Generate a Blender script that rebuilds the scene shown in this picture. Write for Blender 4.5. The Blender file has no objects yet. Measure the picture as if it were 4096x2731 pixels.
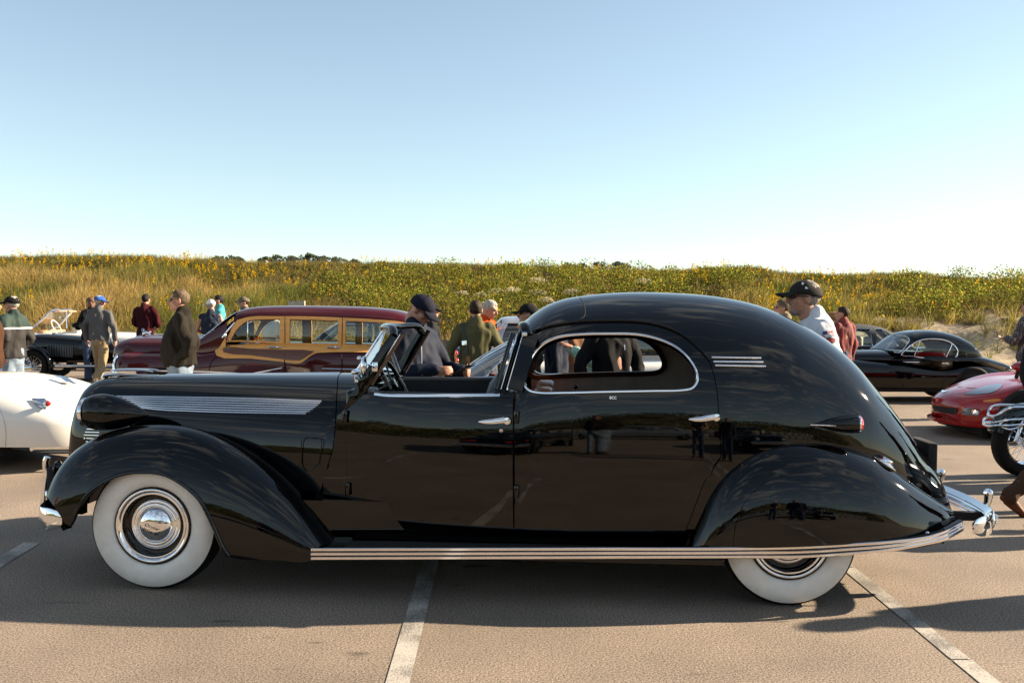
import bpy, bmesh, math, random
import numpy as np
from mathutils import Vector, Matrix, Euler
from mathutils.geometry import delaunay_2d_cdt
rng = np.random.default_rng(7); random.seed(7)
SC = bpy.context.scene
COL = SC.collection
R = math.radians
# ------------------------------------------------------------------ camera
F = 3831.0; CX, CY = 2048.0, 1365.5; H = 1.642
ALPHA = math.atan((CY-1240.0)/F); RHO = R(0.55)
_f = np.array([0, math.cos(ALPHA), -math.sin(ALPHA)]); _u0 = np.array([0, math.sin(ALPHA), math.cos(ALPHA)]); _x = np.array([1.0, 0, 0])
_r = math.cos(RHO)*_x + math.sin(RHO)*_u0; _u = -math.sin(RHO)*_x + math.cos(RHO)*_u0
CAM = np.array([0, 0, H])
cd = bpy.data.cameras.new('camera'); cam = bpy.data.objects.new('camera', cd); COL.objects.link(cam)
cd.sensor_width = 36.0; cd.lens = 36.0*F/4096.0; cd.clip_end = 4000; cd.clip_start = 0.05
m = Matrix.Identity(4)
for i in range(3):
    m[i][0] = _r[i]; m[i][1] = _u[i]; m[i][2] = -_f[i]; m[i][3] = CAM[i]
cam.matrix_world = m; SC.camera = cam
# ------------------------------------------------------------------ sky, sun, exposure
SUN_EL, SUN_AZ = 25.0, 11.0        # azimuth: degrees behind the picture plane, from +X towards +Y
w = bpy.data.worlds.new('World'); SC.world = w; w.use_nodes = True
nt = w.node_tree; nt.nodes.clear()
def N(t, kind, **kw):
    n = t.nodes.new(kind)
    for k, v in kw.items():
        if k.startswith('i_'):
            key = k[2:]; key = int(key) if key.isdigit() else key.replace('_', ' ')
            n.inputs[key].default_value = v
        else: setattr(n, k, v)
    return n
sky = N(nt, 'ShaderNodeTexSky', sky_type='NISHITA', sun_disc=False, sun_elevation=R(SUN_EL), sun_rotation=R(90-SUN_AZ), altitude=0, air_density=1.0, dust_density=0.12, ozone_density=2.2)
bg = N(nt, 'ShaderNodeBackground', i_Strength=0.056)
out = N(nt, 'ShaderNodeOutputWorld')
# thin drifting clouds high up and behind the photographer, as the car's paint mirrors them
tc = N(nt, 'ShaderNodeTexCoord'); sep = N(nt, 'ShaderNodeSeparateXYZ'); nt.links.new(tc.outputs['Generated'], sep.inputs[0])
zc = N(nt, 'ShaderNodeMath', operation='MAXIMUM', i_1=0.03); nt.links.new(sep.outputs[2], zc.inputs[0])
za = N(nt, 'ShaderNodeMath', operation='ADD', i_1=0.12); nt.links.new(zc.outputs[0], za.inputs[0])
dv = N(nt, 'ShaderNodeVectorMath', operation='DIVIDE'); nt.links.new(tc.outputs['Generated'], dv.inputs[0])
cmb = N(nt, 'ShaderNodeCombineXYZ', i_2=1.0); nt.links.new(za.outputs[0], cmb.inputs[0]); nt.links.new(za.outputs[0], cmb.inputs[1]); nt.links.new(cmb.outputs[0], dv.inputs[1])
mp = N(nt, 'ShaderNodeMapping'); mp.inputs['Scale'].default_value = (0.95, 1.35, 0.0); mp.inputs['Rotation'].default_value = (0, 0, 0.5); nt.links.new(dv.outputs[0], mp.inputs[0])
no = N(nt, 'ShaderNodeTexNoise', i_Scale=2.6, i_Detail=10.0, i_Roughness=0.6, i_Distortion=0.9); nt.links.new(mp.outputs[0], no.inputs['Vector'])
rp = N(nt, 'ShaderNodeMapRange', i_1=0.51, i_2=0.68); nt.links.new(no.outputs[0], rp.inputs[0])
mk_ = N(nt, 'ShaderNodeMapRange', i_1=-0.05, i_2=-0.35, i_3=0.0, i_4=1.0); nt.links.new(sep.outputs[1], mk_.inputs[0])
mk2 = N(nt, 'ShaderNodeMapRange', i_1=0.40, i_2=0.75); nt.links.new(sep.outputs[2], mk2.inputs[0]); mk3 = N(nt, 'ShaderNodeMath', operation='MAXIMUM'); nt.links.new(mk_.outputs[0], mk3.inputs[0]); nt.links.new(mk2.outputs[0], mk3.inputs[1])
mu = N(nt, 'ShaderNodeMath', operation='MULTIPLY'); nt.links.new(rp.outputs[0], mu.inputs[0]); nt.links.new(mk3.outputs[0], mu.inputs[1])
mu2 = N(nt, 'ShaderNodeMath', operation='MULTIPLY', i_1=0.7); nt.links.new(mu.outputs[0], mu2.inputs[0])
mx = N(nt, 'ShaderNodeMix', data_type='RGBA'); mx.inputs['B'].default_value = (9.0, 7.9, 6.9, 1)
nt.links.new(mu2.outputs[0], mx.inputs['Factor']); nt.links.new(sky.outputs[0], mx.inputs['A'])
hs = N(nt, 'ShaderNodeHueSaturation', i_Saturation=0.74, i_Value=0.97); nt.links.new(mx.outputs['Result'], hs.inputs['Color']); tn = N(nt, 'ShaderNodeMix', data_type='RGBA', blend_type='MULTIPLY'); tn.inputs['Factor'].default_value = 1.0; tn.inputs['B'].default_value = (1.0, 1.05, 1.0, 1); nt.links.new(hs.outputs[0], tn.inputs['A']); nt.links.new(tn.outputs['Result'], bg.inputs[0]); nt.links.new(bg.outputs[0], out.inputs[0])
sd = bpy.data.lights.new('sun', 'SUN'); sd.energy = 5.0; sd.angle = R(0.55); sd.color = (1.0, 0.82, 0.60)
so = bpy.data.objects.new('sun', sd); COL.objects.link(so)
sdir = Vector((math.cos(R(SUN_EL))*math.cos(R(SUN_AZ)), math.cos(R(SUN_EL))*math.sin(R(SUN_AZ)), math.sin(R(SUN_EL))))
so.rotation_euler = sdir.to_track_quat('Z', 'Y').to_euler(); so.location = (30, 4, 12)
vs = SC.view_settings; vs.view_transform = 'Standard'; vs.look = 'None'; vs.gamma = 1.0; vs.exposure = 1.8; vs.use_curve_mapping = False
SC.cycles.max_bounces = 8; SC.cycles.glossy_bounces = 5; SC.cycles.transmission_bounces = 6; SC.cycles.transparent_max_bounces = 12
SC.cycles.caustics_reflective = False; SC.cycles.caustics_refractive = False
SC.cycles.sample_clamp_indirect = 6.0
# ------------------------------------------------------------------ pixel <-> space
class Frame:
    """a thing's own frame: origin on the ground, x axis turned by yaw"""
    def __init__(s, ox, oy, yaw=0.0, oz=0.0):
        s.o = np.array([ox, oy, oz]); s.yaw = yaw; c, n = math.cos(yaw), math.sin(yaw)
        s.M = np.array([[c, -n, 0], [n, c, 0], [0, 0, 1.0]])     # local -> world
    def loc(s, p): return (np.asarray(p)-s.o) @ s.M
    def wor(s, p): return np.asarray(p) @ s.M.T + s.o
    def ray(s, px, py):
        d = _f + (px-CX)/F*_r - (py-CY)/F*_u
        return s.loc(CAM), d @ s.M
    def at(s, px, py, y):
        """local point on the plane local-y = y seen at pixel (px,py)"""
        o, d = s.ray(px, py); t = (y-o[1])/d[1]; return o + d*t
    def ground(s, px, py, z=0.0):
        o, d = s.ray(px, py); t = (z-o[2])/d[2]; return o + d*t
    def proj(s, p):
        v = s.wor(p)-CAM; k = v @ _f
        return np.stack([CX + F*(v @ _r)/k, CY - F*(v @ _u)/k], -1)
WF = Frame(0, 0, 0)
def frame_at(px, depth, yaw=0.0, dy=0.0):
    """frame whose origin stands on the ground at picture column px and world depth"""
    p = WF.at(px, 1240, depth); return Frame(p[0], depth, yaw)
# ------------------------------------------------------------------ materials
MATS = {}
def mat(name, col, rough=0.5, metal=0.0, spec=0.5, coat=0.0, noise=0.0, nscale=20.0, bump=0.0, bscale=60.0, bdist=0.01, trans=0.0, ior=1.45, sheen=0.0, emit=None, nd=4.0, stretch=None, col2=None, coat_r=0.03):
    if name in MATS: return MATS[name]
    M = bpy.data.materials.new(name); M.use_nodes = True; t = M.node_tree; b = t.nodes['Principled BSDF']
    c = (*col, 1.0); b.inputs['Base Color'].default_value = c
    b.inputs['Roughness'].default_value = rough; b.inputs['Metallic'].default_value = metal
    b.inputs['Specular IOR Level'].default_value = spec; b.inputs['IOR'].default_value = ior
    if coat: b.inputs['Coat Weight'].default_value = coat; b.inputs['Coat Roughness'].default_value = coat_r
    if trans: b.inputs['Transmission Weight'].default_value = trans
    if sheen: b.inputs['Sheen Weight'].default_value = sheen
    if emit: b.inputs['Emission Color'].default_value = (*emit[:3], 1); b.inputs['Emission Strength'].default_value = emit[3]
    if noise or bump:
        tc = N(t, 'ShaderNodeTexCoord'); vec = tc.outputs['Object']
        if stretch:
            mp = N(t, 'ShaderNodeMapping'); mp.inputs['Scale'].default_value = stretch; t.links.new(vec, mp.inputs[0]); vec = mp.outputs[0]
    if noise:
        n = N(t, 'ShaderNodeTexNoise', i_Scale=nscale, i_Detail=nd, i_Roughness=0.6); t.links.new(vec, n.inputs['Vector'])
        mr = N(t, 'ShaderNodeMapRange', i_1=0.3, i_2=0.7); t.links.new(n.outputs[0], mr.inputs[0])
        x = N(t, 'ShaderNodeMix', data_type='RGBA'); t.links.new(mr.outputs[0], x.inputs['Factor'])
        c2 = col2 if col2 else tuple(max(0, v*(1-noise)) for v in col)
        x.inputs['A'].default_value = (*c2, 1); x.inputs['B'].default_value = (*(tuple(min(1, v*(1+noise)) for v in col) if not col2 else col), 1)
        t.links.new(x.outputs['Result'], b.inputs['Base Color'])
    if bump:
        n2 = N(t, 'ShaderNodeTexNoise', i_Scale=bscale, i_Detail=5.0); t.links.new(vec, n2.inputs['Vector'])
        bp = N(t, 'ShaderNodeBump', i_Strength=bump, i_Distance=bdist); t.links.new(n2.outputs[0], bp.inputs['Height']); t.links.new(bp.outputs[0], b.inputs['Normal'])
    MATS[name] = M; return M
def paint(name, col, rough=0.03, wav=0.012, coat=0.0):
    return mat(name, col, rough=rough, spec=0.5, ior=1.46, coat=coat, coat_r=0.02, bump=wav, bscale=1.6, bdist=0.05)
def glass(name, tint=(1, 1, 1), alpha=0.12):
    """thin pane: mostly clear, mirrors the sky at its surface"""
    if name in MATS: return MATS[name]
    M = bpy.data.materials.new(name); M.use_nodes = True; t = M.node_tree; t.nodes.clear()
    o = N(t, 'ShaderNodeOutputMaterial'); tr = N(t, 'ShaderNodeBsdfTransparent'); tr.inputs[0].default_value = (*tint, 1)
    gl = N(t, 'ShaderNodeBsdfGlossy', i_Roughness=0.01); fr = N(t, 'ShaderNodeFresnel', i_IOR=1.5)
    ad = N(t, 'ShaderNodeMath', operation='MULTIPLY_ADD', i_1=1.5, i_2=alpha*0.15); t.links.new(fr.outputs[0], ad.inputs[0])
    cl = N(t, 'ShaderNodeMath', operation='MINIMUM', i_1=1.0); t.links.new(ad.outputs[0], cl.inputs[0])
    mx = N(t, 'ShaderNodeMixShader'); t.links.new(cl.outputs[0], mx.inputs[0]); t.links.new(tr.outputs[0], mx.inputs[1]); t.links.new(gl.outputs[0], mx.inputs[2]); t.links.new(mx.outputs[0], o.inputs[0])
    MATS[name] = M; return M
BLACK = paint('black_paint', (0.0005, 0.0006, 0.0008))
CHROME = mat('chrome', (0.82, 0.83, 0.85), rough=0.035, metal=1.0)
ALU = mat('aluminium', (0.62, 0.62, 0.63), rough=0.22, metal=1.0)
RUBBER = mat('rubber', (0.012, 0.012, 0.013), rough=0.6, noise=0.3, nscale=40)
TYRE = mat('tyre_rubber', (0.0045, 0.0045, 0.005), rough=0.75, spec=0.25, noise=0.4, nscale=30, bump=0.15, bscale=120)
WHITEWALL = mat('whitewall', (0.74, 0.71, 0.66), rough=0.5, noise=0.09, nscale=11, nd=8, bump=.08, bscale=40)
DARK = mat('dark_underside', (0.008, 0.008, 0.009), rough=0.85)
LEATHER = mat('black_leather', (0.012, 0.014, 0.018), rough=0.42, bump=0.2, bscale=90)
GLASS = glass('clear_glass')
TINT = glass('greenish_glass', (0.86, 0.93, 0.91))
REDLENS = mat('red_lens', (0.35, 0.008, 0.008), rough=0.08, coat=1.0)
AMBER = mat('amber_lens', (0.6, 0.2, 0.02), rough=0.1, coat=1.0)
# ------------------------------------------------------------------ object helpers
def link(o, parent=None):
    COL.objects.link(o)
    if parent is not None: o.parent = parent
    return o
def thing(name, label, cat, fr=None, group=None, loc=None, rz=0.0):
    o = bpy.data.objects.new(name, None); COL.objects.link(o); o.empty_display_size = 0.2
    if fr is not None: o.location = fr.o; o.rotation_euler = (0, 0, fr.yaw)
    if loc is not None: o.location = loc; o.rotation_euler = (0, 0, rz)
    return tag(o, label, cat, group)
def tag(o, label=None, cat=None, group=None, kind=None):
    if label: o['label'] = label
    if cat: o['category'] = cat
    if group: o['group'] = group
    if kind: o['kind'] = kind
    return o
def mk(name, V, Fc, material, parent=None, smooth=True, normals=None, sharp=None):
    me = bpy.data.meshes.new(name); me.from_pydata([tuple(v) for v in V], [], [tuple(int(i) for i in f) for f in Fc])
    if smooth: me.polygons.foreach_set('use_smooth', [True]*len(me.polygons))
    me.update()
    if normals is not None: me.normals_split_custom_set_from_vertices([tuple(n) for n in normals])
    elif sharp is not None: me.set_sharp_from_angle(angle=R(sharp))
    o = bpy.data.objects.new(name, me); me.materials.append(material); return link(o, parent)
def mk_np(name, V, Q, material, parent=None, smooth=False, matidx=None, mats=None):
    """fast mesh from numpy arrays; Q is (n,3) or (n,4)"""
    me = bpy.data.meshes.new(name); n, k = Q.shape
    me.vertices.add(len(V)); me.vertices.foreach_set('co', np.ascontiguousarray(V, dtype=np.float32).ravel())
    me.loops.add(n*k); me.loops.foreach_set('vertex_index', np.ascontiguousarray(Q, dtype=np.int32).ravel())
    me.polygons.add(n); me.polygons.foreach_set('loop_start', np.arange(0, n*k, k, dtype=np.int32)); me.polygons.foreach_set('loop_total', np.full(n, k, dtype=np.int32))
    if smooth: me.polygons.foreach_set('use_smooth', np.ones(n, dtype=bool))
    for mm in (mats or [material]): me.materials.append(mm)
    if matidx is not None: me.polygons.foreach_set('material_index', np.ascontiguousarray(matidx, dtype=np.int32))
    me.update(calc_edges=True); me.validate()
    o = bpy.data.objects.new(name, me); return link(o, parent)
def cr(P, n=8, closed=False):
    """Catmull-Rom (centripetal-ish) through the rows of P"""
    P = np.asarray(P, float); m_ = len(P)
    if m_ < 3 and not closed:
        t = np.linspace(0, 1, n+1)[:, None]; return P[0]*(1-t)+P[1]*t
    outp = []
    idx = range(m_ if closed else m_-1)
    for i in idx:
        if closed: a, b, c, d = P[(i-1) % m_], P[i], P[(i+1) % m_], P[(i+2) % m_]
        else:
            b, c = P[i], P[i+1]; a = P[i-1] if i else 2*b-c; d = P[i+2] if i+2 < m_ else 2*c-b
        k = max(1, 0)
        t0 = 0.0; t1 = t0+max(1e-6, np.linalg.norm(b[:2]-a[:2]))**0.5; t2 = t1+max(1e-6, np.linalg.norm(c[:2]-b[:2]))**0.5; t3 = t2+max(1e-6, np.linalg.norm(d[:2]-c[:2]))**0.5
        for j in range(n):
            t = t1+(t2-t1)*j/n
            A1 = (t1-t)/(t1-t0)*a+(t-t0)/(t1-t0)*b; A2 = (t2-t)/(t2-t1)*b+(t-t1)/(t2-t1)*c; A3 = (t3-t)/(t3-t2)*c+(t-t2)/(t3-t2)*d
            B1 = (t2-t)/(t2-t0)*A1+(t-t0)/(t2-t0)*A2; B2 = (t3-t)/(t3-t1)*A2+(t-t1)/(t3-t1)*A3
            outp.append((t2-t)/(t2-t1)*B1+(t-t1)/(t2-t1)*B2)
    if not closed: outp.append(P[-1])
    return np.array(outp)
def lathe(name, prof, material, parent=None, n=48, axis='y', c=(0, 0, 0), smooth=True, sharp=40):
    """prof: rows (r, h) with h along the axis"""
    V = []; Fc = []; m_ = len(prof)
    for i in range(n):
        a = 2*math.pi*i/n; ca, sa = math.cos(a), math.sin(a)
        for r_, h in prof:
            p = {'y': (r_*ca, h, r_*sa), 'z': (r_*ca, r_*sa, h), 'x': (h, r_*ca, r_*sa)}[axis]
            V.append((p[0]+c[0], p[1]+c[1], p[2]+c[2]))
    for i in range(n):
        for j in range(m_-1):
            a, b = i*m_+j, ((i+1) % n)*m_+j; Fc.append((a, b, b+1, a+1) if axis != 'y' else (a, a+1, b+1, b))
    return mk(name, V, Fc, material, parent, smooth, sharp=sharp)
def frames_along(P, up):
    P = np.asarray(P, float); T = np.gradient(P, axis=0); T /= np.linalg.norm(T, axis=1)[:, None]+1e-12
    up = np.broadcast_to(np.asarray(up, float), P.shape); B = np.cross(T, up); B /= np.linalg.norm(B, axis=1)[:, None]+1e-12
    U = np.cross(B, T); return T, B, U
def sweep(name, P, prof, material, parent=None, up=(0, 0, 1), scale=None, closed_prof=True, cap=True, smooth=True, sharp=35, ret=False, closed=False):
    """prof rows (b,u): offsets along side and up vectors"""
    P = np.asarray(P, float); T, B, U = frames_along(P, up); k = len(prof); V = []; Fc = []
    sc = np.ones(len(P)) if scale is None else np.asarray(scale, float)
    for i in range(len(P)):
        for (b, u) in prof: V.append(P[i]+B[i]*b*sc[i]+U[i]*u*sc[i])
    m_ = k if closed_prof else k-1; nseg = len(P) if closed else len(P)-1
    for i in range(nseg):
        i2 = (i+1) % len(P)
        for j in range(m_):
            a, b = i*k+j, i*k+(j+1) % k; c, d = i2*k+(j+1) % k, i2*k+j; Fc.append((a, b, c, d))
    if cap and closed_prof and not closed: Fc.append(tuple(range(k))[::-1]); Fc.append(tuple((len(P)-1)*k+j for j in range(k)))
    if ret: return V, Fc
    return mk(name, V, Fc, material, parent, smooth, sharp=sharp)
def circ(r_, n=10): return [(r_*math.cos(2*math.pi*i/n), r_*math.sin(2*math.pi*i/n)) for i in range(n)]
def tube(name, P, r_, material, parent=None, n=8, scale=None, up=(0.02, 0.03, 1), closed=False):
    return sweep(name, P, circ(r_, n), material, parent, up=up, scale=scale, closed=closed)
def rbox(V, Fc, lo, hi):
    b = len(V); x0, y0, z0 = lo; x1, y1, z1 = hi
    V += [(x0, y0, z0), (x1, y0, z0), (x1, y1, z0), (x0, y1, z0), (x0, y0, z1), (x1, y0, z1), (x1, y1, z1), (x0, y1, z1)]
    Fc += [tuple(b+i for i in f) for f in ((0, 3, 2, 1), (4, 5, 6, 7), (0, 1, 5, 4), (1, 2, 6, 5), (2, 3, 7, 6), (3, 0, 4, 7))]
def box(name, lo, hi, material, parent=None, bevel=0.0, seg=2):
    V, Fc = [], []; rbox(V, Fc, lo, hi); o = mk(name, V, Fc, material, parent, False)
    if bevel:
        bm = bmesh.new(); bm.from_mesh(o.data); bmesh.ops.bevel(bm, geom=bm.edges[:], offset=bevel, segments=seg, affect='EDGES', profile=0.5); bm.to_mesh(o.data); bm.free()
        o.data.polygons.foreach_set('use_smooth', [True]*len(o.data.polygons)); o.data.set_sharp_from_angle(angle=R(50))
    return o
def loft(name, rings, material, parent=None, closed=True, caps=True, smooth=True, sharp=None, ret=False):
    V = []; Fc = []; k = len(rings[0])
    for r_ in rings: V += [tuple(p) for p in r_]
    for i in range(len(rings)-1):
        for j in range(k if closed else k-1):
            a, b = i*k+j, i*k+(j+1) % k; Fc.append((a, b, b+k, a+k))
    if caps and closed: Fc.append(tuple(range(k))[::-1]); Fc.append(tuple((len(rings)-1)*k+j for j in range(k)))
    if ret: return V, Fc
    return mk(name, V, Fc, material, parent, smooth, sharp=sharp)
# ------------------------------------------------------------------ superelliptic car shells, cut into panels
class Hull:
    """rows: (x, z_crown, half_width, y_centre, z_widest); t<0 runs down below the widest line, t=1 is the crown"""
    def __init__(s, rows, fr, p=3.0, q=2.4, side=-1, tuck=0.05, drop=0.6, n=10):
        s.C = cr(rows, n); d = np.linalg.norm(np.diff(s.C[:, :2], axis=0), axis=1); s.a = np.concatenate([[0], np.cumsum(d)]); s.L = s.a[-1]
        s.fr = fr; s.p, s.q, s.side, s.tuck, s.drop = p, q, side, tuck, drop; s.Lt = 1.2
        s._grid = None
    def ev(s, a, t):
        a = np.atleast_1d(np.asarray(a, float)); t = np.atleast_1d(np.asarray(t, float))
        c = [np.interp(a, s.a, s.C[:, i]) for i in range(5)]
        tt = np.clip(t, 0, 1)*math.pi/2; u = np.sin(tt)**(2/s.p); wv = np.abs(np.cos(tt))**(2/s.q)
        neg = np.clip(-t, 0, 5)
        z = c[4]+(c[1]-c[4])*u-neg*s.drop; y = c[3]+s.side*c[2]*(wv-s.tuck*neg**2/np.maximum(c[2], .3))
        return np.stack([c[0], y, z], -1)
    def nrm(s, a, t, e=2e-3):
        a = np.atleast_1d(np.asarray(a, float)); t = np.atleast_1d(np.asarray(t, float))
        a1, a0 = np.clip(a+e, 0, s.L), np.clip(a-e, 0, s.L); t1, t0 = np.minimum(t+e, 0.9995), np.minimum(t-e, 0.995)
        da = s.ev(a1, t)-s.ev(a0, t); dt = s.ev(a, t1)-s.ev(a, t0)
        n_ = np.cross(da, dt)*(-s.side)*-1
        l = np.linalg.norm(n_, axis=1)[:, None]; n_ = n_/np.maximum(l, 1e-12)
        c3 = np.interp(a, s.a, s.C[:, 3]); 
        flip = (n_[:, 1]*s.side < -1e-3) & (t < 0.9); n_[flip] *= -1
        up = (t >= 0.9) & (n_[:, 2] < 0); n_[up] *= -1
        return n_
    def inv(s, px, py, tmax=1.0, tmin=-0.9):
        if s._grid is None:
            A, T = np.meshgrid(np.linspace(0, s.L, 160), np.linspace(tmin, tmax, 90), indexing='ij'); A, T = A.ravel(), T.ravel()
            s._grid = (A, T, s.fr.proj(s.ev(A, T)))
        A, T, G = s._grid; k = np.argmin((G[:, 0]-px)**2+(G[:, 1]-py)**2); a, t = A[k], T[k]
        for _ in range(6):
            g = s.fr.proj(s.ev(a, t))[0]; e = 1e-3
            ga = s.fr.proj(s.ev(a+e, t))[0] if a+e <= s.L else 2*g-s.fr.proj(s.ev(a-e, t))[0]; gt = s.fr.proj(s.ev(a, t+e))[0] if t+e <= 1 else 2*g-s.fr.proj(s.ev(a, t-e))[0]
            J = np.array([(ga-g)/e, (gt-g)/e]).T; r_ = np.array([px, py])-g
            try: dlt = np.linalg.solve(J.T@J+np.eye(2)*1.0, J.T@r_)
            except Exception: break
            dlt = np.clip(dlt, -0.05, 0.05); a = min(max(a+dlt[0], 0), s.L); t = min(max(t+dlt[1], tmin), tmax)
        return a, t
    def line(s, pts, n=6, off=0.0, closed=False, raw=False):
        """pixel polyline -> smooth 3D line lying on the shell, lifted by off"""
        P = np.array(pts, float); P = P if raw else cr(P, n, closed)
        AT = np.array([s.inv(x, y) for x, y in P]); X = s.ev(AT[:, 0], AT[:, 1]); Nn = s.nrm(AT[:, 0], AT[:, 1])
        return X+Nn*off, Nn
    def dom(s, pts, n=6, closed=True):
        P = cr(np.array(pts, float), n, closed); return np.array([s.inv(x, y) for x, y in P])
def inpoly(P, poly):
    x, y = P[:, 0], P[:, 1]; res = np.zeros(len(P), bool); k = len(poly); j = k-1
    for i in range(k):
        xi, yi = poly[i]; xj, yj = poly[j]
        c = ((yi > y) != (yj > y)) & (x < (xj-xi)*(y-yi)/((yj-yi) if abs(yj-yi) > 1e-12 else 1e-12)+xi); res ^= c; j = i
    return res
def segdist(P, poly):
    A = np.asarray(poly); B = np.roll(A, -1, axis=0); best = np.full(len(P), 1e9)
    for a, b in zip(A, B):
        d = b-a; l = max(1e-12, d@d); t = np.clip(((P-a)@d)/l, 0, 1); best = np.minimum(best, np.hypot(*(P-(a+t[:, None]*d)).T))
    return best
def inset(poly, e):
    A = np.asarray(poly, float)
    ar = 0.5*np.sum(A[:, 0]*np.roll(A[:, 1], -1)-np.roll(A[:, 0], -1)*A[:, 1]); sg = 1 if ar > 0 else -1
    d1 = A-np.roll(A, 1, 0); d2 = np.roll(A, -1, 0)-A
    n1 = np.stack([-d1[:, 1], d1[:, 0]], -1); n2 = np.stack([-d2[:, 1], d2[:, 0]], -1)
    n1 /= np.linalg.norm(n1, axis=1)[:, None]+1e-9; n2 /= np.linalg.norm(n2, axis=1)[:, None]+1e-9
    nn = n1+n2; nn /= np.linalg.norm(nn, axis=1)[:, None]+1e-9
    return A+sg*nn*e
def panel(name, hull, outer, material, parent=None, holes=(), step=0.03, gap=0.0, lip=0.02, both=False, off=0.0, lipmat=None):
    """cut one panel from a shell. outlines are lists of (a,t); returns the object(s)"""
    S = np.array([1.0, hull.Lt]); O = np.asarray(outer, float)*S
    if gap: O = inset(O, gap)
    HS = [np.asarray(h, float)*S for h in holes]
    def dens(pl):
        o_ = []
        for a, b in zip(pl, np.roll(pl, -1, axis=0)):
            k = max(1, int(np.linalg.norm(b-a)/step)); o_ += [a+(b-a)*i/k for i in range(k)]
        return np.array(o_)
    O = dens(O); HS = [dens(h) for h in HS]
    g0, g1 = O.min(0), O.max(0)
    X, Y = np.meshgrid(np.arange(g0[0]+step*.5, g1[0], step), np.arange(g0[1]+step*.5, g1[1], step*.8)); G = np.stack([X.ravel(), Y.ravel()], -1)
    G = G[inpoly(G, O)]; G = G[segdist(G, O) > step*.5]
    for h in HS:
        G = G[~inpoly(G, h)]; G = G[segdist(G, h) > step*.5]
    V2 = [O]+HS+[G]; E = []; b = 0
    for pl in [O]+HS:
        k = len(pl); E += [(b+i, b+(i+1) % k) for i in range(k)]; b += k
    V2 = np.concatenate(V2); r_ = delaunay_2d_cdt([Vector(v) for v in V2], E, [], 0, 1e-5)
    v2 = np.array([tuple(v) for v in r_[0]]); fs = np.array([f for f in r_[2] if len(f) == 3])
    cen = v2[fs].mean(1); ok = inpoly(cen, O)
    for h in HS: ok &= ~inpoly(cen, h)
    fs = fs[ok]; used = np.unique(fs); rm = -np.ones(len(v2), int); rm[used] = np.arange(len(used)); v2 = v2[used]; fs = rm[fs]
    a, t = v2[:, 0], v2[:, 1]/hull.Lt; P = hull.ev(a, t); Nn = hull.nrm(a, t); P = P+Nn*off
    fn = np.cross(P[fs[:, 1]]-P[fs[:, 0]], P[fs[:, 2]]-P[fs[:, 0]]); fl = np.einsum('ij,ij->i', fn, Nn[fs].mean(1)) < 0; fs[fl] = fs[fl][:, ::-1]
    faces = [tuple(f) for f in fs]; V = list(P); NN = list(Nn)
    if lip:
        cnt = {}
        for f in faces:
            for i in range(3):
                e = (f[i], f[(i+1) % 3]); cnt[e] = cnt.get(e, 0)+1
        for (i, j) in list(cnt):
            if (j, i) in cnt: continue
            if t[i] > 0.985 and t[j] > 0.985: continue
            b = len(V); ed = P[j]-P[i]; nn = np.cross(ed, Nn[i]); nn = nn/(np.linalg.norm(nn)+1e-9)
            V += [P[i], P[j], P[j]-Nn[j]*lip, P[i]-Nn[i]*lip]; NN += [nn]*4; faces.append((b+1, b, b+3, b+2))
    V = np.array(V); NN = np.array(NN)
    o = mk(name, V, faces, material, parent, True, normals=NN)
    if both:
        V2_ = V*np.array([1, -1, 1]); N2 = NN*np.array([1, -1, 1]); mk(name, V2_, [f[::-1] for f in faces], material, parent, True, normals=N2)
    return o
def ribbon(name, hull, pts, wid, h, material, parent=None, n=6, off=0.0, closed=False, both=False, taper=None):
    """raised strip with a rounded section along a pixel line on the shell"""
    P, Nn = hull.line(pts, n, off, closed); prof = [(-wid/2, -0.004), (-wid/2, h*.5), (-wid*.3, h*.93), (0, h), (wid*.3, h*.93), (wid/2, h*.5), (wid/2, -0.004)]
    o = sweep(name, P, prof, material, parent, up=Nn, closed=closed, scale=taper)
    if both:
        me = o.data.copy(); 
        for v in me.vertices: v.co.y *= -1
        me.flip_normals(); link(bpy.data.objects.new(name, me), parent)
    return o
def mirror(o, parent=None):
    me = o.data.copy(); n_ = len(me.vertices); c = np.empty(n_*3, np.float32); me.vertices.foreach_get('co', c); c = c.reshape(-1, 3); c[:, 1] *= -1; me.vertices.foreach_set('co', c.ravel()); me.flip_normals(); me.update()
    return link(bpy.data.objects.new(o.name.split('.')[0], me), parent or o.parent)
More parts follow.
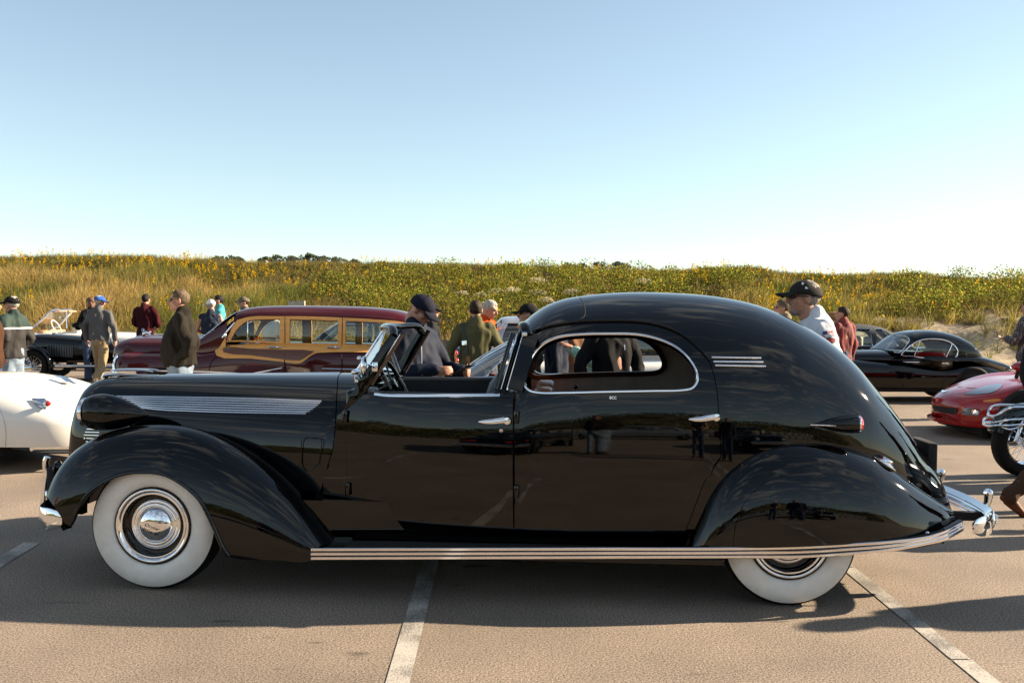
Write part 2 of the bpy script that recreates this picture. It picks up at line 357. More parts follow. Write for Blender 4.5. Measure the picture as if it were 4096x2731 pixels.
# ================================================================== the car park
def asphalt():
    M = bpy.data.materials.new('asphalt'); M.use_nodes = True; t = M.node_tree; b = t.nodes['Principled BSDF']; b.inputs['Roughness'].default_value = .82; b.inputs['Specular IOR Level'].default_value = .35
    tc = N(t, 'ShaderNodeTexCoord'); v = tc.outputs['Object']
    n1 = N(t, 'ShaderNodeTexNoise', i_Scale=95.0, i_Detail=5.0, i_Roughness=.85); n2 = N(t, 'ShaderNodeTexNoise', i_Scale=1.1, i_Detail=5.0); vo = N(t, 'ShaderNodeTexVoronoi', i_Scale=75.0)
    n3 = N(t, 'ShaderNodeTexNoise', i_Scale=60.0, i_Detail=2.0)
    for n in (n1, n2, vo, n3): t.links.new(v, n.inputs['Vector'])
    r1 = N(t, 'ShaderNodeValToRGB'); e = r1.color_ramp.elements; e[0].position = .40; e[0].color = (.026, .022, .019, 1); e[1].position = .61; e[1].color = (.37, .295, .23, 1)
    t.links.new(n1.outputs[0], r1.inputs[0])
    r2 = N(t, 'ShaderNodeMapRange', i_1=.3, i_2=.7, i_3=.78, i_4=1.18); t.links.new(n2.outputs[0], r2.inputs[0])
    m1 = N(t, 'ShaderNodeMix', data_type='RGBA', blend_type='MULTIPLY'); m1.inputs['Factor'].default_value = 1; t.links.new(r1.outputs[0], m1.inputs['A'])
    cb = N(t, 'ShaderNodeCombineColor'); [t.links.new(r2.outputs[0], cb.inputs[i]) for i in range(3)]; t.links.new(cb.outputs[0], m1.inputs['B'])
    # stones showing pale, a few drip stains
    st = N(t, 'ShaderNodeMapRange', i_1=.22, i_2=.10); t.links.new(vo.outputs['Distance'], st.inputs[0])
    wn = N(t, 'ShaderNodeTexWhiteNoise'); t.links.new(vo.outputs['Position'], wn.inputs[0]); gt = N(t, 'ShaderNodeMath', operation='GREATER_THAN', i_1=.90); t.links.new(wn.outputs[0], gt.inputs[0])
    ml = N(t, 'ShaderNodeMath', operation='MULTIPLY'); t.links.new(st.outputs[0], ml.inputs[0]); t.links.new(gt.outputs[0], ml.inputs[1])
    m2 = N(t, 'ShaderNodeMix', data_type='RGBA'); t.links.new(ml.outputs[0], m2.inputs['Factor']); t.links.new(m1.outputs['Result'], m2.inputs['A']); m2.inputs['B'].default_value = (.30, .27, .24, 1)
    n4 = N(t, 'ShaderNodeTexNoise', i_Scale=2.3, i_Detail=2.0); mp = N(t, 'ShaderNodeMapping'); mp.inputs['Location'].default_value = (3.1, 7.7, 0); mp.inputs['Scale'].default_value = (.8, 2.2, 1); t.links.new(v, mp.inputs[0]); t.links.new(mp.outputs[0], n4.inputs['Vector'])
    rs = N(t, 'ShaderNodeMapRange', i_1=.685, i_2=.74, i_4=.6); t.links.new(n4.outputs[0], rs.inputs[0])
    m3 = N(t, 'ShaderNodeMix', data_type='RGBA'); t.links.new(rs.outputs[0], m3.inputs['Factor']); t.links.new(m2.outputs['Result'], m3.inputs['A']); m3.inputs['B'].default_value = (.02, .019, .018, 1)
    t.links.new(m3.outputs['Result'], b.inputs['Base Color'])
    bp = N(t, 'ShaderNodeBump', i_Strength=.5, i_Distance=.008); t.links.new(n1.outputs[0], bp.inputs['Height'])
    bp2 = N(t, 'ShaderNodeBump', i_Strength=.08, i_Distance=.012); t.links.new(n3.outputs[0], bp2.inputs['Height']); t.links.new(bp.outputs[0], bp2.inputs['Normal']); t.links.new(bp2.outputs[0], b.inputs['Normal'])
    MATS['asphalt'] = M; return M
ASPH = asphalt()
tag(mk('car_park', [(-60, -24, 0), (60, -24, 0), (60, 34, 0), (-60, 34, 0)], [(0, 1, 2, 3)], ASPH, None, False), kind='structure')
SAND = mat('sand', (.42, .345, .25), rough=.95, noise=.18, nscale=3.0, bump=.4, bscale=14, bdist=.05)
tag(mk('ground', [(-1500, -1500, -.02), (1500, -1500, -.02), (1500, 1500, -.02), (-1500, 1500, -.02)], [(0, 1, 2, 3)], mat('far_ground', (.09, .085, .045), rough=.95, noise=.4, nscale=.2), None, False), kind='structure')
def roadpaint():
    M = bpy.data.materials.new('worn_road_paint'); M.use_nodes = True; t = M.node_tree; b = t.nodes['Principled BSDF']; b.inputs['Roughness'].default_value = .75
    tc = N(t, 'ShaderNodeTexCoord'); n1 = N(t, 'ShaderNodeTexNoise', i_Scale=150.0, i_Detail=3.0); n2 = N(t, 'ShaderNodeTexNoise', i_Scale=3.0, i_Detail=4.0)
    for n in (n1, n2): t.links.new(tc.outputs['Object'], n.inputs['Vector'])
    a = N(t, 'ShaderNodeMath', operation='ADD'); t.links.new(n1.outputs[0], a.inputs[0]); t.links.new(n2.outputs[0], a.inputs[1])
    mr = N(t, 'ShaderNodeMapRange', i_1=.84, i_2=1.12); t.links.new(a.outputs[0], mr.inputs[0])
    x = N(t, 'ShaderNodeMix', data_type='RGBA'); x.inputs['A'].default_value = (.11, .10, .09, 1); x.inputs['B'].default_value = (.40, .37, .33, 1); t.links.new(mr.outputs[0], x.inputs['Factor']); t.links.new(x.outputs['Result'], b.inputs['Base Color'])
    bp = N(t, 'ShaderNodeBump', i_Strength=.5, i_Distance=.005); t.links.new(n1.outputs[0], bp.inputs['Height']); t.links.new(bp.outputs[0], b.inputs['Normal'])
    return M
RP = roadpaint()
def gp(px, py, z=.0): return WF.ground(px, py, z)
def stall(name, p0, p1, wid, gaps=True):
    """a painted line made of dashes where the paint has worn through"""
    p0, p1 = np.array(p0), np.array(p1); d = (p1-p0)[:2]; L = np.hypot(*d); d = d/L; nrm_ = np.array([-d[1], d[0]])*wid/2; V, Fc = [], []
    x = 0.0; r_ = random.Random(int(L*100))
    while x < L:
        seg = r_.uniform(.5, 1.6) if not gaps else r_.uniform(.3, 1.3); e = min(L, x+seg); b = len(V)
        for q in (x, e):
            c = p0[:2]+d*q; V += [(*(c-nrm_*r_.uniform(.95, 1.03)), .004), (*(c+nrm_*r_.uniform(.95, 1.03)), .004)]
        Fc.append((b, b+2, b+3, b+1)); x = e+(r_.uniform(.006, .016) if gaps else .0)
    return tag(mk(name, V, Fc, RP, None, False), kind='structure')
# line under the car, line at the right, line at the left
a0, a1 = gp(1690, 2360), gp(1590, 2731); u_ = (a1-a0)/np.linalg.norm(a1-a0)
stall('parking_line', a1+u_*2.2, a0-u_*3.2, .11)
b0, b1 = gp(3440, 2310), gp(3960, 2731); v_ = (b1-b0)/np.linalg.norm(b1-b0)
stall('parking_line', b0-v_*1.0, b1+v_*4, .095)
c0, c1 = gp(130, 2170), gp(-20, 2260); s_ = (c1-c0)/np.linalg.norm(c1-c0)
stall('parking_line', c0, c1+s_*3, .12, False)
for k in (-3, -2, -1, 1, 2, 3): stall('parking_line', a1+np.array([k*2.9, -2.6, 0]), a1+np.array([k*2.9-.3, -7.5, 0]), .11, False)
# ================================================================== the black town car
_a = WF.at(612, 2105, 5.497); _b = WF.at(3158, 2163, 5.30); TF = 0.82
_yaw = math.atan2(_b[1]-_a[1], _b[0]-_a[0]); _mid = (_a+_b)/2+TF*np.array([-math.sin(_yaw), math.cos(_yaw), 0])
CF = Frame(_mid[0], _mid[1], _yaw)
WB = float(np.hypot(_b[0]-_a[0], _b[1]-_a[1]))
car = thing('town_car', 'large glossy black open-front town car with whitewall tyres in the foreground', 'car', CF)
def rows(pts, yp):
    """(px,py,halfwidth,yc,zw) seen on the plane local y=yp -> hull rows"""
    o = []
    for px, py, W, yc, zw in pts:
        p = CF.at(px, py, yp); o.append((p[0], p[2], W, yc, zw))
    return o
BODY = Hull(rows([(1290, 1290, .585, 0, .72), (1400, 1290, .625, 0, .72), (1600, 1290, .70, 0, .72), (1850, 1290, .755, 0, .72), (2040, 1290, .785, 0, .72), (2092, 1287, .79, 0, .72), (2128, 1258, .795, 0, .72), (2188, 1220, .80, 0, .72), (2256, 1196, .805, 0, .72), (2316, 1185, .81, 0, .72), (2427, 1173, .81, 0, .72), (2556, 1168, .81, 0, .72), (2726, 1173, .81, 0, .72), (2855, 1184, .80, 0, .72), (3000, 1211, .775, 0, .72), (3113, 1250, .745, 0, .72), (3210, 1298, .71, 0, .70), (3303, 1356, .67, 0, .68), (3389, 1428, .62, 0, .66), (3468, 1518, .56, 0, .62), (3537, 1602, .50, 0, .57), (3599, 1682, .43, 0, .52), (3655, 1760, .36, 0, .46), (3727, 1852, .28, 0, .40), (3767, 1929, .21, 0, .36), (3803, 2010, .12, 0, .31)], -0.08), CF, p=3.1, q=2.1, drop=.42, tuck=.03)
HOOD = Hull(rows([(350, 1905, .05, 0, .33), (343, 1830, .12, 0, .36), (337, 1760, .17, 0, .40), (336, 1690, .205, 0, .46), (340, 1625, .235, 0, .55), (351, 1570, .262, 0, .64), (372, 1535, .285, 0, .68), (410, 1515, .31, 0, .69), (470, 1506, .335, 0, .70), (630, 1500, .39, 0, .70), (850, 1497, .45, 0, .70), (1100, 1495, .52, 0, .70), (1290, 1493, .575, 0, .70), (1400, 1492, .612, 0, .70), (1480, 1492, .628, 0, .70), (1580, 1492, .66, 0, .70)], -.02), CF, p=2.5, q=2.3, drop=.42, tuck=.0)
FFEN = Hull(rows([(277, 2112, .05, -.66, .30), (250, 2048, .13, -.66, .30), (239, 1974, .18, -.655, .32), (254, 1891, .225, -.65, .36), (291, 1823, .255, -.645, .38), (342, 1775, .27, -.64, .40), (419, 1733, .28, -.635, .41), (515, 1708, .285, -.63, .41), (610, 1699, .285, -.63, .41), (706, 1703, .285, -.63, .41), (802, 1722, .28, -.63, .40), (904, 1760, .275, -.635, .37), (1006, 1815, .265, -.64, .34), (1108, 1888, .25, -.65, .30), (1185, 1958, .23, -.66, .27), (1261, 2044, .20, -.68, .24), (1325, 2130, .16, -.70, .22), (1385, 2200, .12, -.71, .20)], -.64), CF, p=2.3, q=2.2, drop=.3, tuck=.04)
RFEN = Hull(rows([(2722, 2160, .10, -.74, .24), (2752, 2100, .15, -.72, .26), (2786, 2020, .20, -.695, .29), (2818, 1940, .235, -.675, .33), (2862, 1870, .265, -.66, .37), (2914, 1818, .285, -.645, .41), (2976, 1778, .30, -.635, .43), (3056, 1752, .31, -.63, .44), (3136, 1743, .315, -.625, .44), (3242, 1749, .315, -.62, .43), (3350, 1772, .305, -.61, .41), (3459, 1812, .285, -.60, .38), (3530, 1850, .265, -.59, .35), (3604, 1898, .24, -.575, .32), (3706, 1970, .19, -.55, .28), (3793, 2026, .14, -.52, .26), (3838, 2052, .09, -.50, .25)], -.62), CF, p=2.3, q=2.25, drop=.3, tuck=.05)
def aeq(h, px):      # arc position of a crown pixel column
    G = h.fr.proj(np.stack([h.C[:, 0], np.full(len(h.C), -.1), h.C[:, 1]], -1)); return float(np.interp(px, G[:, 0], h.a))
A0 = aeq(BODY, 2092)
drip = [(2130, 1330), (2160, 1319), (2192, 1307), (2299, 1290), (2427, 1285), (2556, 1288), (2641, 1303), (2726, 1339), (2791, 1391), (2838, 1442)]
ddrip = np.array([BODY.inv(x, y) for x, y in cr(drip, 6)])
dedge = np.array([BODY.inv(x, y) for x, y in cr([(2838, 1442), (2856, 1500), (2868, 1560), (2879, 1700), (2884, 1830)], 5)])
dfend = np.array([BODY.inv(x, y) for x, y in cr([(2884, 1830), (2830, 1905), (2790, 2000), (2760, 2080), (2735, 2135)], 4)])
# roof and rear quarter
ol = [(a, 1.0) for a in np.linspace(A0, BODY.L, 60)]+[(BODY.L, t) for t in (.6, .3)]+[(a, -max(0, np.interp(a, BODY.a, BODY.C[:, 4])-.42)/.42) for a in np.linspace(BODY.L*.99, dfend[-1][0], 20)]
ol += list(dfend[::-1])+list(dedge[::-1][1:])+list(ddrip[::-1][1:])+[(A0+.03, .80), (A0, .9)]
roof = panel('roof', BODY, ol, BLACK, car, gap=.001, lip=.02, both=True)
# rear door with its window opening
win = [(2100, 1542), (2106, 1490), (2131, 1425), (2170, 1380), (2222, 1354), (2300, 1341), (2444, 1337), (2556, 1341), (2641, 1361), (2705, 1391), (2752, 1433), (2782, 1480), (2789, 1522), (2770, 1551), (2730, 1561), (2620, 1564), (2444, 1567), (2250, 1571), (2160, 1571), (2120, 1563)]
dwin = BODY.dom(win, 5)
fed = np.array([BODY.inv(x, y) for x, y in cr([(2058, 2128), (2057, 1900), (2056, 1665), (2064, 1570), (2090, 1465), (2116, 1375), (2130, 1335)], 5)])
ol = list(fed)+list(ddrip[1:])+list(dedge[1:])+list(dfend[1:])+[tuple(BODY.inv(x, 2132)) for x in (2600, 2400, 2200)]
rdoor = panel('rear_door', BODY, ol, BLACK, car, holes=[dwin], gap=.0035, lip=.035, both=True)
# front door
ol = [(1376, 1642), (1404, 1620), (1440, 1588), (1458, 1574), (1482, 1570), (1520, 1578), (1580, 1585), (1700, 1587), (1850, 1586), (1960, 1585), (2010, 1578), (2040, 1566), (2062, 1560), (2054, 1600), (2053, 1665), (2053, 1900), (2055, 2130), (1900, 2131), (1700, 2131), (1500, 2131), (1412, 2128), (1396, 2070), (1388, 1960), (1384, 1800)]
fdom = np.concatenate([np.array([BODY.inv(x, y) for x, y in cr(ol[:13], 3)]), np.array([BODY.inv(x, y) for x, y in ol[13:]])])
fdoor = panel('front_door', BODY, fdom, BLACK, car, gap=.0035, lip=.035, both=True)
# cowl side ahead of the door
ol = [(1378, 1640), (1386, 1800), (1390, 1960), (1398, 2070), (1410, 2120), (1330, 2100), (1290, 2000), (1290, 1900), (1318, 1840), (1338, 1760), (1346, 1660)]
panel('cowl_side', BODY, [BODY.inv(x, y) for x, y in ol], BLACK, car, gap=.0025, lip=.02, both=True, off=-.004)
# hood
hl = [(1349, 1560), (1345, 1640), (1340, 1730), (1330, 1800), (1312, 1860)]
ah = aeq(HOOD, 1352); hln = [(ah, 1.0), (ah+.008, .93)]+[tuple(HOOD.inv(*q)) for q in cr([(1352, 1512)]+hl, 4)]
hl2 = np.array(hln)
hood = panel('hood', HOOD, [(a, 1.0) for a in np.linspace(0, ah-.004, 50)]+[(a-.004, t) for a, t in hln[1:]]+[(a, -.35) for a in np.linspace(hln[-1][0]-.05, .35, 24)]+[(.15, -.1), (0.0, .3)], BLACK, car, lip=.015, both=True, step=.035)
wl = [tuple(HOOD.inv(*q)) for q in cr([(1452, 1512), (1444, 1545), (1420, 1580), (1384, 1636), (1380, 1700), (1376, 1800), (1360, 1860)], 4)]
panel('cowl', HOOD, [(a, 1.0) for a in np.linspace(ah+.004, HOOD.L, 8)]+[(HOOD.L, .95)]+wl+[(a+.002, t) for a, t in hln[::-1][:-1]], BLACK, car, lip=.015, both=True)
mk('grille_core', *(lambda V, Fc: (rbox(V, Fc, (-2.14, -.16, .45), (-1.95, .16, 1.0)), (V, Fc))[1])([], []), DARK, car, False)
# front fenders
arch = [(277, 2112), (292, 2082), (312, 2036), (355, 1972), (432, 1917), (495, 1894), (559, 1887), (642, 1893), (706, 1920), (789, 1986), (833, 2059), (865, 2129), (890, 2185), (915, 2222), (960, 2236), (1100, 2239), (1243, 2241), (1260, 2195), (1310, 2180), (1380, 2205)]
da = np.array([FFEN.inv(x, y) for x, y in cr(arch, 4)])
panel('front_fender', FFEN, [(a, 1.0) for a in np.linspace(0, FFEN.L, 70)]+list(da[::-1][1:-1]), BLACK, car, lip=.03, both=True, step=.028)
FIN = Hull(rows([(277, 2112, .05, -.66, .30), (250, 2048, .13, -.66, .30), (239, 1974, .18, -.655, .32), (254, 1891, .225, -.65, .36), (291, 1823, .255, -.645, .38), (342, 1775, .27, -.64, .40), (419, 1733, .28, -.635, .41), (515, 1708, .285, -.63, .41), (610, 1699, .285, -.63, .41), (706, 1703, .285, -.63, .41), (802, 1722, .28, -.63, .40), (904, 1760, .275, -.635, .37), (1006, 1815, .265, -.64, .34), (1108, 1888, .25, -.65, .30), (1185, 1958, .23, -.66, .27), (1261, 2044, .20, -.68, .24), (1325, 2130, .16, -.70, .22), (1385, 2200, .12, -.71, .20)], -.64), CF, p=2.3, q=2.2, side=1)
def innerhalf(h, name):
    A = np.linspace(0, h.L, 60); T = np.linspace(.05, 1, 22); AA, TT = np.meshgrid(A, T, indexing='ij'); P = h.ev(AA.ravel(), TT.ravel()); Nn = h.nrm(AA.ravel(), TT.ravel())
    fc = [(i*22+j, i*22+j+1, (i+1)*22+j+1, (i+1)*22+j) for i in range(59) for j in range(21)]
    o = mk(name, P, fc, BLACK, car, True, normals=Nn); M_ = np.array([1, -1, 1]); mk(name, P*M_, [f[::-1] for f in fc], BLACK, car, True, normals=Nn*M_)
innerhalf(FIN, 'fender_inner_side')
RIN = Hull(RFEN.C, CF, p=2.3, q=2.25, side=1, n=1); innerhalf(RIN, 'fender_inner_side')
# lip bead round the front arch
ribbon('fender_bead', FFEN, arch[1:14], .022, .012, BLACK, car, n=4, both=True)
# rear fenders: upper shell and removable wheel skirt
sk = [(2934, 2188), (2938, 2120), (2960, 2045), (3004, 1975), (3078, 1921), (3160, 1897), (3242, 1896), (3350, 1926), (3459, 1975), (3567, 2030), (3690, 2100), (3757, 2140)]
dsk = np.array([RFEN.inv(x, y) for x, y in cr(sk, 5)])
fl_ = [RFEN.inv(x, 2190) for x in (2925, 2850, 2780, 2735)]
panel('rear_fender', RFEN, [(a, 1.0) for a in np.linspace(0, RFEN.L, 60)]+[(RFEN.L, .3)]+[tuple(RFEN.inv(3835, 2090))]+[tuple(v) for v in dsk[::-1]]+[tuple(v) for v in fl_], BLACK, car, gap=.0015, lip=.02, both=True, step=.028)
botk = [(3700, 2150), (3567, 2164), (3405, 2175), (3188, 2186), (2990, 2190)]
panel('wheel_skirt', RFEN, list(dsk)+[RFEN.inv(x, y) for x, y in botk], BLACK, car, gap=.003, lip=.02, both=True, step=.03, off=.006)
# chrome hood side strips
top = [(466, 1586), (620, 1588), (800, 1591), (1000, 1595), (1287, 1606)]; bot = [(560, 1636), (700, 1642), (850, 1648), (1030, 1652), (1228, 1655)]
topc, botc = np.array(top, float), np.array(bot, float)
ends = [(466, 1287), (489, 1281), (503, 1274), (517, 1264), (530, 1253), (545, 1240), (558, 1225)]
for k in range(7):
    f_ = k/6; x0, x1 = ends[k]; xs_ = np.linspace(x0, x1, 8)
    yt = np.interp(xs_, topc[:, 0], topc[:, 1]); yb = np.interp(xs_, botc[:, 0], botc[:, 1], left=1630); ys_ = yt*(1-f_)+yb*f_
    ribbon('chrome_strip', HOOD, list(zip(xs_, ys_)), .0095 if 0 < k < 6 else .012, .008, CHROME, car, n=3, both=False)
# quarter panel strips
for (x0, y0, x1, y1) in ((2846, 1429, 3044, 1432), (2853, 1446, 3052, 1448), (2860, 1461, 3062, 1465)):
    ribbon('chrome_strip', BODY, [(x0, y0), (x0*.66+x1*.34, y0*.66+y1*.34), (x0*.33+x1*.67, y0*.33+y1*.67), (x1, y1)], .011, .007, CHROME, car, n=3)
# window chrome, drip rail
ribbon('window_trim', BODY, win, .017, .012, CHROME, car, n=5, closed=True, both=True)
ribbon('drip_rail', BODY, drip, .014, .014, BLACK, car, n=5, both=True)
ribbon('belt_trim', BODY, [(1500, 1577), (1560, 1583), (1700, 1584), (1850, 1583), (2000, 1582)], .022, .014, CHROME, car, n=4, both=True)
# glass in the rear door
# the panes of the rear doors are wound down
# door furniture: handles, hinges, lock, lettering
def on(h, px, py): a, t = h.inv(px, py); return h.ev(a, t)[0], h.nrm(a, t)[0]
def handle(pts, rad):
    P, Nn = BODY.line(pts, 5, .03); sc = np.interp(np.linspace(0, 1, len(P)), [0, .15, .5, .85, 1], [.25, .7, 1, 1.05, .8])
    h_ = sweep('door_handle', P, [(rad*1.0*math.cos(v), rad*.75*math.sin(v)) for v in np.linspace(0, 2*math.pi, 13)[:-1]], CHROME, car, up=Nn, scale=sc); return h_
for pts in ([(1918, 1687), (1950, 1688), (1985, 1686), (2018, 1682), (2030, 1680)], [(2752, 1676), (2790, 1677), (2820, 1673), (2850, 1668), (2862, 1666)]):
    hd = handle(pts, .019); p, n_ = on(BODY, *pts[-1]); lathe('escutcheon', [(0, -.045), (.02, -.042), (.024, -.03), (.024, .0)], CHROME, hd, 20, 'y', p)
p, n_ = on(BODY, 2005, 1721); lathe('door_lock', [(0, -.014), (.01, -.014), (.014, -.008), (.015, 0)], CHROME, car, 20, 'y', p)
for px, py in ((1384, 1665), (1394, 1954), (2066, 1668), (2066, 1965)):
    p, n_ = on(BODY, px, py); lathe('door_hinge', [(0, -.038), (.013, -.036), (.015, -.03), (.015, .03), (.013, .036), (0, .038)], BLACK, car, 14, 'z', p+n_*.012)
def text_on(name, s, h, px, py, size, material, parent, lift=.004, shear=0.0, wid=1.0):
    cu = bpy.data.curves.new(name, 'FONT'); cu.body = s; cu.size = size; cu.extrude = .0012; cu.align_x = 'CENTER'; cu.align_y = 'CENTER'; cu.shear = shear; cu.space_character = 1.05
    t_ = bpy.data.objects.new(name, cu); me = bpy.data.meshes.new_from_object(t_); me.materials.clear(); me.materials.append(material); bpy.data.objects.remove(t_)
    o = bpy.data.objects.new(name, me); p, n_ = on(h, px, py); n_ = Vector(n_); xx = Vector((1, 0, 0)); xx = (xx-n_*xx.dot(n_)).normalized(); yy = n_.cross(xx)
    mw = Matrix(((xx.x*wid, yy.x, n_.x, p[0]+n_.x*lift), (xx.y*wid, yy.y, n_.y, p[1]+n_.y*lift), (xx.z*wid, yy.z, n_.z, p[2]+n_.z*lift), (0, 0, 0, 1)))
    me.transform(mw); return link(o, parent)
text_on('monogram', 'BCC', BODY, 2452, 1591, .022, CHROME, car, lift=.002, wid=.9)
text_on('coachbuilder_script', 'LeBaron', BODY, 1357, 2026, .026, CHROME, car, lift=.003, shear=.3, wid=.6)
# ventilator flap on the cowl, wiper jets
ribbon('vent_flap', BODY, [(1210, 1752), (1240, 1751), (1283, 1756), (1282, 1800), (1262, 1860), (1232, 1884), (1212, 1870), (1206, 1800)], .0035, .0012, BLACK, car, n=4, closed=True)
# ------------------------------------------------ running boards with three bright mouldings
st_top = [(1245, 2191), (1700, 2190), (2300, 2189), (2932, 2188), (3188, 2183), (3405, 2172), (3567, 2161), (3706, 2145), (3757, 2128), (3808, 2106), (3844, 2088)]
st_bot = [(1245, 2238), (1700, 2236), (2300, 2234), (2932, 2231), (3188, 2231), (3405, 2218), (3567, 2202), (3706, 2176), (3777, 2160), (3820, 2134), (3852, 2112)]
yy_ = [-.93, -.93, -.93, -.93, -.93, -.915, -.89, -.83, -.79, -.74, -.69]
def strip_pt(k, f_):
    a, b = st_top[k], st_bot[k]; return CF.at(a[0]*(1-f_)+b[0]*f_, a[1]*(1-f_)+b[1]*f_, yy_[k])
for k in range(3):
    f0 = (0, .37, .74)[k]; P = np.array([strip_pt(i, f0+.13) for i in range(len(st_top))]); P = cr(P, 6)
    hh = .0088; prof = [(0.012, -hh), (-.004, -hh), (-.008, -hh*.6), (-.008, hh*.6), (-.004, hh), (.012, hh)]
    prof = [(-b, u) for b, u in prof]
    o = sweep('running_board_moulding', P, prof, ALU if False else mat('polished_moulding', (.86, .82, .80), rough=.12, metal=1.0), car, up=(0, 0, 1)); mirror(o)
P = cr(np.array([strip_pt(i, .5) for i in range(len(st_top))]), 6)
o = sweep('sill_backing', P+np.array([0, .012, 0]), [(-.012, -.031), (.012, -.031), (.012, .031), (-.012, .031)], BLACK, car); mirror(o)
z_rb = .296
x0, x1 = CF.at(1262, 2190, -.93)[0], CF.at(2900, 2190, -.93)[0]
for s_ in (-1, 1):
    box('running_board', (x0, min(s_*.918, s_*.55), z_rb-.05), (x1, max(s_*.918, s_*.55), z_rb-.006), BLACK, car, bevel=.006)
    for k in range(7):
        yk = .735+k*.024; box('tread_rib', (x0+.15, min(s_*yk, s_*(yk+.012)), z_rb-.007), (x1-.30, max(s_*yk, s_*(yk+.012)), z_rb+.001), RUBBER, car)
    box('tread_trim', (x0+.12, min(s_*.905, s_*.911), z_rb-.007), (x1-.28, max(s_*.905, s_*.911), z_rb+.003), CHROME, car)
# ------------------------------------------------ wheels
def wheel(cx, cy, sgn, name='wheel'):
    w_ = bpy.data.objects.new(name, None); link(w_, car); w_.location = (cx, cy, .378)
    s = sgn        # outward direction along local y
    T = [(.225, .0), (.238, .012), (.27, .020), (.31, .018), (.340, .008), (.357, -.004)]
    lathe('whitewall', [(r_, s*h) for r_, h in ([(.224, -.004)]+T)][::-s], WHITEWALL, w_, 72, sharp=60)
    lathe('tyre', [(r_, s*h) for r_, h in [(.357, -.004), (.368, -.016), (.3765, -.036), (.3785, -.065), (.3785, -.13), (.375, -.155), (.35, -.185), (.30, -.20), (.23, -.19)]][::-s], TYRE, w_, 72, sharp=60)
    lathe('rim', [(r_, s*h) for r_, h in [(.226, .001), (.222, .010), (.214, .012), (.205, .004), (.200, -.012)]][::-s], BLACK, w_, 64, sharp=60)
    lathe('beauty_ring', [(r_, s*h) for r_, h in [(.214, .0125), (.208, .015), (.2, .011), (.192, .003), (.19, .004), (.182, .002), (.177, -.05)]][::-s], CHROME, w_, 64, sharp=60)
    lathe('wheel_disc', [(r_, s*h) for r_, h in [(.2, -.018), (.178, -.055), (.16, -.06), (.14, -.055), (.0, -.05)]][::-s], BLACK, w_, 64, sharp=60)
    hc = lathe('hubcap', [(r_, s*(h-.045)) for r_, h in [(.148, -.010), (.147, .004), (.138, .012), (.128, .010), (.126, .014), (.116, .018), (.108, .016), (.106, .022), (.098, .032), (.085, .043), (.065, .053), (.04, .059), (.018, .0612), (0, .0615)]][::-s], CHROME, w_, 64, sharp=70)
    if s < 0:
        for k, (tx, sz) in enumerate((('Chrysler', .026), ('Imperial', .03))):
            cu = bpy.data.curves.new('script', 'FONT'); cu.body = tx; cu.size = sz; cu.extrude = .001; cu.align_x = 'CENTER'; cu.shear = .35
            t_ = bpy.data.objects.new('t', cu); me = bpy.data.meshes.new_from_object(t_); bpy.data.objects.remove(t_); me.materials.clear(); me.materials.append(BLACK)
            ca, sa = math.cos(R(-20)), math.sin(R(-20)); 
            for v in me.vertices:
                x, y, z = v.co; y -= .012+.03*k; X, Z = x*ca-y*sa, x*sa+y*ca; r2 = X*X+Z*Z; v.co = (X, -(.0165-r2*1.55)-.0012-z, Z)
            link(bpy.data.objects.new('script', me), hc)
    return w_
for sx in (-WB/2, WB/2):
    wheel(sx, -TF, -1); wheel(sx, TF, 1)
# ------------------------------------------------ underside
box('chassis', (-2.05, -.52, .30), (2.35, .52, .42), DARK, car)
for sx in (-WB/2, WB/2): box('axle', (sx-.05, -.72, .32), (sx+.05, .72, .42), DARK, car)
box('inner_body', (-.95, -.50, .42), (1.15, .50, .72), DARK, car)
for s in (-1, 1): box('sill_panel', (-1.0, min(s*.66, s*.70), .24), (1.25, max(s*.66, s*.70), .52), BLACK, car)
box('trunk_core', (1.15, -.52, .42), (2.0, .52, .78), DARK, car)
box('engine_core', (-1.95, -.30, .42), (-1.05, .30, .95), DARK, car)
# ------------------------------------------------ headlamps
def headlamp(s):
    c0 = CF.at(312, 1640, -.60); c1 = CF.at(560, 1648, -.56); L = c1[0]-c0[0]; rg = []; prof = [(0.0, .074), (.03, .082), (.12, .096), (.25, .1025), (.40, .100), (.55, .088), (.70, .068), (.85, .042), (.95, .020), (1.0, .008)]
    for f_, r_ in cr(np.array(prof), 5):
        x = c0[0]+.045+L*f_*1.03; z = c0[2]-.01+(.0 if f_ < .3 else -(f_-.3)*.02); y = s*(.60-.03*f_)
        rg.append([(x, y+r_*.92*math.cos(v), z+r_*math.sin(v)*1.06) for v in np.linspace(0, 2*math.pi, 41)[:-1]])
    lp = loft('headlamp', rg[::-1], BLACK, car, sharp=60)
    b0 = np.array([c0[0]+.045, s*.60, c0[2]-.01])
    lathe('lamp_ring', [(.082, .012), (.085, .0), (.083, -.010), (.076, -.014), (.072, -.010)], CHROME, lp, 48, 'x', b0)
    lathe('lamp_lens', [(.076, -.008), (.065, -.018), (.04, -.027), (.0, -.031)], mat('lamp_glass', (.55, .57, .6), rough=.05, spec=.8, metal=.6), lp, 48, 'x', b0)
for s in (-1, 1): headlamp(s)
# chrome grille louvres that wrap round below the lamps
for k, (px0, px1, py) in enumerate(((337, 396, 1715), (338, 400, 1727), (339, 398, 1739), (340, 384, 1752), (342, 370, 1765))):
    P = [(px0, py), ((px0+px1)/2, py+1), (px1, py+2)]
    ribbon('grille_louvre', HOOD, P, .009, .008, CHROME, car, n=4, both=True)
p0 = CF.at(403, 1728, -.3); box('grille_end_cap', (p0[0]-.008, -.31, p0[2]-.035), (p0[0]+.008, -.29, p0[2]+.035), CHROME, car, bevel=.004)
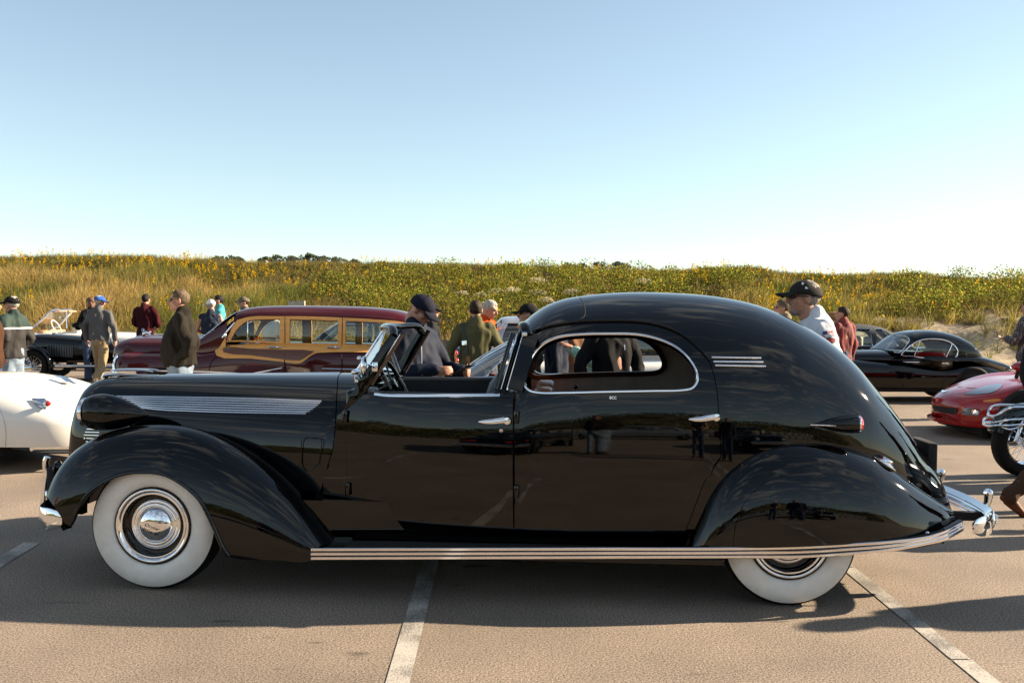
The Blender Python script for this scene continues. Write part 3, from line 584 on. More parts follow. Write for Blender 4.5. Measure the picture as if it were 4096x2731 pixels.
# hood ornament: base spear and swept wing
def ornament():
    b0 = CF.at(408, 1508, 0); b1 = CF.at(632, 1500, 0); top0 = CF.at(450, 1482, 0); top1 = CF.at(628, 1484, 0)
    og = bpy.data.objects.new('hood_ornament', None); link(og, car)
    P = np.array([b0, CF.at(440, 1499, 0), CF.at(520, 1500, 0), b1]); sweep('ornament_base', cr(P, 6), [(.028*math.cos(v), .012*math.sin(v)) for v in np.linspace(0, 2*math.pi, 15)[:-1]], CHROME, og, scale=np.interp(np.linspace(0, 1, 19), [0, .15, .4, 1], [.5, 1.3, 1, .35]))
    for s in (-1, 1):
        P = np.array([(top0[0], s*.004, top0[2]), (top0[0]+.06, s*.02, top0[2]+.006), (top1[0]-.05, s*.05, top1[2]+.006), (top1[0], s*.06, top1[2]-.002)])
        sweep('ornament_wing', cr(P, 6), [(.018*math.cos(v), .008*math.sin(v)) for v in np.linspace(0, 2*math.pi, 13)[:-1]], CHROME, og, scale=np.interp(np.linspace(0, 1, 19), [0, .2, .8, 1], [.9, 1.1, .8, .3]))
    tube('ornament_stem', [(top0[0]+.02, 0, top0[2]), (top0[0]+.03, 0, b0[2]-.005)], .012, CHROME, og)
    box('ornament_web', (top0[0]+.03, -.004, b0[2]), (top0[0]+.16, .004, top0[2]), CHROME, og)
ornament()
ribbon('hood_centre_strip', HOOD, [(632, 1500.5), (800, 1498.5), (1100, 1496), (1340, 1494)], .012, .008, CHROME, car, n=4) if False else None
hp = [HOOD.ev(a, 1.0)[0]+np.array([0, 0, .002]) for a in np.linspace(aeq(HOOD, 640), ah-.01, 24)]
sweep('hood_centre_strip', hp, [(-.007, -.004), (-.005, .004), (.005, .004), (.007, -.004)], CHROME, car)
# ------------------------------------------------ bumpers
def bumper(path, hgt, parent_name, guard=None, prof_r=.03):
    P = cr(np.array(path), 8); bs = []
    for f_ in np.linspace(-1, 1, 15):
        bump_ = .010*abs(math.sin(f_*math.pi*2.5)) if abs(f_) < .6 else 0
        bs.append((-(prof_r*(1-f_*f_)**.6+bump_), f_*hgt/2))
    bs += [(.004, hgt/2*.9), (.004, -hgt/2*.9)]
    return sweep(parent_name, P, bs, CHROME, car, up=(0, 0, 1), sharp=50, scale=np.interp(np.linspace(0, 1, len(P)), [0, .02, .07, .93, .98, 1], [.35, .75, 1, 1, .75, .35]))
f0 = CF.at(205, 1985, -.78); fe = CF.at(163, 2065, -.70); fz = .40
P = [(fe[0]+.20, -.83, fz), (fe[0]+.06, -.80, fz), (fe[0]-.0, -.68, fz), (fe[0]-.06, -.4, fz), (fe[0]-.08, 0, fz), (fe[0]-.06, .4, fz), (fe[0], .68, fz), (fe[0]+.06, .80, fz), (fe[0]+.2, .83, fz)]
bumper([(x, y, z) for x, y, z in P[::-1]], .135, 'front_bumper')
for s in (-1, 1):
    gp = CF.at(190, 1905, -.42); g1 = CF.at(180, 2000, -.42)
    sweep('bumper_guard', cr(np.array([(gp[0]+.0, s*.42, .70), (gp[0]-.012, s*.42, .66), (gp[0]-.005, s*.42, .60), (gp[0]-.02, s*.42, .50), (gp[0]-.03, s*.42, .36), (gp[0]-.01, s*.42, .28)]), 4), circ(.019, 12), CHROME, car, up=(0, 1, 0.1))
    box('bumper_bracket', (gp[0]+.03, s*.46-.03, .36), (gp[0]+.26, s*.46+.03, .44), DARK, car)
    box('bumper_bracket', (gp[0]+.06, s*.5-.05, .42), (gp[0]+.14, s*.5+.05, .66), DARK, car, bevel=.02)
    tp = CF.at(243, 1872, -.5); hn = lathe('horn', [(0, -.02), (.045, -.018), (.05, -.005), (.035, .01), (.02, .06), (0, .08)], BLACK, car, 20, 'x', (tp[0], s*.52, tp[2]))
box('licence_plate_holder', (gp[0]+.02, -.30, .50), (gp[0]+.035, .0, .64), DARK, car)
re = CF.at(3958, 2060, -.4); rz = CF.at(3900, 2088, -.62)[2]
P = [(re[0]-.36, -.80, rz), (re[0]-.22, -.76, rz), (re[0]-.08, -.60, rz), (re[0]-.015, -.35, rz), (re[0], 0, rz), (re[0]-.015, .35, rz), (re[0]-.08, .60, rz), (re[0]-.22, .76, rz), (re[0]-.40, .84, rz)]
P = [(re[0]-.24, -.76, rz), (re[0]-.14, -.70, rz), (re[0]-.05, -.55, rz), (re[0]-.01, -.3, rz), (re[0], 0, rz), (re[0]-.03, .35, rz), (re[0]-.10, .60, rz), (re[0]-.24, .78, rz), (re[0]-.46, .86, rz)]
bumper(P, .115, 'rear_bumper')
sweep('bumper_back', cr(np.array(P), 8)[24:]+np.array([-.012, 0, 0]), [(.004, -.050), (.004, .050), (.010, .050), (.010, -.050)], mat('bumper_back_paint', (.03, .03, .032), rough=.4), car)
for s in (-1, 1):
    gpth = cr(np.array([(re[0]-.005, s*.36, rz+.135), (re[0]+.010, s*.36, rz+.115), (re[0]+.004, s*.36, rz+.07), (re[0]-.006, s*.36, rz+.03), (re[0]+.018, s*.36, rz-.015), (re[0]+.020, s*.36, rz-.055), (re[0]+.0, s*.36, rz-.08)]), 4)
    sweep('bumper_guard', gpth, [(.034*math.cos(v), .026*math.sin(v)) for v in np.linspace(0, 2*math.pi, 15)[:-1]], CHROME, car, up=(-1, 0, .05), scale=np.interp(np.linspace(0, 1, len(gpth)), [0, .12, .4, .75, .92, 1], [.75, 1.0, .7, 1.35, 1.2, .7]))
    for kk in range(4): tube('guard_rib', [(re[0]+.052, s*.36-.036, rz-.052+kk*.014), (re[0]+.058, s*.36, rz-.052+kk*.014), (re[0]+.052, s*.36+.036, rz-.052+kk*.014)], .004, CHROME, car, 6)
    box('bumper_bracket', (re[0]-.40, s*.42-.02, rz-.03), (re[0]-.04, s*.42+.02, rz+.02), DARK, car)
box('rear_apron', (re[0]-.48, -.46, rz-.02), (re[0]-.30, .46, rz+.02), BLACK, car, bevel=.01)
# tail lamp pods, fuel cap, rear plate
for s in (-1, 1):
    c0 = np.array(on(BODY, 3240, 1698)[0]); c1 = np.array(on(BODY, 3425, 1692)[0]); n1 = on(BODY, 3330, 1695)[1]
    prof = cr(np.array([(0, .004), (.2, .014), (.4, .030), (.6, .042), (.8, .050), (.95, .052), (1.0, .050)]), 4); rg = []
    for f_, r_ in prof:
        c = c0*(1-f_)+c1*f_; c = c+np.array([0, -.035*f_, 0]); rg.append([(c[0], s*-1*(c[1]+r_*math.cos(v)) if s > 0 else c[1]+r_*math.cos(v), c[2]+r_*math.sin(v)) for v in np.linspace(0, 2*math.pi, 25)[:-1]])
    tl = loft('tail_lamp', rg if s > 0 else rg[::-1], BLACK, car, sharp=60)
    cc = c1+np.array([0, -.035, 0]); cc = np.array([cc[0], cc[1] if s < 0 else -cc[1], cc[2]])
    lathe('lamp_ring', [(.050, -.006), (.053, .0), (.051, .006)], CHROME, tl, 28, 'x', cc); lathe('lamp_lens', [(.048, .003), (.04, .018), (.02, .027), (0, .03)], REDLENS, tl, 28, 'x', cc)
    if s < 0:
        tube('lamp_trim', [tuple(c0+np.array([0, -.004, 0])), tuple((c0+c1)/2+np.array([0, -.05, -.004]))], .004, CHROME, tl)
p, n_ = on(RFEN, 3540, 1845)
fc_ = lathe('fuel_cap', [(.062, -.004), (.060, .010), (.050, .016), (.040, .018), (.040, .030), (.034, .038), (0, .040)], CHROME, car, 32, 'z', (0, 0, 0)); fc_.location = p; fc_.rotation_euler = Vector(n_).to_track_quat('Z', 'Y').to_euler()
lathe('cap_gasket', [(.075, -.008), (.074, .004), (.06, .008)], RUBBER, fc_, 32, 'z')
p, n_ = on(RFEN, 3706, 2133); lathe('skirt_latch', [(0, -.012), (.008, -.012), (.014, -.006), (.015, .004)], CHROME, car, 20, 'y', p+np.array([0, -.006, 0]))
pl = CF.at(3680, 1790, .0); box('rear_plate_bracket', (pl[0]-.01, -.16, pl[2]-.17), (pl[0]+.05, .16, pl[2]+.05), DARK, car, bevel=.006)
p = CF.at(3722, 1858, .0); lathe('plate_lamp', [(0, .03), (.02, .026), (.028, .0), (.02, -.03)], CHROME, car, 20, 'z', p)
# trunk shut line ribs on the fastback
for dy in (-.11, .11):
    pp = []
    for a in np.linspace(aeq(BODY, 3480), BODY.L-.06, 20):
        c = BODY.ev(a, .86)[0]; pp.append((c[0], c[1] if dy < 0 else -c[1], c[2]+.001))
    sweep('trunk_bead', pp, [(-.006, -.003), (0, .005), (.006, -.003)], BLACK, car)
# ------------------------------------------------ windscreen
nb, ntp = CF.at(1462, 1540, -.60), CF.at(1572, 1350, -.575); cb, ctp = CF.at(1432, 1477, 0), CF.at(1541, 1312, 0)
fb, ftp = np.array([nb[0], .60, nb[2]]), np.array([ntp[0], .575, ntp[2]])
root_ = np.array(on(BODY, 1382, 1632)[0])+np.array([0, .012, 0])
_bo = lambda px, py: on(BODY, px, py)[0]+np.array([0, .014, 0])
pil = cr(np.array([_bo(1374, 1648), _bo(1392, 1622), _bo(1416, 1592), _bo(1442, 1556), CF.at(1470, 1512, -.607), CF.at(1510, 1448, -.595), CF.at(1550, 1385, -.582), CF.at(1575, 1346, -.572)]), 6)
pw = np.interp(np.linspace(0, 1, len(pil)), [0, .12, .3, .5, 1], [.12, .4, .85, 1.0, .72])
o = sweep('windscreen_pillar', pil, [(-.020, -.036), (-.032, 0), (-.020, .036), (.012, .034), (.018, 0), (.012, -.034)], BLACK, car, up=(-1, 0, .6), scale=pw); mirror(o)
hdr = cr(np.array([pil[-1]+np.array([-.004, .01, 0]), (ntp[0]-.015, -.50, ntp[2]+.045), (ctp[0]+.04, -.25, ctp[2]+.006), (ctp[0]+.012, 0, ctp[2]+.012), (ctp[0]+.04, .25, ctp[2]+.006), (ntp[0]-.015, .50, ntp[2]+.045), (pil[-1][0]-.004, -pil[-1][1]-.01, pil[-1][2])]), 8)
sweep('windscreen_header', hdr, [(.026*math.cos(v), .022*math.sin(v)) for v in np.linspace(0, 2*math.pi, 15)[:-1]], BLACK, car)
tube('windscreen_centre_post', [cb, ctp], .011, CHROME, car)
for s in (-1, 1):
    q_ = [(nb[0], s*.585, nb[2]-.02), (cb[0], 0, cb[2]), (ctp[0], 0, ctp[2]), (ntp[0]-.01, s*.55, ntp[2]+.02)]
    mk('windscreen_glass', q_, [(0, 1, 2, 3) if s < 0 else (3, 2, 1, 0)], glass('screen_glass', (.9, .95, .97), .9), car, False)
    sweep('windscreen_sill', cr(np.array([(nb[0]-.0, s*.60, nb[2]-.03), (nb[0]-.05, s*.35, nb[2]+.03), (cb[0]-.01, 0, cb[2]-.01)]), 6), circ(.016, 10), CHROME, car)
    gl = [(root_[0]+.1, s*.59, root_[2]+.10)]
    ch = pil[19:]+np.array([.050, .01, .018]); ch = ch*np.array([1, -s, 1]) if s > 0 else ch
    tube('window_channel', ch, .016, mat('brown_channel', (.05, .035, .028), rough=.25, metal=.5), car); tube('channel_chrome', ch+np.array([-.012, -.012 if s < 0 else .012, -.006]), .005, CHROME, car)
# mirror on the hinge post, spotlight-like horns on the cowl
mp_ = bpy.data.objects.new('door_mirror', None); link(mp_, car); hm = CF.at(1500, 1468, -.63)
box('mirror_bracket', tuple(CF.at(1490, 1482, -.63)-np.array([.004, .004, .006])), tuple(CF.at(1508, 1452, -.63)+np.array([.004, .006, .006])), CHROME, mp_, bevel=.006)
tube('mirror_arm', [CF.at(1500, 1468, -.66), CF.at(1468, 1455, -.72)], .006, CHROME, mp_)
mc = CF.at(1458, 1465, -.73); rg = [[(mc[0]+dx*.7, mc[1]+r_*.045*math.cos(v), mc[2]+r_*.062*math.sin(v)) for v in np.linspace(0, 2*math.pi, 29)[:-1]] for dx, r_ in ((-.03, .25), (-.026, .6), (-.015, .9), (0, 1.0), (.006, .97))]
loft('mirror_shell', rg[::-1], CHROME, mp_, sharp=50)
k0 = CF.at(1437, 1433, -.70); lathe('mirror_knob', [(0, -.015), (.011, -.011), (.015, 0), (.011, .011), (0, .015)], CHROME, mp_, 20, 'x', k0); tube('mirror_arm', [k0, CF.at(1460, 1440, -.73)], .008, CHROME, mp_)
for s in (-1, 1):
    c0 = CF.at(1418, 1488, -.38); c0[1] = s*.38
    fg = lathe('cowl_lamp', [(0, -.018), (.011, -.016), (.016, -.006), (.016, .006), (.009, .025), (0, .04)], CHROME, car, 20, 'x', c0); tube('lamp_stem', [c0, c0+np.array([.01, 0, -.06])], .010, CHROME, fg)
# ------------------------------------------------ open driver's cabin
zb = CF.at(1700, 1585, -.70)[2]
for s in (-1, 1):
    xs0, xs1 = nb[0]+.02, CF.at(2040, 1585, -.70)[0]
    mk('door_inner_panel', [(xs0, s*.585, .45), (xs1, s*.69, .45), (xs1, s*.675, zb-.004), (xs0, s*.575, zb-.004)], [(0, 1, 2, 3) if s > 0 else (3, 2, 1, 0)], LEATHER, car, False)
    mk('door_top_cap', [(xs0, s*.575, zb-.002), (xs1, s*.675, zb-.002), (xs1, s*.75, zb+.004), (xs0, s*.645, zb+.004)], [(0, 1, 2, 3) if s < 0 else (3, 2, 1, 0)], LEATHER, car, False)
    tube('door_top_roll', [(xs0, s*.60, zb+.0), (xs1, s*.70, zb+.0)], .02, LEATHER, car)
xd = CF.at(1480, 1560, -.3)[0]
box('dashboard', (xd-.10, -.56, .72), (xd+.06, .56, zb+.02), BLACK, car, bevel=.03)
for y in (-.38, -.22, .1): lathe('dash_gauge', [(.045, 0), (.045, .008), (.04, .012), (0, .010)], CHROME, car, 24, 'x', (xd+.06, y, zb-.06))
sw = CF.at(1592, 1520, -.36); swo = bpy.data.objects.new('steering_wheel', None); link(swo, car); swo.location = (sw[0]-.02, -.36, sw[2]-.02); swo.rotation_euler = (0, R(60), 0)
V, Fc = [], []; th = np.linspace(0, 2*math.pi, 41)
tube('wheel_rim', [(.205*math.cos(v), .205*math.sin(v), 0) for v in th[:-1]], .013, BLACK, swo, 10, closed=True)
for k in range(3):
    v = k*2*math.pi/3+.5; tube('spoke', [(0, 0, -.02), (.2*math.cos(v), .2*math.sin(v), 0)], .007, BLACK, swo)
lathe('horn_button', [(0, .01), (.03, .008), (.036, -.01), (.03, -.03)], BLACK, swo, 20, 'z'); tube('steering_column', [(0, 0, -.02), (0, 0, -.5)], .022, BLACK, swo)
# front bench seat
def seat(name, x0, x1, zt_, material, ww=.66, thick=.15, base=True):
    st = bpy.data.objects.new(name, None); link(st, car); rg = []
    for y in np.linspace(-ww, ww, 21):
        e = (1-abs(y/ww)**6)**.5*.9+.1; lift = zt_-.55; rg.append([(x0+(x1-x0)*(c_[1]*e*.5+.5)*1.0, y, .55+lift*(.5+.5*c_[0]*(0.6+.4*e))) for c_ in [(-1, -.9), (-.5, -1), (0, -.95), (.5, -.8), (.8, -.5), (1, 0), (.92, .55), (.6, .9), (0, 1), (-.5, 1), (-1, .9)]])
    loft('seat_back', rg, material, st, sharp=80)
    if base: box('seat_cushion', (x0-.42, -ww, .48), (x0+.05, ww, .66), material, st, bevel=.05, seg=4)
    return st
xs = CF.at(1960, 1500, -.35)[0]; zs = CF.at(1985, 1484, -.45)[2]
seat('front_seat', xs-.06, xs+.18, zs, LEATHER)
# division between cabins: posts, header and glass
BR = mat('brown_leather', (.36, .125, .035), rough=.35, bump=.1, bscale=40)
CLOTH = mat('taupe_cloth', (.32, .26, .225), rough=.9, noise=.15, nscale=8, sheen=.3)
for s in (-1, 1):
    P = np.array([CF.at(2066, 1560, -.745), CF.at(2092, 1470, -.70), CF.at(2118, 1380, -.655), CF.at(2132, 1335, -.635)]); P = P*np.array([1, -s, 1]) if s > 0 else P
    sweep('division_post', cr(P, 5), [(-.05, -.012), (-.05, .012), (.035, .012), (.035, -.012)] if s < 0 else [(-.035, -.012), (-.035, .012), (.05, .012), (.05, -.012)], BLACK, car, up=(0, -s*-1, 0.2))
    tube('post_chrome', cr(P+np.array([-.055, -.004*-s, .0]), 5), .0055, CHROME, car)
    P2 = P+np.array([-.12, -.03*s, .0]); tube('division_channel', cr(P2, 5), .014, BLACK, car); tube('channel_chrome', cr(P2+np.array([.03, 0, 0]), 5), .005, CHROME, car)
    P3 = P+np.array([-.075, -.06*s, .0]); tube('division_channel', cr(P3, 5), .018, BLACK, car)
hx0 = CF.at(2086, 1296, 0); ph = CF.at(2120, 1330, -.64)
hp = cr(np.array([(ph[0]-.01, -.655, ph[2]-.02), (ph[0]-.03, -.60, ph[2]+.03), (hx0[0]+.03, -.35, hx0[2]-.02), (hx0[0]+.012, 0, hx0[2]-.005), (hx0[0]+.03, .35, hx0[2]-.02), (ph[0]-.03, .60, ph[2]+.03), (ph[0]-.01, .655, ph[2]-.02)]), 6)
sweep('roof_header', hp, [(.034*math.cos(v), .024*math.sin(v)) for v in np.linspace(0, 2*math.pi, 17)[:-1]], BLACK, car)
for s in (-1, 1): lathe('header_catch', [(0, -.018), (.012, -.014), (.016, 0), (.012, .014), (0, .018)], CHROME, car, 16, 'x', (ph[0]-.03, s*.665, ph[2]-.01))
xq = ph[0]
mk('division_glass', [(xq-.14, -.66, zb), (xq-.14, .66, zb), (xq-.02, .60, ph[2]), (xq-.02, -.60, ph[2])], [(0, 1, 2, 3)], GLASS, car, False)
box('division_wall', (xq-.17, -.70, .42), (xq-.13, .70, zb-.05), LEATHER, car)
# rear cabin lining with its own window openings
LIN = Hull([(r_[0], max(r_[1]-.045, .3), max(r_[2]-.055, .04), 0, r_[4]) for r_ in BODY.C[::4]], CF, p=3.1, q=2.1, drop=.42, tuck=.03, n=4)
k_ = aeq(LIN, 2110); k2_ = aeq(LIN, 3330)
def ln(o_): return np.array([LIN.inv(*BODY.fr.proj(BODY.ev(a, t))[0]) for a, t in o_])
nwin = ln(inset(dwin*np.array([1, 1.2]), -.022)/np.array([1, 1.2])); lwin = np.array([(a-.04, t) for a, t in ln(inset(dwin*np.array([1, 1.2]), .006)/np.array([1, 1.2]))])
lout = [(a, 1.0) for a in np.linspace(k_, k2_, 30)]+[(k2_, t) for t in np.linspace(.9, -.5, 12)]+[(a, -.55) for a in np.linspace(k2_, k_, 20)]+[(k_, t) for t in np.linspace(-.5, .9, 12)]
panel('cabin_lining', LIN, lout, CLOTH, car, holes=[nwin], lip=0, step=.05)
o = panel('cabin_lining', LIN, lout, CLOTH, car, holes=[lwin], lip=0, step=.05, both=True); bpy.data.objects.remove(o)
o = ribbon('inner_window_frame', LIN, [tuple(LIN.fr.proj(LIN.ev(a, t))[0]) for a, t in lwin[::4]], .035, .012, mat('walnut', (.03, .014, .008), rough=.3, noise=.3, nscale=12), car, n=4, closed=True, off=-.014); mirror(o); bpy.data.objects.remove(o)
o = ribbon('inner_window_chrome', LIN, [tuple(LIN.fr.proj(LIN.ev(a, t))[0]) for a, t in lwin[::4]], .012, .020, CHROME, car, n=4, closed=True, off=-.010); mirror(o); bpy.data.objects.remove(o)
ribbon('roof_seam', BODY, [(2316, 1188), (2331, 1205), (2340, 1238), (2338, 1262), (2322, 1276), (2290, 1282)], .006, .0025, DARK, car, n=4, both=True)
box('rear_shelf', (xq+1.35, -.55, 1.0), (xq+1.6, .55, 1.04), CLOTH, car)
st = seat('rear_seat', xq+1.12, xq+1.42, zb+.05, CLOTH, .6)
# occasional seats behind the division
for y in (-.28, .30):
    rg = []
    for x_, hz in ((xq+.02, .9), (xq+.04, 1.0), (xq+.11, 1.0), (xq+.13, .92)):
        rg.append([(x_+(.03 if i in () else 0), y+.24*math.copysign(abs(math.cos(v))**.7, math.cos(v)), (zb-.10)+.13*hz*math.copysign(abs(math.sin(v))**.8, math.sin(v))) for i, v in enumerate(np.linspace(0, 2*math.pi, 25)[:-1])])
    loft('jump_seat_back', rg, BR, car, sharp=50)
for (px, py) in ((2304, 1548),): 
    c0 = CF.at(px, py, .55); lathe('window_knob', [(0, -.016), (.013, -.010), (.018, 0), (.013, .012), (.006, .016)], BLACK, car, 16, 'z', c0); tube('knob_stem', [c0, c0-np.array([0, 0, .04])], .005, CHROME, car)
# ================================================================== the other cars
from mathutils.bvhtree import BVHTree
def crows(fr, pts, yp):
    o = []
    for q in pts:
        px, py, W = q[:3]; yc = q[3] if len(q) > 3 else 0; zw = q[4] if len(q) > 4 else .5
        p = fr.at(px, py, yp); o.append((p[0], p[2], W, yc, min(zw, p[2]-.02)))
    return o
def band(h, a0, a1, t0=-.4, t1=1.0, k=24):
    return [(a, t1) for a in np.linspace(a0, a1, k)]+[(a1, t) for t in np.linspace(t1-.05, t0+.05, 10)]+[(a, t0) for a in np.linspace(a1, a0, k)]+[(a0, t) for t in np.linspace(t0+.05, t1-.05, 10)]
def apx(h, px, yp):
    G = h.fr.proj(np.stack([h.C[:, 0], np.full(len(h.C), yp), h.C[:, 1]], -1)); return float(np.interp(px, G[:, 0], h.a))
def cwheel(par, x, y, r_, w_, s, style='disc', rimmat=None):
    W_ = bpy.data.objects.new('wheel', None); link(W_, par); W_.location = (x, y, r_); rimmat = rimmat or ALU; ri = r_*.66
    lathe('tyre', [(q, s*h) for q, h in [(ri, -.005), (ri*1.06, .006), (r_*.9, .010), (r_*.975, -.008), (r_, -.03), (r_, -w_+.03), (r_*.97, -w_), (ri, -w_)]][::-s], TYRE, W_, 40, sharp=50)
    if style == 'disc':
        lathe('rim', [(q, s*h) for q, h in [(ri, -.004), (ri*.96, .004), (ri*.86, -.012), (ri*.6, -.006), (ri*.58, .01), (ri*.3, .02), (0, .022)]][::-s], rimmat, W_, 40, sharp=40)
    elif style == 'wire':
        lathe('rim', [(q, s*h) for q, h in [(ri, -.004), (ri*.97, .004), (ri*.9, -.02), (ri*.86, -.06)]][::-s], rimmat, W_, 40, sharp=40)
        lathe('hub', [(q, s*h) for q, h in [(0, .03), (.03, .028), (.045, .0), (.05, -.08)]][::-s], CHROME, W_, 20)
        V, Fc = [], []
        for k in range(36):
            a0 = 2*math.pi*k/36; a1 = a0+(.45 if k % 2 else -.45); p0 = np.array([.045*math.cos(a0), s*(-.01 if k % 4 < 2 else -.06), .045*math.sin(a0)]); p1 = np.array([ri*.93*math.cos(a1), s*-.02, ri*.93*math.sin(a1)])
            v, f = sweep('', [p0, p1], circ(.0032, 4), None, ret=True, up=(0, 1, .1)); b = len(V); V += v; Fc += [tuple(i+b for i in q) for q in f]
        tag(mk('spokes', V, Fc, CHROME, W_, False), kind='stuff')
    elif style == 'five':
        lathe('rim', [(q, s*h) for q, h in [(ri, -.004), (ri*.98, .008), (ri*.93, .0), (ri*.90, -.06)]][::-s], rimmat, W_, 48, sharp=40)
        lathe('brake_disc', [(ri*.8, s*-.07), (.06, s*-.068), (.0, s*-.066)][::-s], mat('cast_iron', (.08, .08, .085), rough=.5, metal=.8), W_, 40)
        for k in range(5):
            a = 2*math.pi*k/5+.3; d = np.array([math.cos(a), 0, math.sin(a)]); n = np.array([-math.sin(a), 0, math.cos(a)]); rg = []
            for q, ww, dp in ((.03, .035, -.005), (ri*.4, .03, -.006), (ri*.75, .04, .0), (ri*.95, .055, -.004)):
                c = d*q; rg.append([tuple(c-n*ww+np.array([0, s*(dp-.03), 0])), tuple(c-n*ww*.7+np.array([0, s*dp, 0])), tuple(c+n*ww*.7+np.array([0, s*dp, 0])), tuple(c+n*ww+np.array([0, s*(dp-.03), 0]))])
            loft('spoke', rg, rimmat, W_, closed=True, sharp=40)
        lathe('hub_cap', [(0, s*.006), (.03, s*.004), (.045, s*-.01)][::-s], rimmat, W_, 24)
    return W_
def bvh_of(objs):
    V, Fc = [], []
    for o in objs:
        b = len(V); V += [tuple(v.co) for v in o.data.vertices]; Fc += [tuple(i+b for i in p.vertices) for p in o.data.polygons]
    return BVHTree.FromPolygons(V, Fc)
def patch(name, bv, fr, outline, material, parent, off=.004, n=4, step=12.0, smooth_outline=True):
    """thin piece lying on a body: pixel outline thrown onto the surface"""
    O = cr(np.array(outline, float), n, True) if smooth_outline else np.array(outline, float)
    g0, g1 = O.min(0), O.max(0); X, Y = np.meshgrid(np.arange(g0[0], g1[0], step)+step/2, np.arange(g0[1], g1[1], step)+step/2); G = np.stack([X.ravel(), Y.ravel()], -1)
    if len(G): G = G[inpoly(G, O)]
    if len(G): G = G[segdist(G, O) > step*.45]
    A = np.concatenate([O, G]) if len(G) else O; k = len(O)
    r_ = delaunay_2d_cdt([Vector(v) for v in A], [(i, (i+1) % k) for i in range(k)], [], 1, 1e-4); v2 = np.array([tuple(v) for v in r_[0]]); fs = [f for f in r_[2] if inpoly(v2[list(f)].mean(0)[None], O)[0]]
    P = []; last = None; o_ = Vector(fr.loc(CAM))
    for x, y in v2:
        _, d = fr.ray(x, y); loc, nn, _, _ = bv.ray_cast(o_, Vector(d).normalized())
        P.append(None if loc is None else (np.array(loc), np.array(nn)))
    ok = [q for q in P if q is not None]
    if not ok: return None
    fs = [f for f in fs if all(P[i] is not None for i in f)]
    V = []
    for (x, y), q in zip(v2, P):
        if q is None:
            j = min(range(len(P)), key=lambda i: 1e9 if P[i] is None else (v2[i][0]-x)**2+(v2[i][1]-y)**2); c = fr.at(x, y, P[j][0][1]); V.append(c)
        else:
            nn = q[1] if q[1]@(np.array(o_)-q[0]) > 0 else -q[1]; V.append(q[0]+nn*off)
    return mk(name, V, [f if True else f for f in fs], material, parent, True)
MAROON = paint('maroon_paint', (.055, .006, .010), rough=.05)
WOODL = mat('ash_wood', (.74, .335, .08), rough=.4, coat=.2, noise=.22, nscale=9, stretch=(1, 1, 14), nd=6)
WOODD = mat('mahogany', (.11, .035, .012), rough=.3, coat=.6, noise=.3, nscale=8, stretch=(1, 1, 14), nd=6)
# ------------------------------------------------------------------ wooden wagon
WG = Frame(*(WF.at(1130, 1240, 15.4)[:2]), R(-1.0)); NW = -.9
wag = thing('wood_bodied_wagon', 'maroon vintage station wagon with varnished wooden sides parked behind the town car hood', 'car', WG)
HA = Hull(crows(WG, [(440, 1475, .60), (441, 1440, .70), (446, 1416, .78), (460, 1408, .82), (560, 1406, .86), (700, 1405, .88), (800, 1402, .89), (865, 1388, .90), (930, 1373, .905), (1000, 1369, .91), (1200, 1371, .92), (1400, 1374, .92), (1600, 1382, .91), (1700, 1393, .88), (1760, 1403, .84), (1788, 1412, .80), (1797, 1440, .74), (1800, 1480, .66)], NW), WG, p=5.5, q=5, drop=.45, tuck=.12)
lower = panel('body', HA, band(HA, 0, HA.L, -.55, 1.0, 50), MAROON, wag, lip=0, both=True, step=.06)
HB = Hull(crows(WG, [(497, 1400, .40, 0, .8), (500, 1378, .45, 0, .85), (512, 1360, .50, 0, .86), (556, 1347, .56, 0, .86), (677, 1343, .62, 0, .86), (870, 1344, .70, 0, .86), (960, 1350, .73, 0, .86)], 0), WG, p=3.4, q=3)
panel('hood', HB, band(HB, 0, HB.L, 0, 1.0, 24), MAROON, wag, lip=0, both=True, step=.05)
HC = Hull(crows(WG, [(846, 1347, .70, 0, .98), (900, 1302, .72, 0, .98), (950, 1262, .735, 0, .98), (985, 1241, .745, 0, .98), (1040, 1228, .75, 0, .98), (1120, 1223, .755, 0, .98), (1350, 1224, .76, 0, .98), (1500, 1229, .755, 0, .98), (1600, 1240, .745, 0, .98), (1650, 1254, .735, 0, .98), (1690, 1277, .72, 0, .98), (1725, 1315, .70, 0, .98), (1752, 1365, .68, 0, .98), (1768, 1396, .67, 0, .98)], 0), WG, p=5, q=4.2, drop=.3, tuck=0)
edge = [(938, 1292), (960, 1272), (1000, 1265), (1120, 1263), (1250, 1264), (1370, 1269), (1500, 1276), (1600, 1285), (1660, 1300)]
de = np.array([HC.inv(x, y) for x, y in cr(edge, 4)])
panel('roof', HC, [(a, 1.0) for a in np.linspace(de[0][0]-.02, de[-1][0]+.25, 40)]+[(de[-1][0]+.25, .6), (de[-1][0]+.1, .55)]+list(de[::-1]), MAROON, wag, lip=.03, both=True, step=.06)
wtop = [(949, 1280), (1000, 1267), (1120, 1265), (1250, 1266), (1370, 1271), (1500, 1278), (1600, 1287), (1660, 1302)]
wf = [HC.inv(x, y) for x, y in cr(wtop, 3)]+[HC.inv(x, y) for x, y in [(1700, 1384), (1600, 1384), (1380, 1381), (1120, 1376), (905, 1368), (920, 1330)]]
W1 = [(922, 1362), (935, 1336), (960, 1304), (985, 1285), (1010, 1279), (1060, 1277), (1120, 1276), (1119, 1320), (1118, 1367)]
W2 = [(1160, 1277), (1250, 1279), (1354, 1283), (1353, 1330), (1351, 1374), (1250, 1373), (1158, 1371), (1159, 1320)]
W3 = [(1383, 1284), (1500, 1289), (1590, 1298), (1640, 1320), (1650, 1378), (1500, 1380), (1381, 1377), (1382, 1330)]
dm = lambda L: [HC.inv(x, y) for x, y in L]
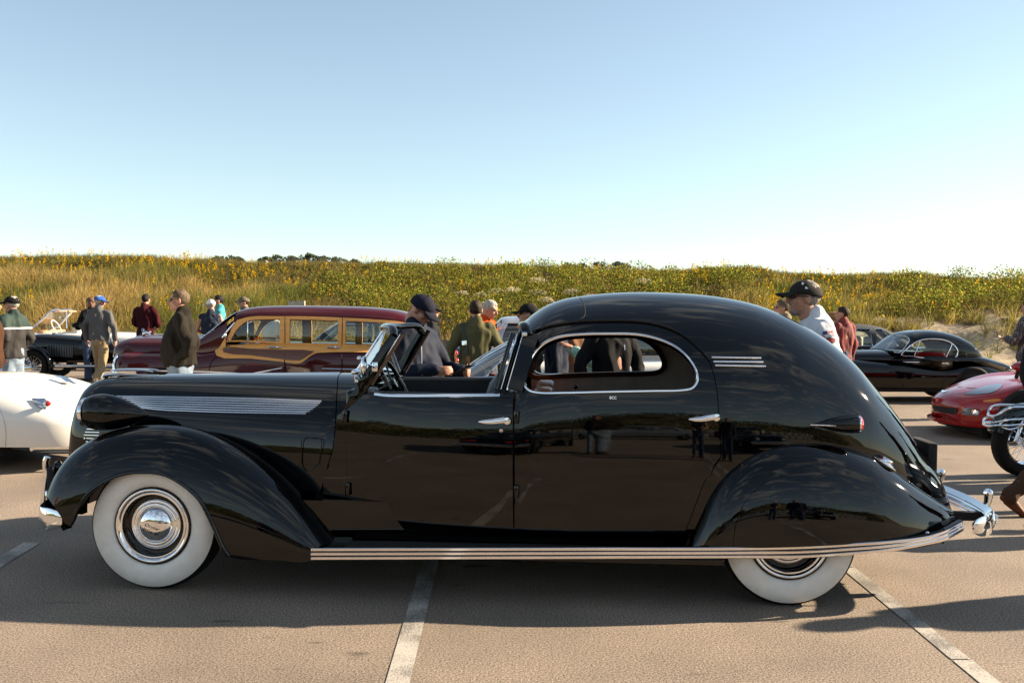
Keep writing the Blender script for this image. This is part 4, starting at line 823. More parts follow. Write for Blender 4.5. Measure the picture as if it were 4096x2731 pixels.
panel('wood_frame', HC, wf, WOODL, wag, holes=[dm(W1), dm(W2), dm(W3)], lip=.05, both=True, step=.05, off=.004)
for wn_ in (W1, W2, W3): panel('window_glass', HC, dm(wn_), TINT, wag, lip=0, both=True, step=.1, off=-.02)
panel('windscreen', HC, [(a, .985) for a in np.linspace(.03, de[0][0]-.04, 8)]+[(de[0][0]-.04, t) for t in (.8, .65)]+[(.1, .3), (.02, .3), (.02, .8)], TINT, wag, lip=0, both=True, step=.06)
cwl = panel('cowl', HC, [(a, .34) for a in np.linspace(.0, apx(HC, 965, 0), 8)]+[(a, -.4) for a in np.linspace(apx(HC, 965, 0), 0, 8)], MAROON, wag, lip=0, both=True, step=.06)
ribbon('windscreen_trim', HC, [(940, 1290), (915, 1318), (890, 1350)], .03, .02, CHROME, wag, n=4)
for a_, b_ in (((1140, 1266), (1140, 1374)), ((1370, 1271), (1368, 1380))): ribbon('door_gap', HC, [a_, ((a_[0]+b_[0])/2, (a_[1]+b_[1])/2), b_], .012, .006, DARK, wag, n=2, off=.003)
ribbon('vent_post', HC, [(992, 1284), (991, 1320), (990, 1365)], .018, .012, CHROME, wag, n=2)
bvW = bvh_of([lower])
patch('wood_panel', bvW, WG, [(870, 1372), (1000, 1376), (1200, 1381), (1450, 1383), (1600, 1388), (1600, 1412), (1455, 1411), (1300, 1412), (1260, 1416), (1228, 1436), (1200, 1453), (1131, 1447), (1000, 1434), (868, 1424)], WOODL, wag, off=.02, n=3)
patch('wood_front_post', bvh_of([lower, cwl]), WG, [(869, 1422), (876, 1398), (892, 1368), (912, 1338), (930, 1314), (944, 1306), (926, 1350), (921, 1368), (924, 1385), (900, 1400)], WOODL, wag, off=.022, n=2, step=8)
patch('mahogany_panel', bvW, WG, [(897, 1396), (1000, 1399), (1135, 1403), (1258, 1408), (1232, 1424), (1200, 1441), (1135, 1437), (1000, 1421), (897, 1412)], WOODD, wag, off=.03, n=2)
for x in (1140, 1368): 
    pp = [np.array(on(HA, x, y)[0])+np.array([0, -.028, 0]) for y in (1384, 1420, 1470, 1520)]; tube('door_gap', pp, .007, DARK, wag)
pp = [np.array(on(HA, x, y)[0])+np.array([0, -.004, 0]) for x, y in cr([(838, 1500), (838, 1470), (850, 1440), (872, 1425)], 3)]; tube('fender_gap', pp, .007, DARK, wag)
tube('side_spear', [np.array(on(HA, x, y)[0])+np.array([0, -.01, 0]) for x, y in ((540, 1481), (700, 1484), (840, 1487), (1000, 1496), (1130, 1510))], .014, CHROME, wag)
tube('side_spear', [np.array(on(HA, x, y)[0])+np.array([0, -.01, 0]) for x, y in ((1290, 1474), (1360, 1476), (1430, 1477))], .014, CHROME, wag)
for x0 in (1078, 1314):
    p0 = np.array(on(HA, x0, 1387)[0]); tube('door_handle', [p0+np.array([0, -.07, 0]), p0+np.array([.10, -.075, 0]), p0+np.array([.19, -.05, -.01])], .014, CHROME, wag)
pp = [np.array(on(HA, x, y)[0])+np.array([-.01, -.02, 0]) for x, y in ((446, 1490), (442, 1450), (446, 1418), (462, 1408))]; tube('fender_trim', cr(np.array(pp), 3), .022, CHROME, wag)
p0 = WG.at(566, 1338, -.1); rg = [[(p0[0]+dx, r2*math.cos(v)*.05, p0[2]+dz+r2*.05*math.sin(v)) for v in np.linspace(0, 2*math.pi, 11)[:-1]] for dx, dz, r2 in ((-.02, -.05, .6), (-.01, .0, .9), (.03, .02, .7), (.10, .02, .2))]; loft('hood_mascot', rg, CHROME, wag)
tube('hood_strip', [HB.ev(a, 1.0)[0]+np.array([0, 0, .008]) for a in np.linspace(.12, HB.L, 10)], .012, CHROME, wag)
# tail lamps, tailgate timber, bumpers
for s in (-1, 1):
    for (px, py, r2) in ((1788, 1430, .05), (1792, 1461, .04)):
        c0 = WG.at(px, py, NW+.12); c0[1] = s*.74; tl = lathe('tail_lamp', [(.0, .06), (r2*.6, .05), (r2*.9, .03), (r2, .0), (r2*1.05, -.05), (r2*.8, -.10)], REDLENS, wag, 20, 'x', c0); lathe('lamp_ring', [(r2*1.0, .012), (r2*1.2, .0), (r2*1.15, -.03), (r2*.9, -.06)], CHROME, tl, 20, 'x', c0)
xt = WG.at(1775, 1400, 0)[0]
for k in range(4): box('tailgate_board', (xt-.22+.055*k, -.58, .98-.15*k), (xt-.16+.055*k, .58, 1.12-.15*k), WOODL, wag, bevel=.01)
bp_ = WG.at(1818, 1478, NW)[0]
for s, xx in ((1, bp_), (-1, WG.at(432, 1490, NW)[0])):
    sweep('bumper', cr(np.array([(xx-.35*s, -.94, .48), (xx-.08*s, -.90, .48), (xx, -.6, .48), (xx+.03*s, 0, .48), (xx, .6, .48), (xx-.08*s, .90, .48), (xx-.35*s, .94, .48)]), 5), [(.05*math.cos(v), .09*math.sin(v)) for v in np.linspace(0, 2*math.pi, 13)[:-1]], CHROME, wag)
for x in (WG.at(640, 1500, NW)[0], WG.at(1545, 1500, NW)[0]):
    for s in (-1, 1): cwheel(wag, x, s*.88, .36, .18, s, 'disc', CHROME)
box('underside', (WG.at(520, 1500, NW)[0], -.80, .28), (WG.at(1740, 1500, NW)[0], .80, .46), DARK, wag)
CREAM = mat('cream_vinyl', (.52, .46, .36), rough=.5)
for px in (1060, 1300):
    x = WG.at(px, 1300, 0)[0]; box('seat_back', (x+.05, -.62, .6), (x+.2, .62, 1.02), MAROON if False else mat('brown_vinyl', (.10, .04, .025), rough=.5), wag, bevel=.05, seg=3)
x = WG.at(1020, 1345, -.4)[0]; swg = bpy.data.objects.new('steering_wheel', None); link(swg, wag); swg.location = (x, -.38, 1.06); swg.rotation_euler = (0, R(62), 0); tube('wheel_rim', [(.2*math.cos(v), .2*math.sin(v), 0) for v in np.linspace(0, 2*math.pi, 29)[:-1]], .014, mat('ivory', (.5, .46, .36), rough=.4), swg, 8, closed=True)
# bundle of oars of pale timber and a red case leaning at the tailgate are not in reach of the eye; only the mirror and wiper are
mw_ = WG.at(903, 1342, NW+.02); lathe('door_mirror', [(0, -.02), (.04, -.016), (.05, 0), (.03, .015)], CHROME, wag, 20, 'x', mw_); tube('mirror_stem', [mw_, mw_+np.array([.03, .06, -.09])], .01, CHROME, wag)
# ------------------------------------------------------------------ black fastback coupe at the right
XF = Frame(*(WF.at(3650, 1240, 18.3)[:2]), R(1.5)); NX = -.75
xk = thing('fastback_coupe', 'black rounded two-seat vintage coupe with chrome window frames before the sand bank', 'car', XF)
XB = Hull(crows(XF, [(3110, 1540, .30), (3112, 1490, .42), (3125, 1455, .52), (3170, 1432, .62), (3250, 1422, .68), (3389, 1424, .72), (3468, 1433, .74), (3606, 1444, .76), (3709, 1461, .765), (3760, 1466, .765), (3800, 1458, .77), (3833, 1449, .775), (3864, 1442, .775), (3916, 1444, .77), (3967, 1462, .74), (4015, 1487, .69), (4050, 1515, .62), (4062, 1545, .55)], NX+.2), XF, p=3.0, q=3.2, drop=.5, tuck=.18)
xbod = panel('body', XB, band(XB, 0, XB.L, -.42, 1.0, 60), BLACK, xk, lip=0, both=True, step=.05)
XH = Hull(crows(XF, [(3105, 1480, .10, 0, .6), (3115, 1440, .22, 0, .68), (3150, 1418, .34, 0, .72), (3250, 1404, .42, 0, .75), (3389, 1399, .48, 0, .78), (3520, 1397, .56, 0, .78), (3620, 1400, .66, 0, .78), (3750, 1405, .70, 0, .78), (3850, 1412, .68, 0, .78), (3881, 1417, .64, 0, .76), (3933, 1431, .56, 0, .70), (3985, 1448, .48, 0, .64), (4036, 1476, .38, 0, .55), (4058, 1500, .28, 0, .45)], 0), XF, p=2.6, q=2.4)
panel('hood_and_deck', XH, band(XH, 0, XH.L, 0, 1.0, 50), BLACK, xk, lip=0, both=True, step=.05)
XG = Hull(crows(XF, [(3516, 1398, .62, 0, .88), (3548, 1370, .625, 0, .88), (3582, 1342, .63, 0, .88), (3606, 1329, .635, 0, .88), (3640, 1322, .64, 0, .88), (3692, 1319, .64, 0, .88), (3744, 1324, .635, 0, .88), (3795, 1338, .62, 0, .88), (3840, 1362, .58, 0, .88), (3866, 1392, .52, 0, .88), (3882, 1422, .46, 0, .86)], 0), XF, p=3.2, q=2.8, drop=.3, tuck=0)
xw = [(3606, 1419), (3625, 1398), (3650, 1376), (3686, 1360), (3726, 1356), (3778, 1361), (3812, 1377), (3830, 1402), (3826, 1423), (3802, 1434), (3709, 1433), (3654, 1426)]
xd_ = XG.dom(xw, 4)
panel('roof', XG, [(a, 1.0) for a in np.linspace(apx(XG, 3584, 0), XG.L, 26)]+[(XG.L, t) for t in np.linspace(.9, -.1, 8)]+[(a, -.25) for a in np.linspace(XG.L, apx(XG, 3530, -.6), 16)]+[tuple(XG.inv(3598, 1410)), tuple(XG.inv(3628, 1375)), tuple(XG.inv(3637, 1355)), tuple(XG.inv(3615, 1343))], BLACK, xk, holes=[xd_], lip=.03, both=True, step=.04)
panel('window_glass', XG, xd_, TINT, xk, lip=0, both=True, step=.08, off=-.015)
panel('windscreen', XG, [(a, 1.0) for a in np.linspace(.02, apx(XG, 3582, 0), 8)]+[tuple(XG.inv(3615, 1345)), tuple(XG.inv(3637, 1357)), tuple(XG.inv(3627, 1377)), tuple(XG.inv(3600, 1408)), tuple(XG.inv(3575, 1405)), (.02, .6)], TINT, xk, lip=0, both=True, step=.05)
panel('headlining', XG, [(a, .98) for a in np.linspace(apx(XG, 3600, 0), XG.L*.93, 16)]+[(XG.L*.93, .1)]+[(a, -.1) for a in np.linspace(XG.L*.93, apx(XG, 3640, -.6), 10)], mat('tan_headlining', (.45, .37, .29), rough=.9), xk, holes=[xd_], lip=0, both=True, step=.06, off=-.035)
ribbon('window_trim', XG, xw, .022, .014, CHROME, xk, n=4, closed=True, both=True)
ribbon('window_post', XG, [(3681, 1362), (3668, 1395), (3656, 1426)], .02, .014, CHROME, xk, n=2); ribbon('window_post', XG, [(3808, 1375), (3795, 1405), (3778, 1435)], .02, .014, CHROME, xk, n=2)
ribbon('windscreen_trim', XG, [(3584, 1343), (3615, 1344), (3638, 1357), (3628, 1377), (3600, 1409), (3575, 1408)], .018, .012, CHROME, xk, n=4)
ribbon('windscreen_post', XG, [(3580, 1350), (3555, 1385), (3540, 1402)], .016, .01, CHROME, xk, n=2)
p0 = np.array(on(XB, 3768, 1453)[0]) if True else None
p0 = np.array(on(XG, 3770, 1452)[0]); tube('door_handle', [p0+np.array([-.03, -.04, .0]), p0+np.array([.05, -.05, 0]), p0+np.array([.10, -.03, -.01])], .013, CHROME, xk)
tube('door_gap', [np.array(on(XB, x, y)[0])+np.array([0, -.004, 0]) for x, y in ((3610, 1447), (3612, 1490), (3612, 1540), (3611, 1566))], .006, DARK, xk)
tube('door_gap', [np.array(on(XB, x, y)[0])+np.array([0, -.004, 0]) for x, y in ((3790, 1470), (3790, 1495), (3775, 1530), (3760, 1560))], .006, DARK, xk)
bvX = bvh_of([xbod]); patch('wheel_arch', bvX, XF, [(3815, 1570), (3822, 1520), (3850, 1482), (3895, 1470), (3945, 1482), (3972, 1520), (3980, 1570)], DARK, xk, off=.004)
for s in (-1, 1):
    cwheel(xk, XF.at(3897, 1500, NX)[0], s*.775, .34, .16, s, 'wire'); cwheel(xk, XF.at(3250, 1500, NX)[0], s*.72, .34, .16, s, 'wire')
c0 = XF.at(4046, 1478, -.40); lathe('tail_lamp', [(0, .08), (.04, .06), (.06, .02), (.055, -.04), (.02, -.10)], CHROME, xk, 20, 'x', c0)
for k in (-.28, .25): box('seat', (XF.at(3740, 1420, 0)[0]-.1, k-.22, .45), (XF.at(3740, 1420, 0)[0]+.12, k+.22, .98), mat('biscuit_leather', (.42, .30, .20), rough=.5), xk, bevel=.06, seg=3)
box('underside', (XF.at(3200, 1500, 0)[0], -.6, .2), (XF.at(3960, 1500, 0)[0], .6, .5), DARK, xk)
# ------------------------------------------------------------------ generic saloon used for the cars half hidden in the background
def saloon(name, label, fr, body, glassy, L=4.6, W=.88, belt=.92, roof=1.40, hood=.86, x_ws=-.75, x_rf=-.15, x_rr=1.0, x_rw=1.6, soft=None, wheel_r=.32, pillar=True):
    """nose at -x; belt/roof heights, windscreen base, roof front, roof rear, rear window base"""
    c = thing(name, label, 'car', fr); h2 = L/2
    B = Hull([(-h2, .45, W*.6, 0, .40), (-h2+.03, hood-.18, W*.75, 0, .48), (-h2+.15, hood-.08, W*.86, 0, .52), (-h2+.6, hood, W*.97, 0, .55), (x_ws, belt-.01, W, 0, .58), (0, belt, W, 0, .58), (x_rw, belt+.01, W*.99, 0, .58), (h2-.5, belt, W*.96, 0, .58), (h2-.12, belt-.05, W*.88, 0, .55), (h2-.02, belt-.2, W*.78, 0, .48), (h2, .45, W*.65, 0, .40)], fr, p=6, q=4.5, drop=.4, tuck=.15)
    bo = panel('body', B, band(B, 0, B.L, -.65, 1.0, 50), body, c, lip=0, both=True, step=.08)
    G = Hull([(x_ws, belt-.01, W*.83, 0, belt-.12), ((x_ws*.5+x_rf*.5), belt*.45+roof*.55, W*.80, 0, belt-.12), (x_rf-.05, roof-.04, W*.78, 0, belt-.12), (x_rf+.2, roof, W*.77, 0, belt-.12), (x_rr-.3, roof, W*.77, 0, belt-.12), (x_rr, roof-.05, W*.77, 0, belt-.12), ((x_rr+x_rw)/2, belt*.45+roof*.55, W*.79, 0, belt-.12), (x_rw, belt, W*.82, 0, belt-.12)], fr, p=5, q=3.4, drop=.2, tuck=0)
    ga = lambda x: float(np.interp(x, G.C[:, 0], G.a))
    def tz(x, z):
        i = np.interp(x, G.C[:, 0], G.C[:, 1]); zw = belt-.12; u = np.clip((z-zw)/(i-zw), 0, 1); return float(np.arcsin(min(1, u**(G.p/2)))/(math.pi/2))
    zb_, zt_ = belt+.03, roof-.09
    mid = (x_rf+x_rr)/2+.05
    def q(x0b, x0t, x1b, x1t): return [(ga(x0b), tz(x0b, zb_)), (ga(x0t), tz(x0t, zt_)), ((ga(x0t)+ga(x1t))/2, tz((x0t+x1t)/2, zt_)), (ga(x1t), tz(x1t, zt_)), (ga(x1b), tz(x1b, zb_)), ((ga(x0b)+ga(x1b))/2, tz((x0b+x1b)/2, zb_))]
    w1 = q(x_ws+.28, x_rf+.06, mid-.04, mid-.04); w2 = q(mid+.05, mid+.05, x_rw-.42, x_rr-.10)
    af, ar = ga(x_rf-.02), ga(x_rr+.06)
    top = panel('roof', G, [(a, 1.0) for a in np.linspace(af, ar, 20)]+[(ar, .8), (ar, tz(x_rr, zt_))]+[tuple(v) for v in ((ga(x_rw-.05), tz(x_rw-.05, belt)), (ga(x_rw-.1), -.1))]+[(a, -.1) for a in np.linspace(ga(x_rw-.2), ga(x_ws+.1), 12)]+[(ga(x_ws+.06), tz(x_ws+.06, belt)), (af, tz(x_rf, zt_)), (af, .8)], soft or body, c, holes=[w1, w2], lip=.03, both=True, step=.06)
    for w_ in (w1, w2):
        panel('window_glass', G, w_, glassy, c, lip=0, both=True, step=.12, off=-.015)
        P = G.ev(np.array([v[0] for v in w_]), np.array([v[1] for v in w_])); tube('window_trim', P+np.array([0, -.008, 0]), .009, CHROME, c, 6, closed=True)
    panel('windscreen', G, [(a, 1.0) for a in np.linspace(.01, af, 6)]+[(af, .7), (ga(x_ws+.06), .25), (.01, .3)], glassy, c, lip=0, both=True, step=.08)
    panel('rear_window', G, [(a, 1.0) for a in np.linspace(ar, G.L-.01, 6)]+[(G.L-.01, .3), (ga(x_rw-.06), .3), (ar, .7)], glassy, c, lip=0, both=True, step=.08)
    for s in (-1, 1):
        for x in (-h2+.85, h2-.95):
            cwheel(c, x, s*W*.97, wheel_r, .2, s, 'disc')
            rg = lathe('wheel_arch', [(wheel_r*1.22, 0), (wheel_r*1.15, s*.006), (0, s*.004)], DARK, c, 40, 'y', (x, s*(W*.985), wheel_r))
        lathe('headlamp', [(0, -.03), (.06, -.025), (.09, -.01), (.095, .02)], mat('lamp_glass', (.55, .57, .6)), c, 24, 'x', (-h2+.03, s*W*.62, .62))
        box('tail_lamp', (h2-.10, s*W*.62-.14, .58), (h2+.012, s*W*.62+.14, .70), REDLENS, c, bevel=.02)
        tube('side_trim', [(-h2+.5, s*(W*1.004), .62), (h2-.5, s*(W*1.0), .62)], .012, CHROME, c)
        tube('door_handle', [(mid-.25, s*(W+.02), belt-.12), (mid-.05, s*(W+.02), belt-.12)], .013, CHROME, c)
    for x in (-h2-.02, h2+.02): box('bumper', (x-.07, -W*.9, .38), (x+.07, W*.9, .52), CHROME, c, bevel=.03, seg=3)
    for x in (x_rf+.35, mid+.75):
        for y in (-.36, .36): box('seat', (x, y-.22, .4), (x+.16, y+.22, belt+.22), CREAM, c, bevel=.07, seg=3)
    box('underside', (-h2+.3, -W*.85, .2), (h2-.3, W*.85, .45), DARK, c)
    return c
NAVYP = paint('dark_blue_paint', (.008, .014, .022), rough=.05); WHITEP = paint('white_paint', (.74, .72, .67), rough=.08, wav=.006); SILVER = mat('silver_paint', (.42, .45, .50), rough=.25, metal=.6, coat=.8)
saloon('dark_saloon', 'dark blue saloon seen through the windows of the wooden wagon', Frame(*(WF.at(1400, 1240, 19.6)[:2]), R(2)), NAVYP, TINT, L=4.9, roof=1.42, belt=.94)
saloon('soft_top_car', 'black soft-top car behind the black coupe hood beside the red plaid shirt', Frame(*(WF.at(3405, 1240, 21.2)[:2]), R(2)), BLACK, TINT, L=4.6, roof=1.40, belt=.92, x_rr=.55, x_rw=1.2, soft=mat('soft_top_canvas', (.035, .037, .042), rough=.85))
saloon('white_saloon', 'white and pale grey car standing behind the orange vest', Frame(*(WF.at(2490, 1240, 13.4)[:2]), R(2)), WHITEP, glass('smoked_glass', (.25, .27, .3), .4), L=4.8, roof=1.56, belt=1.02, hood=1.0, soft=SILVER, x_ws=-2.0, x_rf=-1.68, x_rr=1.5, x_rw=1.85)
sl_ = saloon('silver_saloon', 'silver saloon tail with an orange licence plate at the far left edge', Frame(*(WF.at(-470, 1240, 17.3)[:2]), R(-8)), SILVER, TINT, L=4.6, roof=1.34, belt=.90)
PLATE = mat('orange_plate', (.60, .28, .02), rough=.5); pl0 = box('licence_plate', (2.335, -.62, .50), (2.345, -.30, .66), PLATE, sl_); pl1 = box('licence_plate', (1.98, -.905, .50), (2.26, -.895, .64), PLATE, sl_)
cu = bpy.data.curves.new('plate_number', 'FONT'); cu.body = '64 085'; cu.size = .09; cu.align_x = 'CENTER'; cu.align_y = 'CENTER'; t_ = bpy.data.objects.new('t', cu); me = bpy.data.meshes.new_from_object(t_); bpy.data.objects.remove(t_); me.materials.clear(); me.materials.append(mat('plate_blue', (.02, .03, .12), rough=.5)); me.transform(Matrix.Translation((2.12, -.908, .57)) @ Matrix.Rotation(R(90), 4, 'X')); link(bpy.data.objects.new('plate_number', me), pl1)
# ------------------------------------------------------------------ low dark car with the raked windscreen, close behind the driver's seat
DS = Frame(*(WF.at(2150, 1240, 9.0)[:2]), R(-2)); dsc = thing('raked_screen_car', 'low black car with a steeply raked windscreen just behind the driver seat', 'car', DS)
DB = Hull(crows(DS, [(1330, 1640, .30), (1345, 1580, .55), (1400, 1550, .68), (1560, 1530, .76), (1800, 1522, .80), (2000, 1518, .82), (2300, 1516, .82), (2600, 1520, .80), (2800, 1532, .74), (2900, 1560, .62), (2930, 1620, .5)], -.6), DS, p=5, q=4, drop=.4, tuck=.15)
panel('body', DB, band(DB, 0, DB.L, -.6, 1.0, 40), BLACK, dsc, lip=0, both=True, step=.07)
DG = Hull(crows(DS, [(1800, 1520, .70, 0, .80), (1850, 1482, .69, 0, .80), (1891, 1452, .68, 0, .80), (1965, 1405, .66, 0, .80), (2041, 1364, .64, 0, .80), (2110, 1345, .63, 0, .80), (2250, 1340, .63, 0, .80), (2400, 1352, .62, 0, .80), (2550, 1410, .60, 0, .80), (2680, 1500, .62, 0, .80)], -.45), DS, p=3.2, q=3.0, drop=.2, tuck=0)
a1_ = apx(DG, 2045, -.45)
wp = [tuple(DG.inv(x, y)) for x, y in ((2030, 1400), (2005, 1440), (1965, 1480), (1938, 1510), (1900, 1518), (1850, 1520))]
panel('windscreen', DG, [(a, 1.0) for a in np.linspace(.01, a1_, 14)]+wp+[(.01, .5)], glass('blue_screen', (.42, .5, .55), 1.6), dsc, lip=0, both=True, step=.05)
hp2 = [DG.ev(a1_, t)[0] for t in np.linspace(.25, 1.0, 14)]; hp2 = hp2+[q*np.array([1, -1, 1]) for q in hp2[::-1][1:]]; tube('windscreen_header', hp2, .018, CHROME, dsc)
tube('windscreen_edge', [DG.ev(a, 1.0)[0]*np.array([1, 0, 1])+np.array([0, -.3, .004]) for a in np.linspace(.02, a1_, 6)], .008, CHROME, dsc)
box('cockpit', (DS.at(1950, 1500, 0)[0], -.62, .5), (DS.at(2500, 1500, 0)[0], .62, .80), LEATHER, dsc)
for y in (-.35, .35): box('seat', (DS.at(2300, 1500, 0)[0], y-.24, .5), (DS.at(2300, 1500, 0)[0]+.16, y+.24, .96), LEATHER, dsc, bevel=.06, seg=3)
ribbon('windscreen_trim', DG, [(1938, 1512), (1968, 1482), (2008, 1440), (2034, 1402)], .02, .012, CHROME, dsc, n=3)
for s in (-1, 1):
    for px in (1560, 2640): cwheel(dsc, DS.at(px, 1600, -.8)[0], s*.80, .32, .19, s, 'disc')
lathe('interior_mirror', [(0, -.01), (.06, -.008), (.075, 0), (.06, .01), (0, .012)], mat('mirror_back', (.25, .25, .24), rough=.4), dsc, 24, 'y', DS.at(1912, 1490, -.1))
box('underside', (-1.9, -.7, .2), (1.9, .7, .5), DARK, dsc)
# ------------------------------------------------------------------ white tail at the left
WFm = Frame(*(WF.at(-330, 1240, 10.4)[:2]), R(-14)); NWH = -.82
wht = thing('white_roadster', 'white rounded vintage roadster tail with small red lamps at the left edge', 'car', WFm)
tails = [(-900, 1560, .62), (-700, 1520, .72), (-500, 1500, .78), (-300, 1490, .81), (-100, 1490, .82), (0, 1493, .815), (72, 1502, .80), (158, 1517, .77), (230, 1542, .72), (290, 1572, .66), (335, 1602, .60), (372, 1640, .52), (398, 1690, .43), (408, 1735, .36), (404, 1770, .30)]
WH = Hull(crows(WFm, [(*t_, 0, .46) for t_ in tails], -.15), WFm, p=2.7, q=2.5, drop=.32, tuck=.10)
wb_ = panel('body', WH, band(WH, 0, WH.L, -.62, 1.0, 50), WHITEP, wht, lip=0, both=True, step=.05)
bvH = bvh_of([wb_])
for s, (ox, oy) in ((-1, (0, 0)),):
    o = patch('lamp_plinth', bvH, WFm, [(126, 1599), (150, 1600), (178, 1600), (188, 1610), (193, 1630), (186, 1637), (181, 1644), (160, 1632), (140, 1616)], CHROME, wht, off=.022, n=3, step=6)
    p0 = WFm.at(189, 1614, float(np.mean([v.co.y for v in o.data.vertices]))-.03); lathe('tail_lamp', [(0, .035), (.018, .03), (.028, .012), (.03, -.01)], REDLENS, wht, 20, 'x', p0); lathe('lamp_ring', [(.03, .006), (.034, 0), (.032, -.02)], CHROME, wht, 20, 'x', p0)
p1 = WFm.at(335, 1576, .35); lathe('tail_lamp', [(0, .035), (.018, .03), (.028, .012), (.03, -.01)], REDLENS, wht, 20, 'x', p1); loft('lamp_plinth', [[(p1[0]-.16*f_, p1[1]+.035*(1-f_)*math.cos(v), p1[2]+.035*(1-f_)*math.sin(v)) for v in np.linspace(0, 2*math.pi, 13)[:-1]] for f_ in (0, .3, .7, .97)], CHROME, wht)
c0 = WFm.at(210, 1528, -.1); ap_ = apx(WH, 205, -.15); tp_ = WH.ev(ap_, 1.0)[0]
rg = [[(tp_[0]+dx, y, tp_[2]+dz) for y, dz in ((-.05, .0), (-.05, h_), (.05, h_), (.05, 0))] for dx, h_ in ((-.10, .02), (-.06, .065), (.03, .05), (.10, .01))]; loft('boot_handle', rg, CHROME, wht, sharp=30); tube('handle_tip', [tp_+np.array([.06, 0, .02]), tp_+np.array([.17, 0, -.01])], .012, CHROME, wht)
box('underside', (-2.0, -.6, .16), (1.5, .6, .4), DARK, wht)
WGAP = mat('white_panel_gap', (.16, .15, .14), rough=.8)
for L_ in ([(40, 1512), (110, 1530), (170, 1556), (215, 1590), (240, 1640), (246, 1690)], [(20, 1800), (24, 1740), (16, 1680), (0, 1640)]):
    A = cr(np.array(L_, float), 4); patch('panel_gap', bvH, WFm, [tuple(q) for q in A]+[(x+1.6, y+1.6) for x, y in A[::-1]], WGAP, wht, off=.002, n=1, step=14, smooth_outline=False)
for s in (-1, 1): cwheel(wht, -1.5, s*.74, .33, .16, s, 'wire'); cwheel(wht, .75, s*.70, .33, .16, s, 'wire')
tube('exhaust', [(1.0, -.35, .2), (1.75, -.35, .2)], .03, ALU, wht)
# ------------------------------------------------------------------ black open sports car with louvred hood
VF = Frame(*(WF.at(300, 1240, 21.4)[:2]), R(4)); vt = thing('louvred_sports_car', 'black open prewar sports car with a louvred and strapped hood beside khaki trousers', 'car', VF)
VB = Hull(crows(VF, [(112, 1372, .20, 0, .55), (114, 1350, .28, 0, .6), (126, 1339, .34, 0, .62), (200, 1337, .40, 0, .62), (330, 1345, .50, 0, .62), (360, 1348, .53, 0, .62), (470, 1372, .55, 0, .60), (560, 1378, .54, 0, .58), (640, 1395, .45, 0, .52), (680, 1440, .30, 0, .48)], -.25), VF, p=3.4, q=3.2, drop=.4, tuck=.02)
vb = panel('body', VB, band(VB, 0, VB.L, -.55, 1.0, 40), BLACK, vt, lip=0, both=True, step=.06)
bvV = bvh_of([vb])
for k in range(16):
    x = 190+k*6.6; patch('louvre', bvV, VF, [(x, 1378+k*.4), (x+3.2, 1378+k*.4), (x+2.2, 1424+k*.3), (x-1, 1424+k*.3)], mat('louvre_edge', (.12, .13, .14), rough=.3, metal=.6), vt, off=.018, n=1, step=20, smooth_outline=False)
patch('hood_strap', bvV, VF, [(208, 1336), (222, 1336), (219, 1452), (206, 1452)], LEATHER, vt, off=.026, n=1, step=14, smooth_outline=False)
def cycle_fender(c, rad, a0, a1, w_, s):
    P = [(c[0]+rad*math.cos(a), c[1], c[2]+rad*math.sin(a)) for a in np.linspace(a0, a1, 22)]
    sweep('fender', P, [(-w_, -.03), (-w_*.8, .0), (0, .03), (w_*.8, 0), (w_, -.03), (w_*.8, -.012), (0, .016), (-w_*.8, -.012)], BLACK, vt, up=np.array([[math.cos(a), 0, math.sin(a)] for a in np.linspace(a0, a1, 22)]))
xw_ = VF.at(128, 1461, -.70)[0]
for s in (-1, 1):
    cwheel(vt, xw_, s*.74, .345, .14, s, 'wire', BLACK); cwheel(vt, xw_+2.45, s*.74, .345, .14, s, 'wire', BLACK); cycle_fender((xw_, s*.68, .345), .41, R(-25), R(150), .11, s); cycle_fender((xw_+2.45, s*.68, .345), .41, R(0), R(175), .11, s)
    lathe('headlamp', [(0, -.05), (.08, -.04), (.10, 0), (.08, .08), (0, .14)], BLACK, vt, 24, 'x', (xw_-.12, s*.30, .72)); tube('lamp_bar', [(xw_-.1, s*.30, .72), (xw_-.0, s*.1, .6)], .02, BLACK, vt)
vs_ = bpy.data.objects.new('steering_wheel', None); link(vs_, vt); q = VF.at(459, 1365, -.30); vs_.location = q; vs_.rotation_euler = (0, R(64), 0); tube('wheel_rim', [(.225*math.cos(v), .225*math.sin(v), 0) for v in np.linspace(0, 2*math.pi, 33)[:-1]], .017, LEATHER, vs_, 8, closed=True)
for k in range(4): tube('spoke', [(0, 0, -.02), (.22*math.cos(k*math.pi/2), .22*math.sin(k*math.pi/2), 0)], .008, ALU, vs_)
tube('steering_column', [(0, 0, 0), (0, 0, -.5)], .02, BLACK, vs_); lathe('horn_button', [(0, .02), (.03, .015), (.035, -.01)], CHROME, vs_, 16, 'z')
tube('exhaust_pipe', [(xw_+.3, -.62, .34), (xw_+2.3, -.62, .32)], .035, ALU, vt)
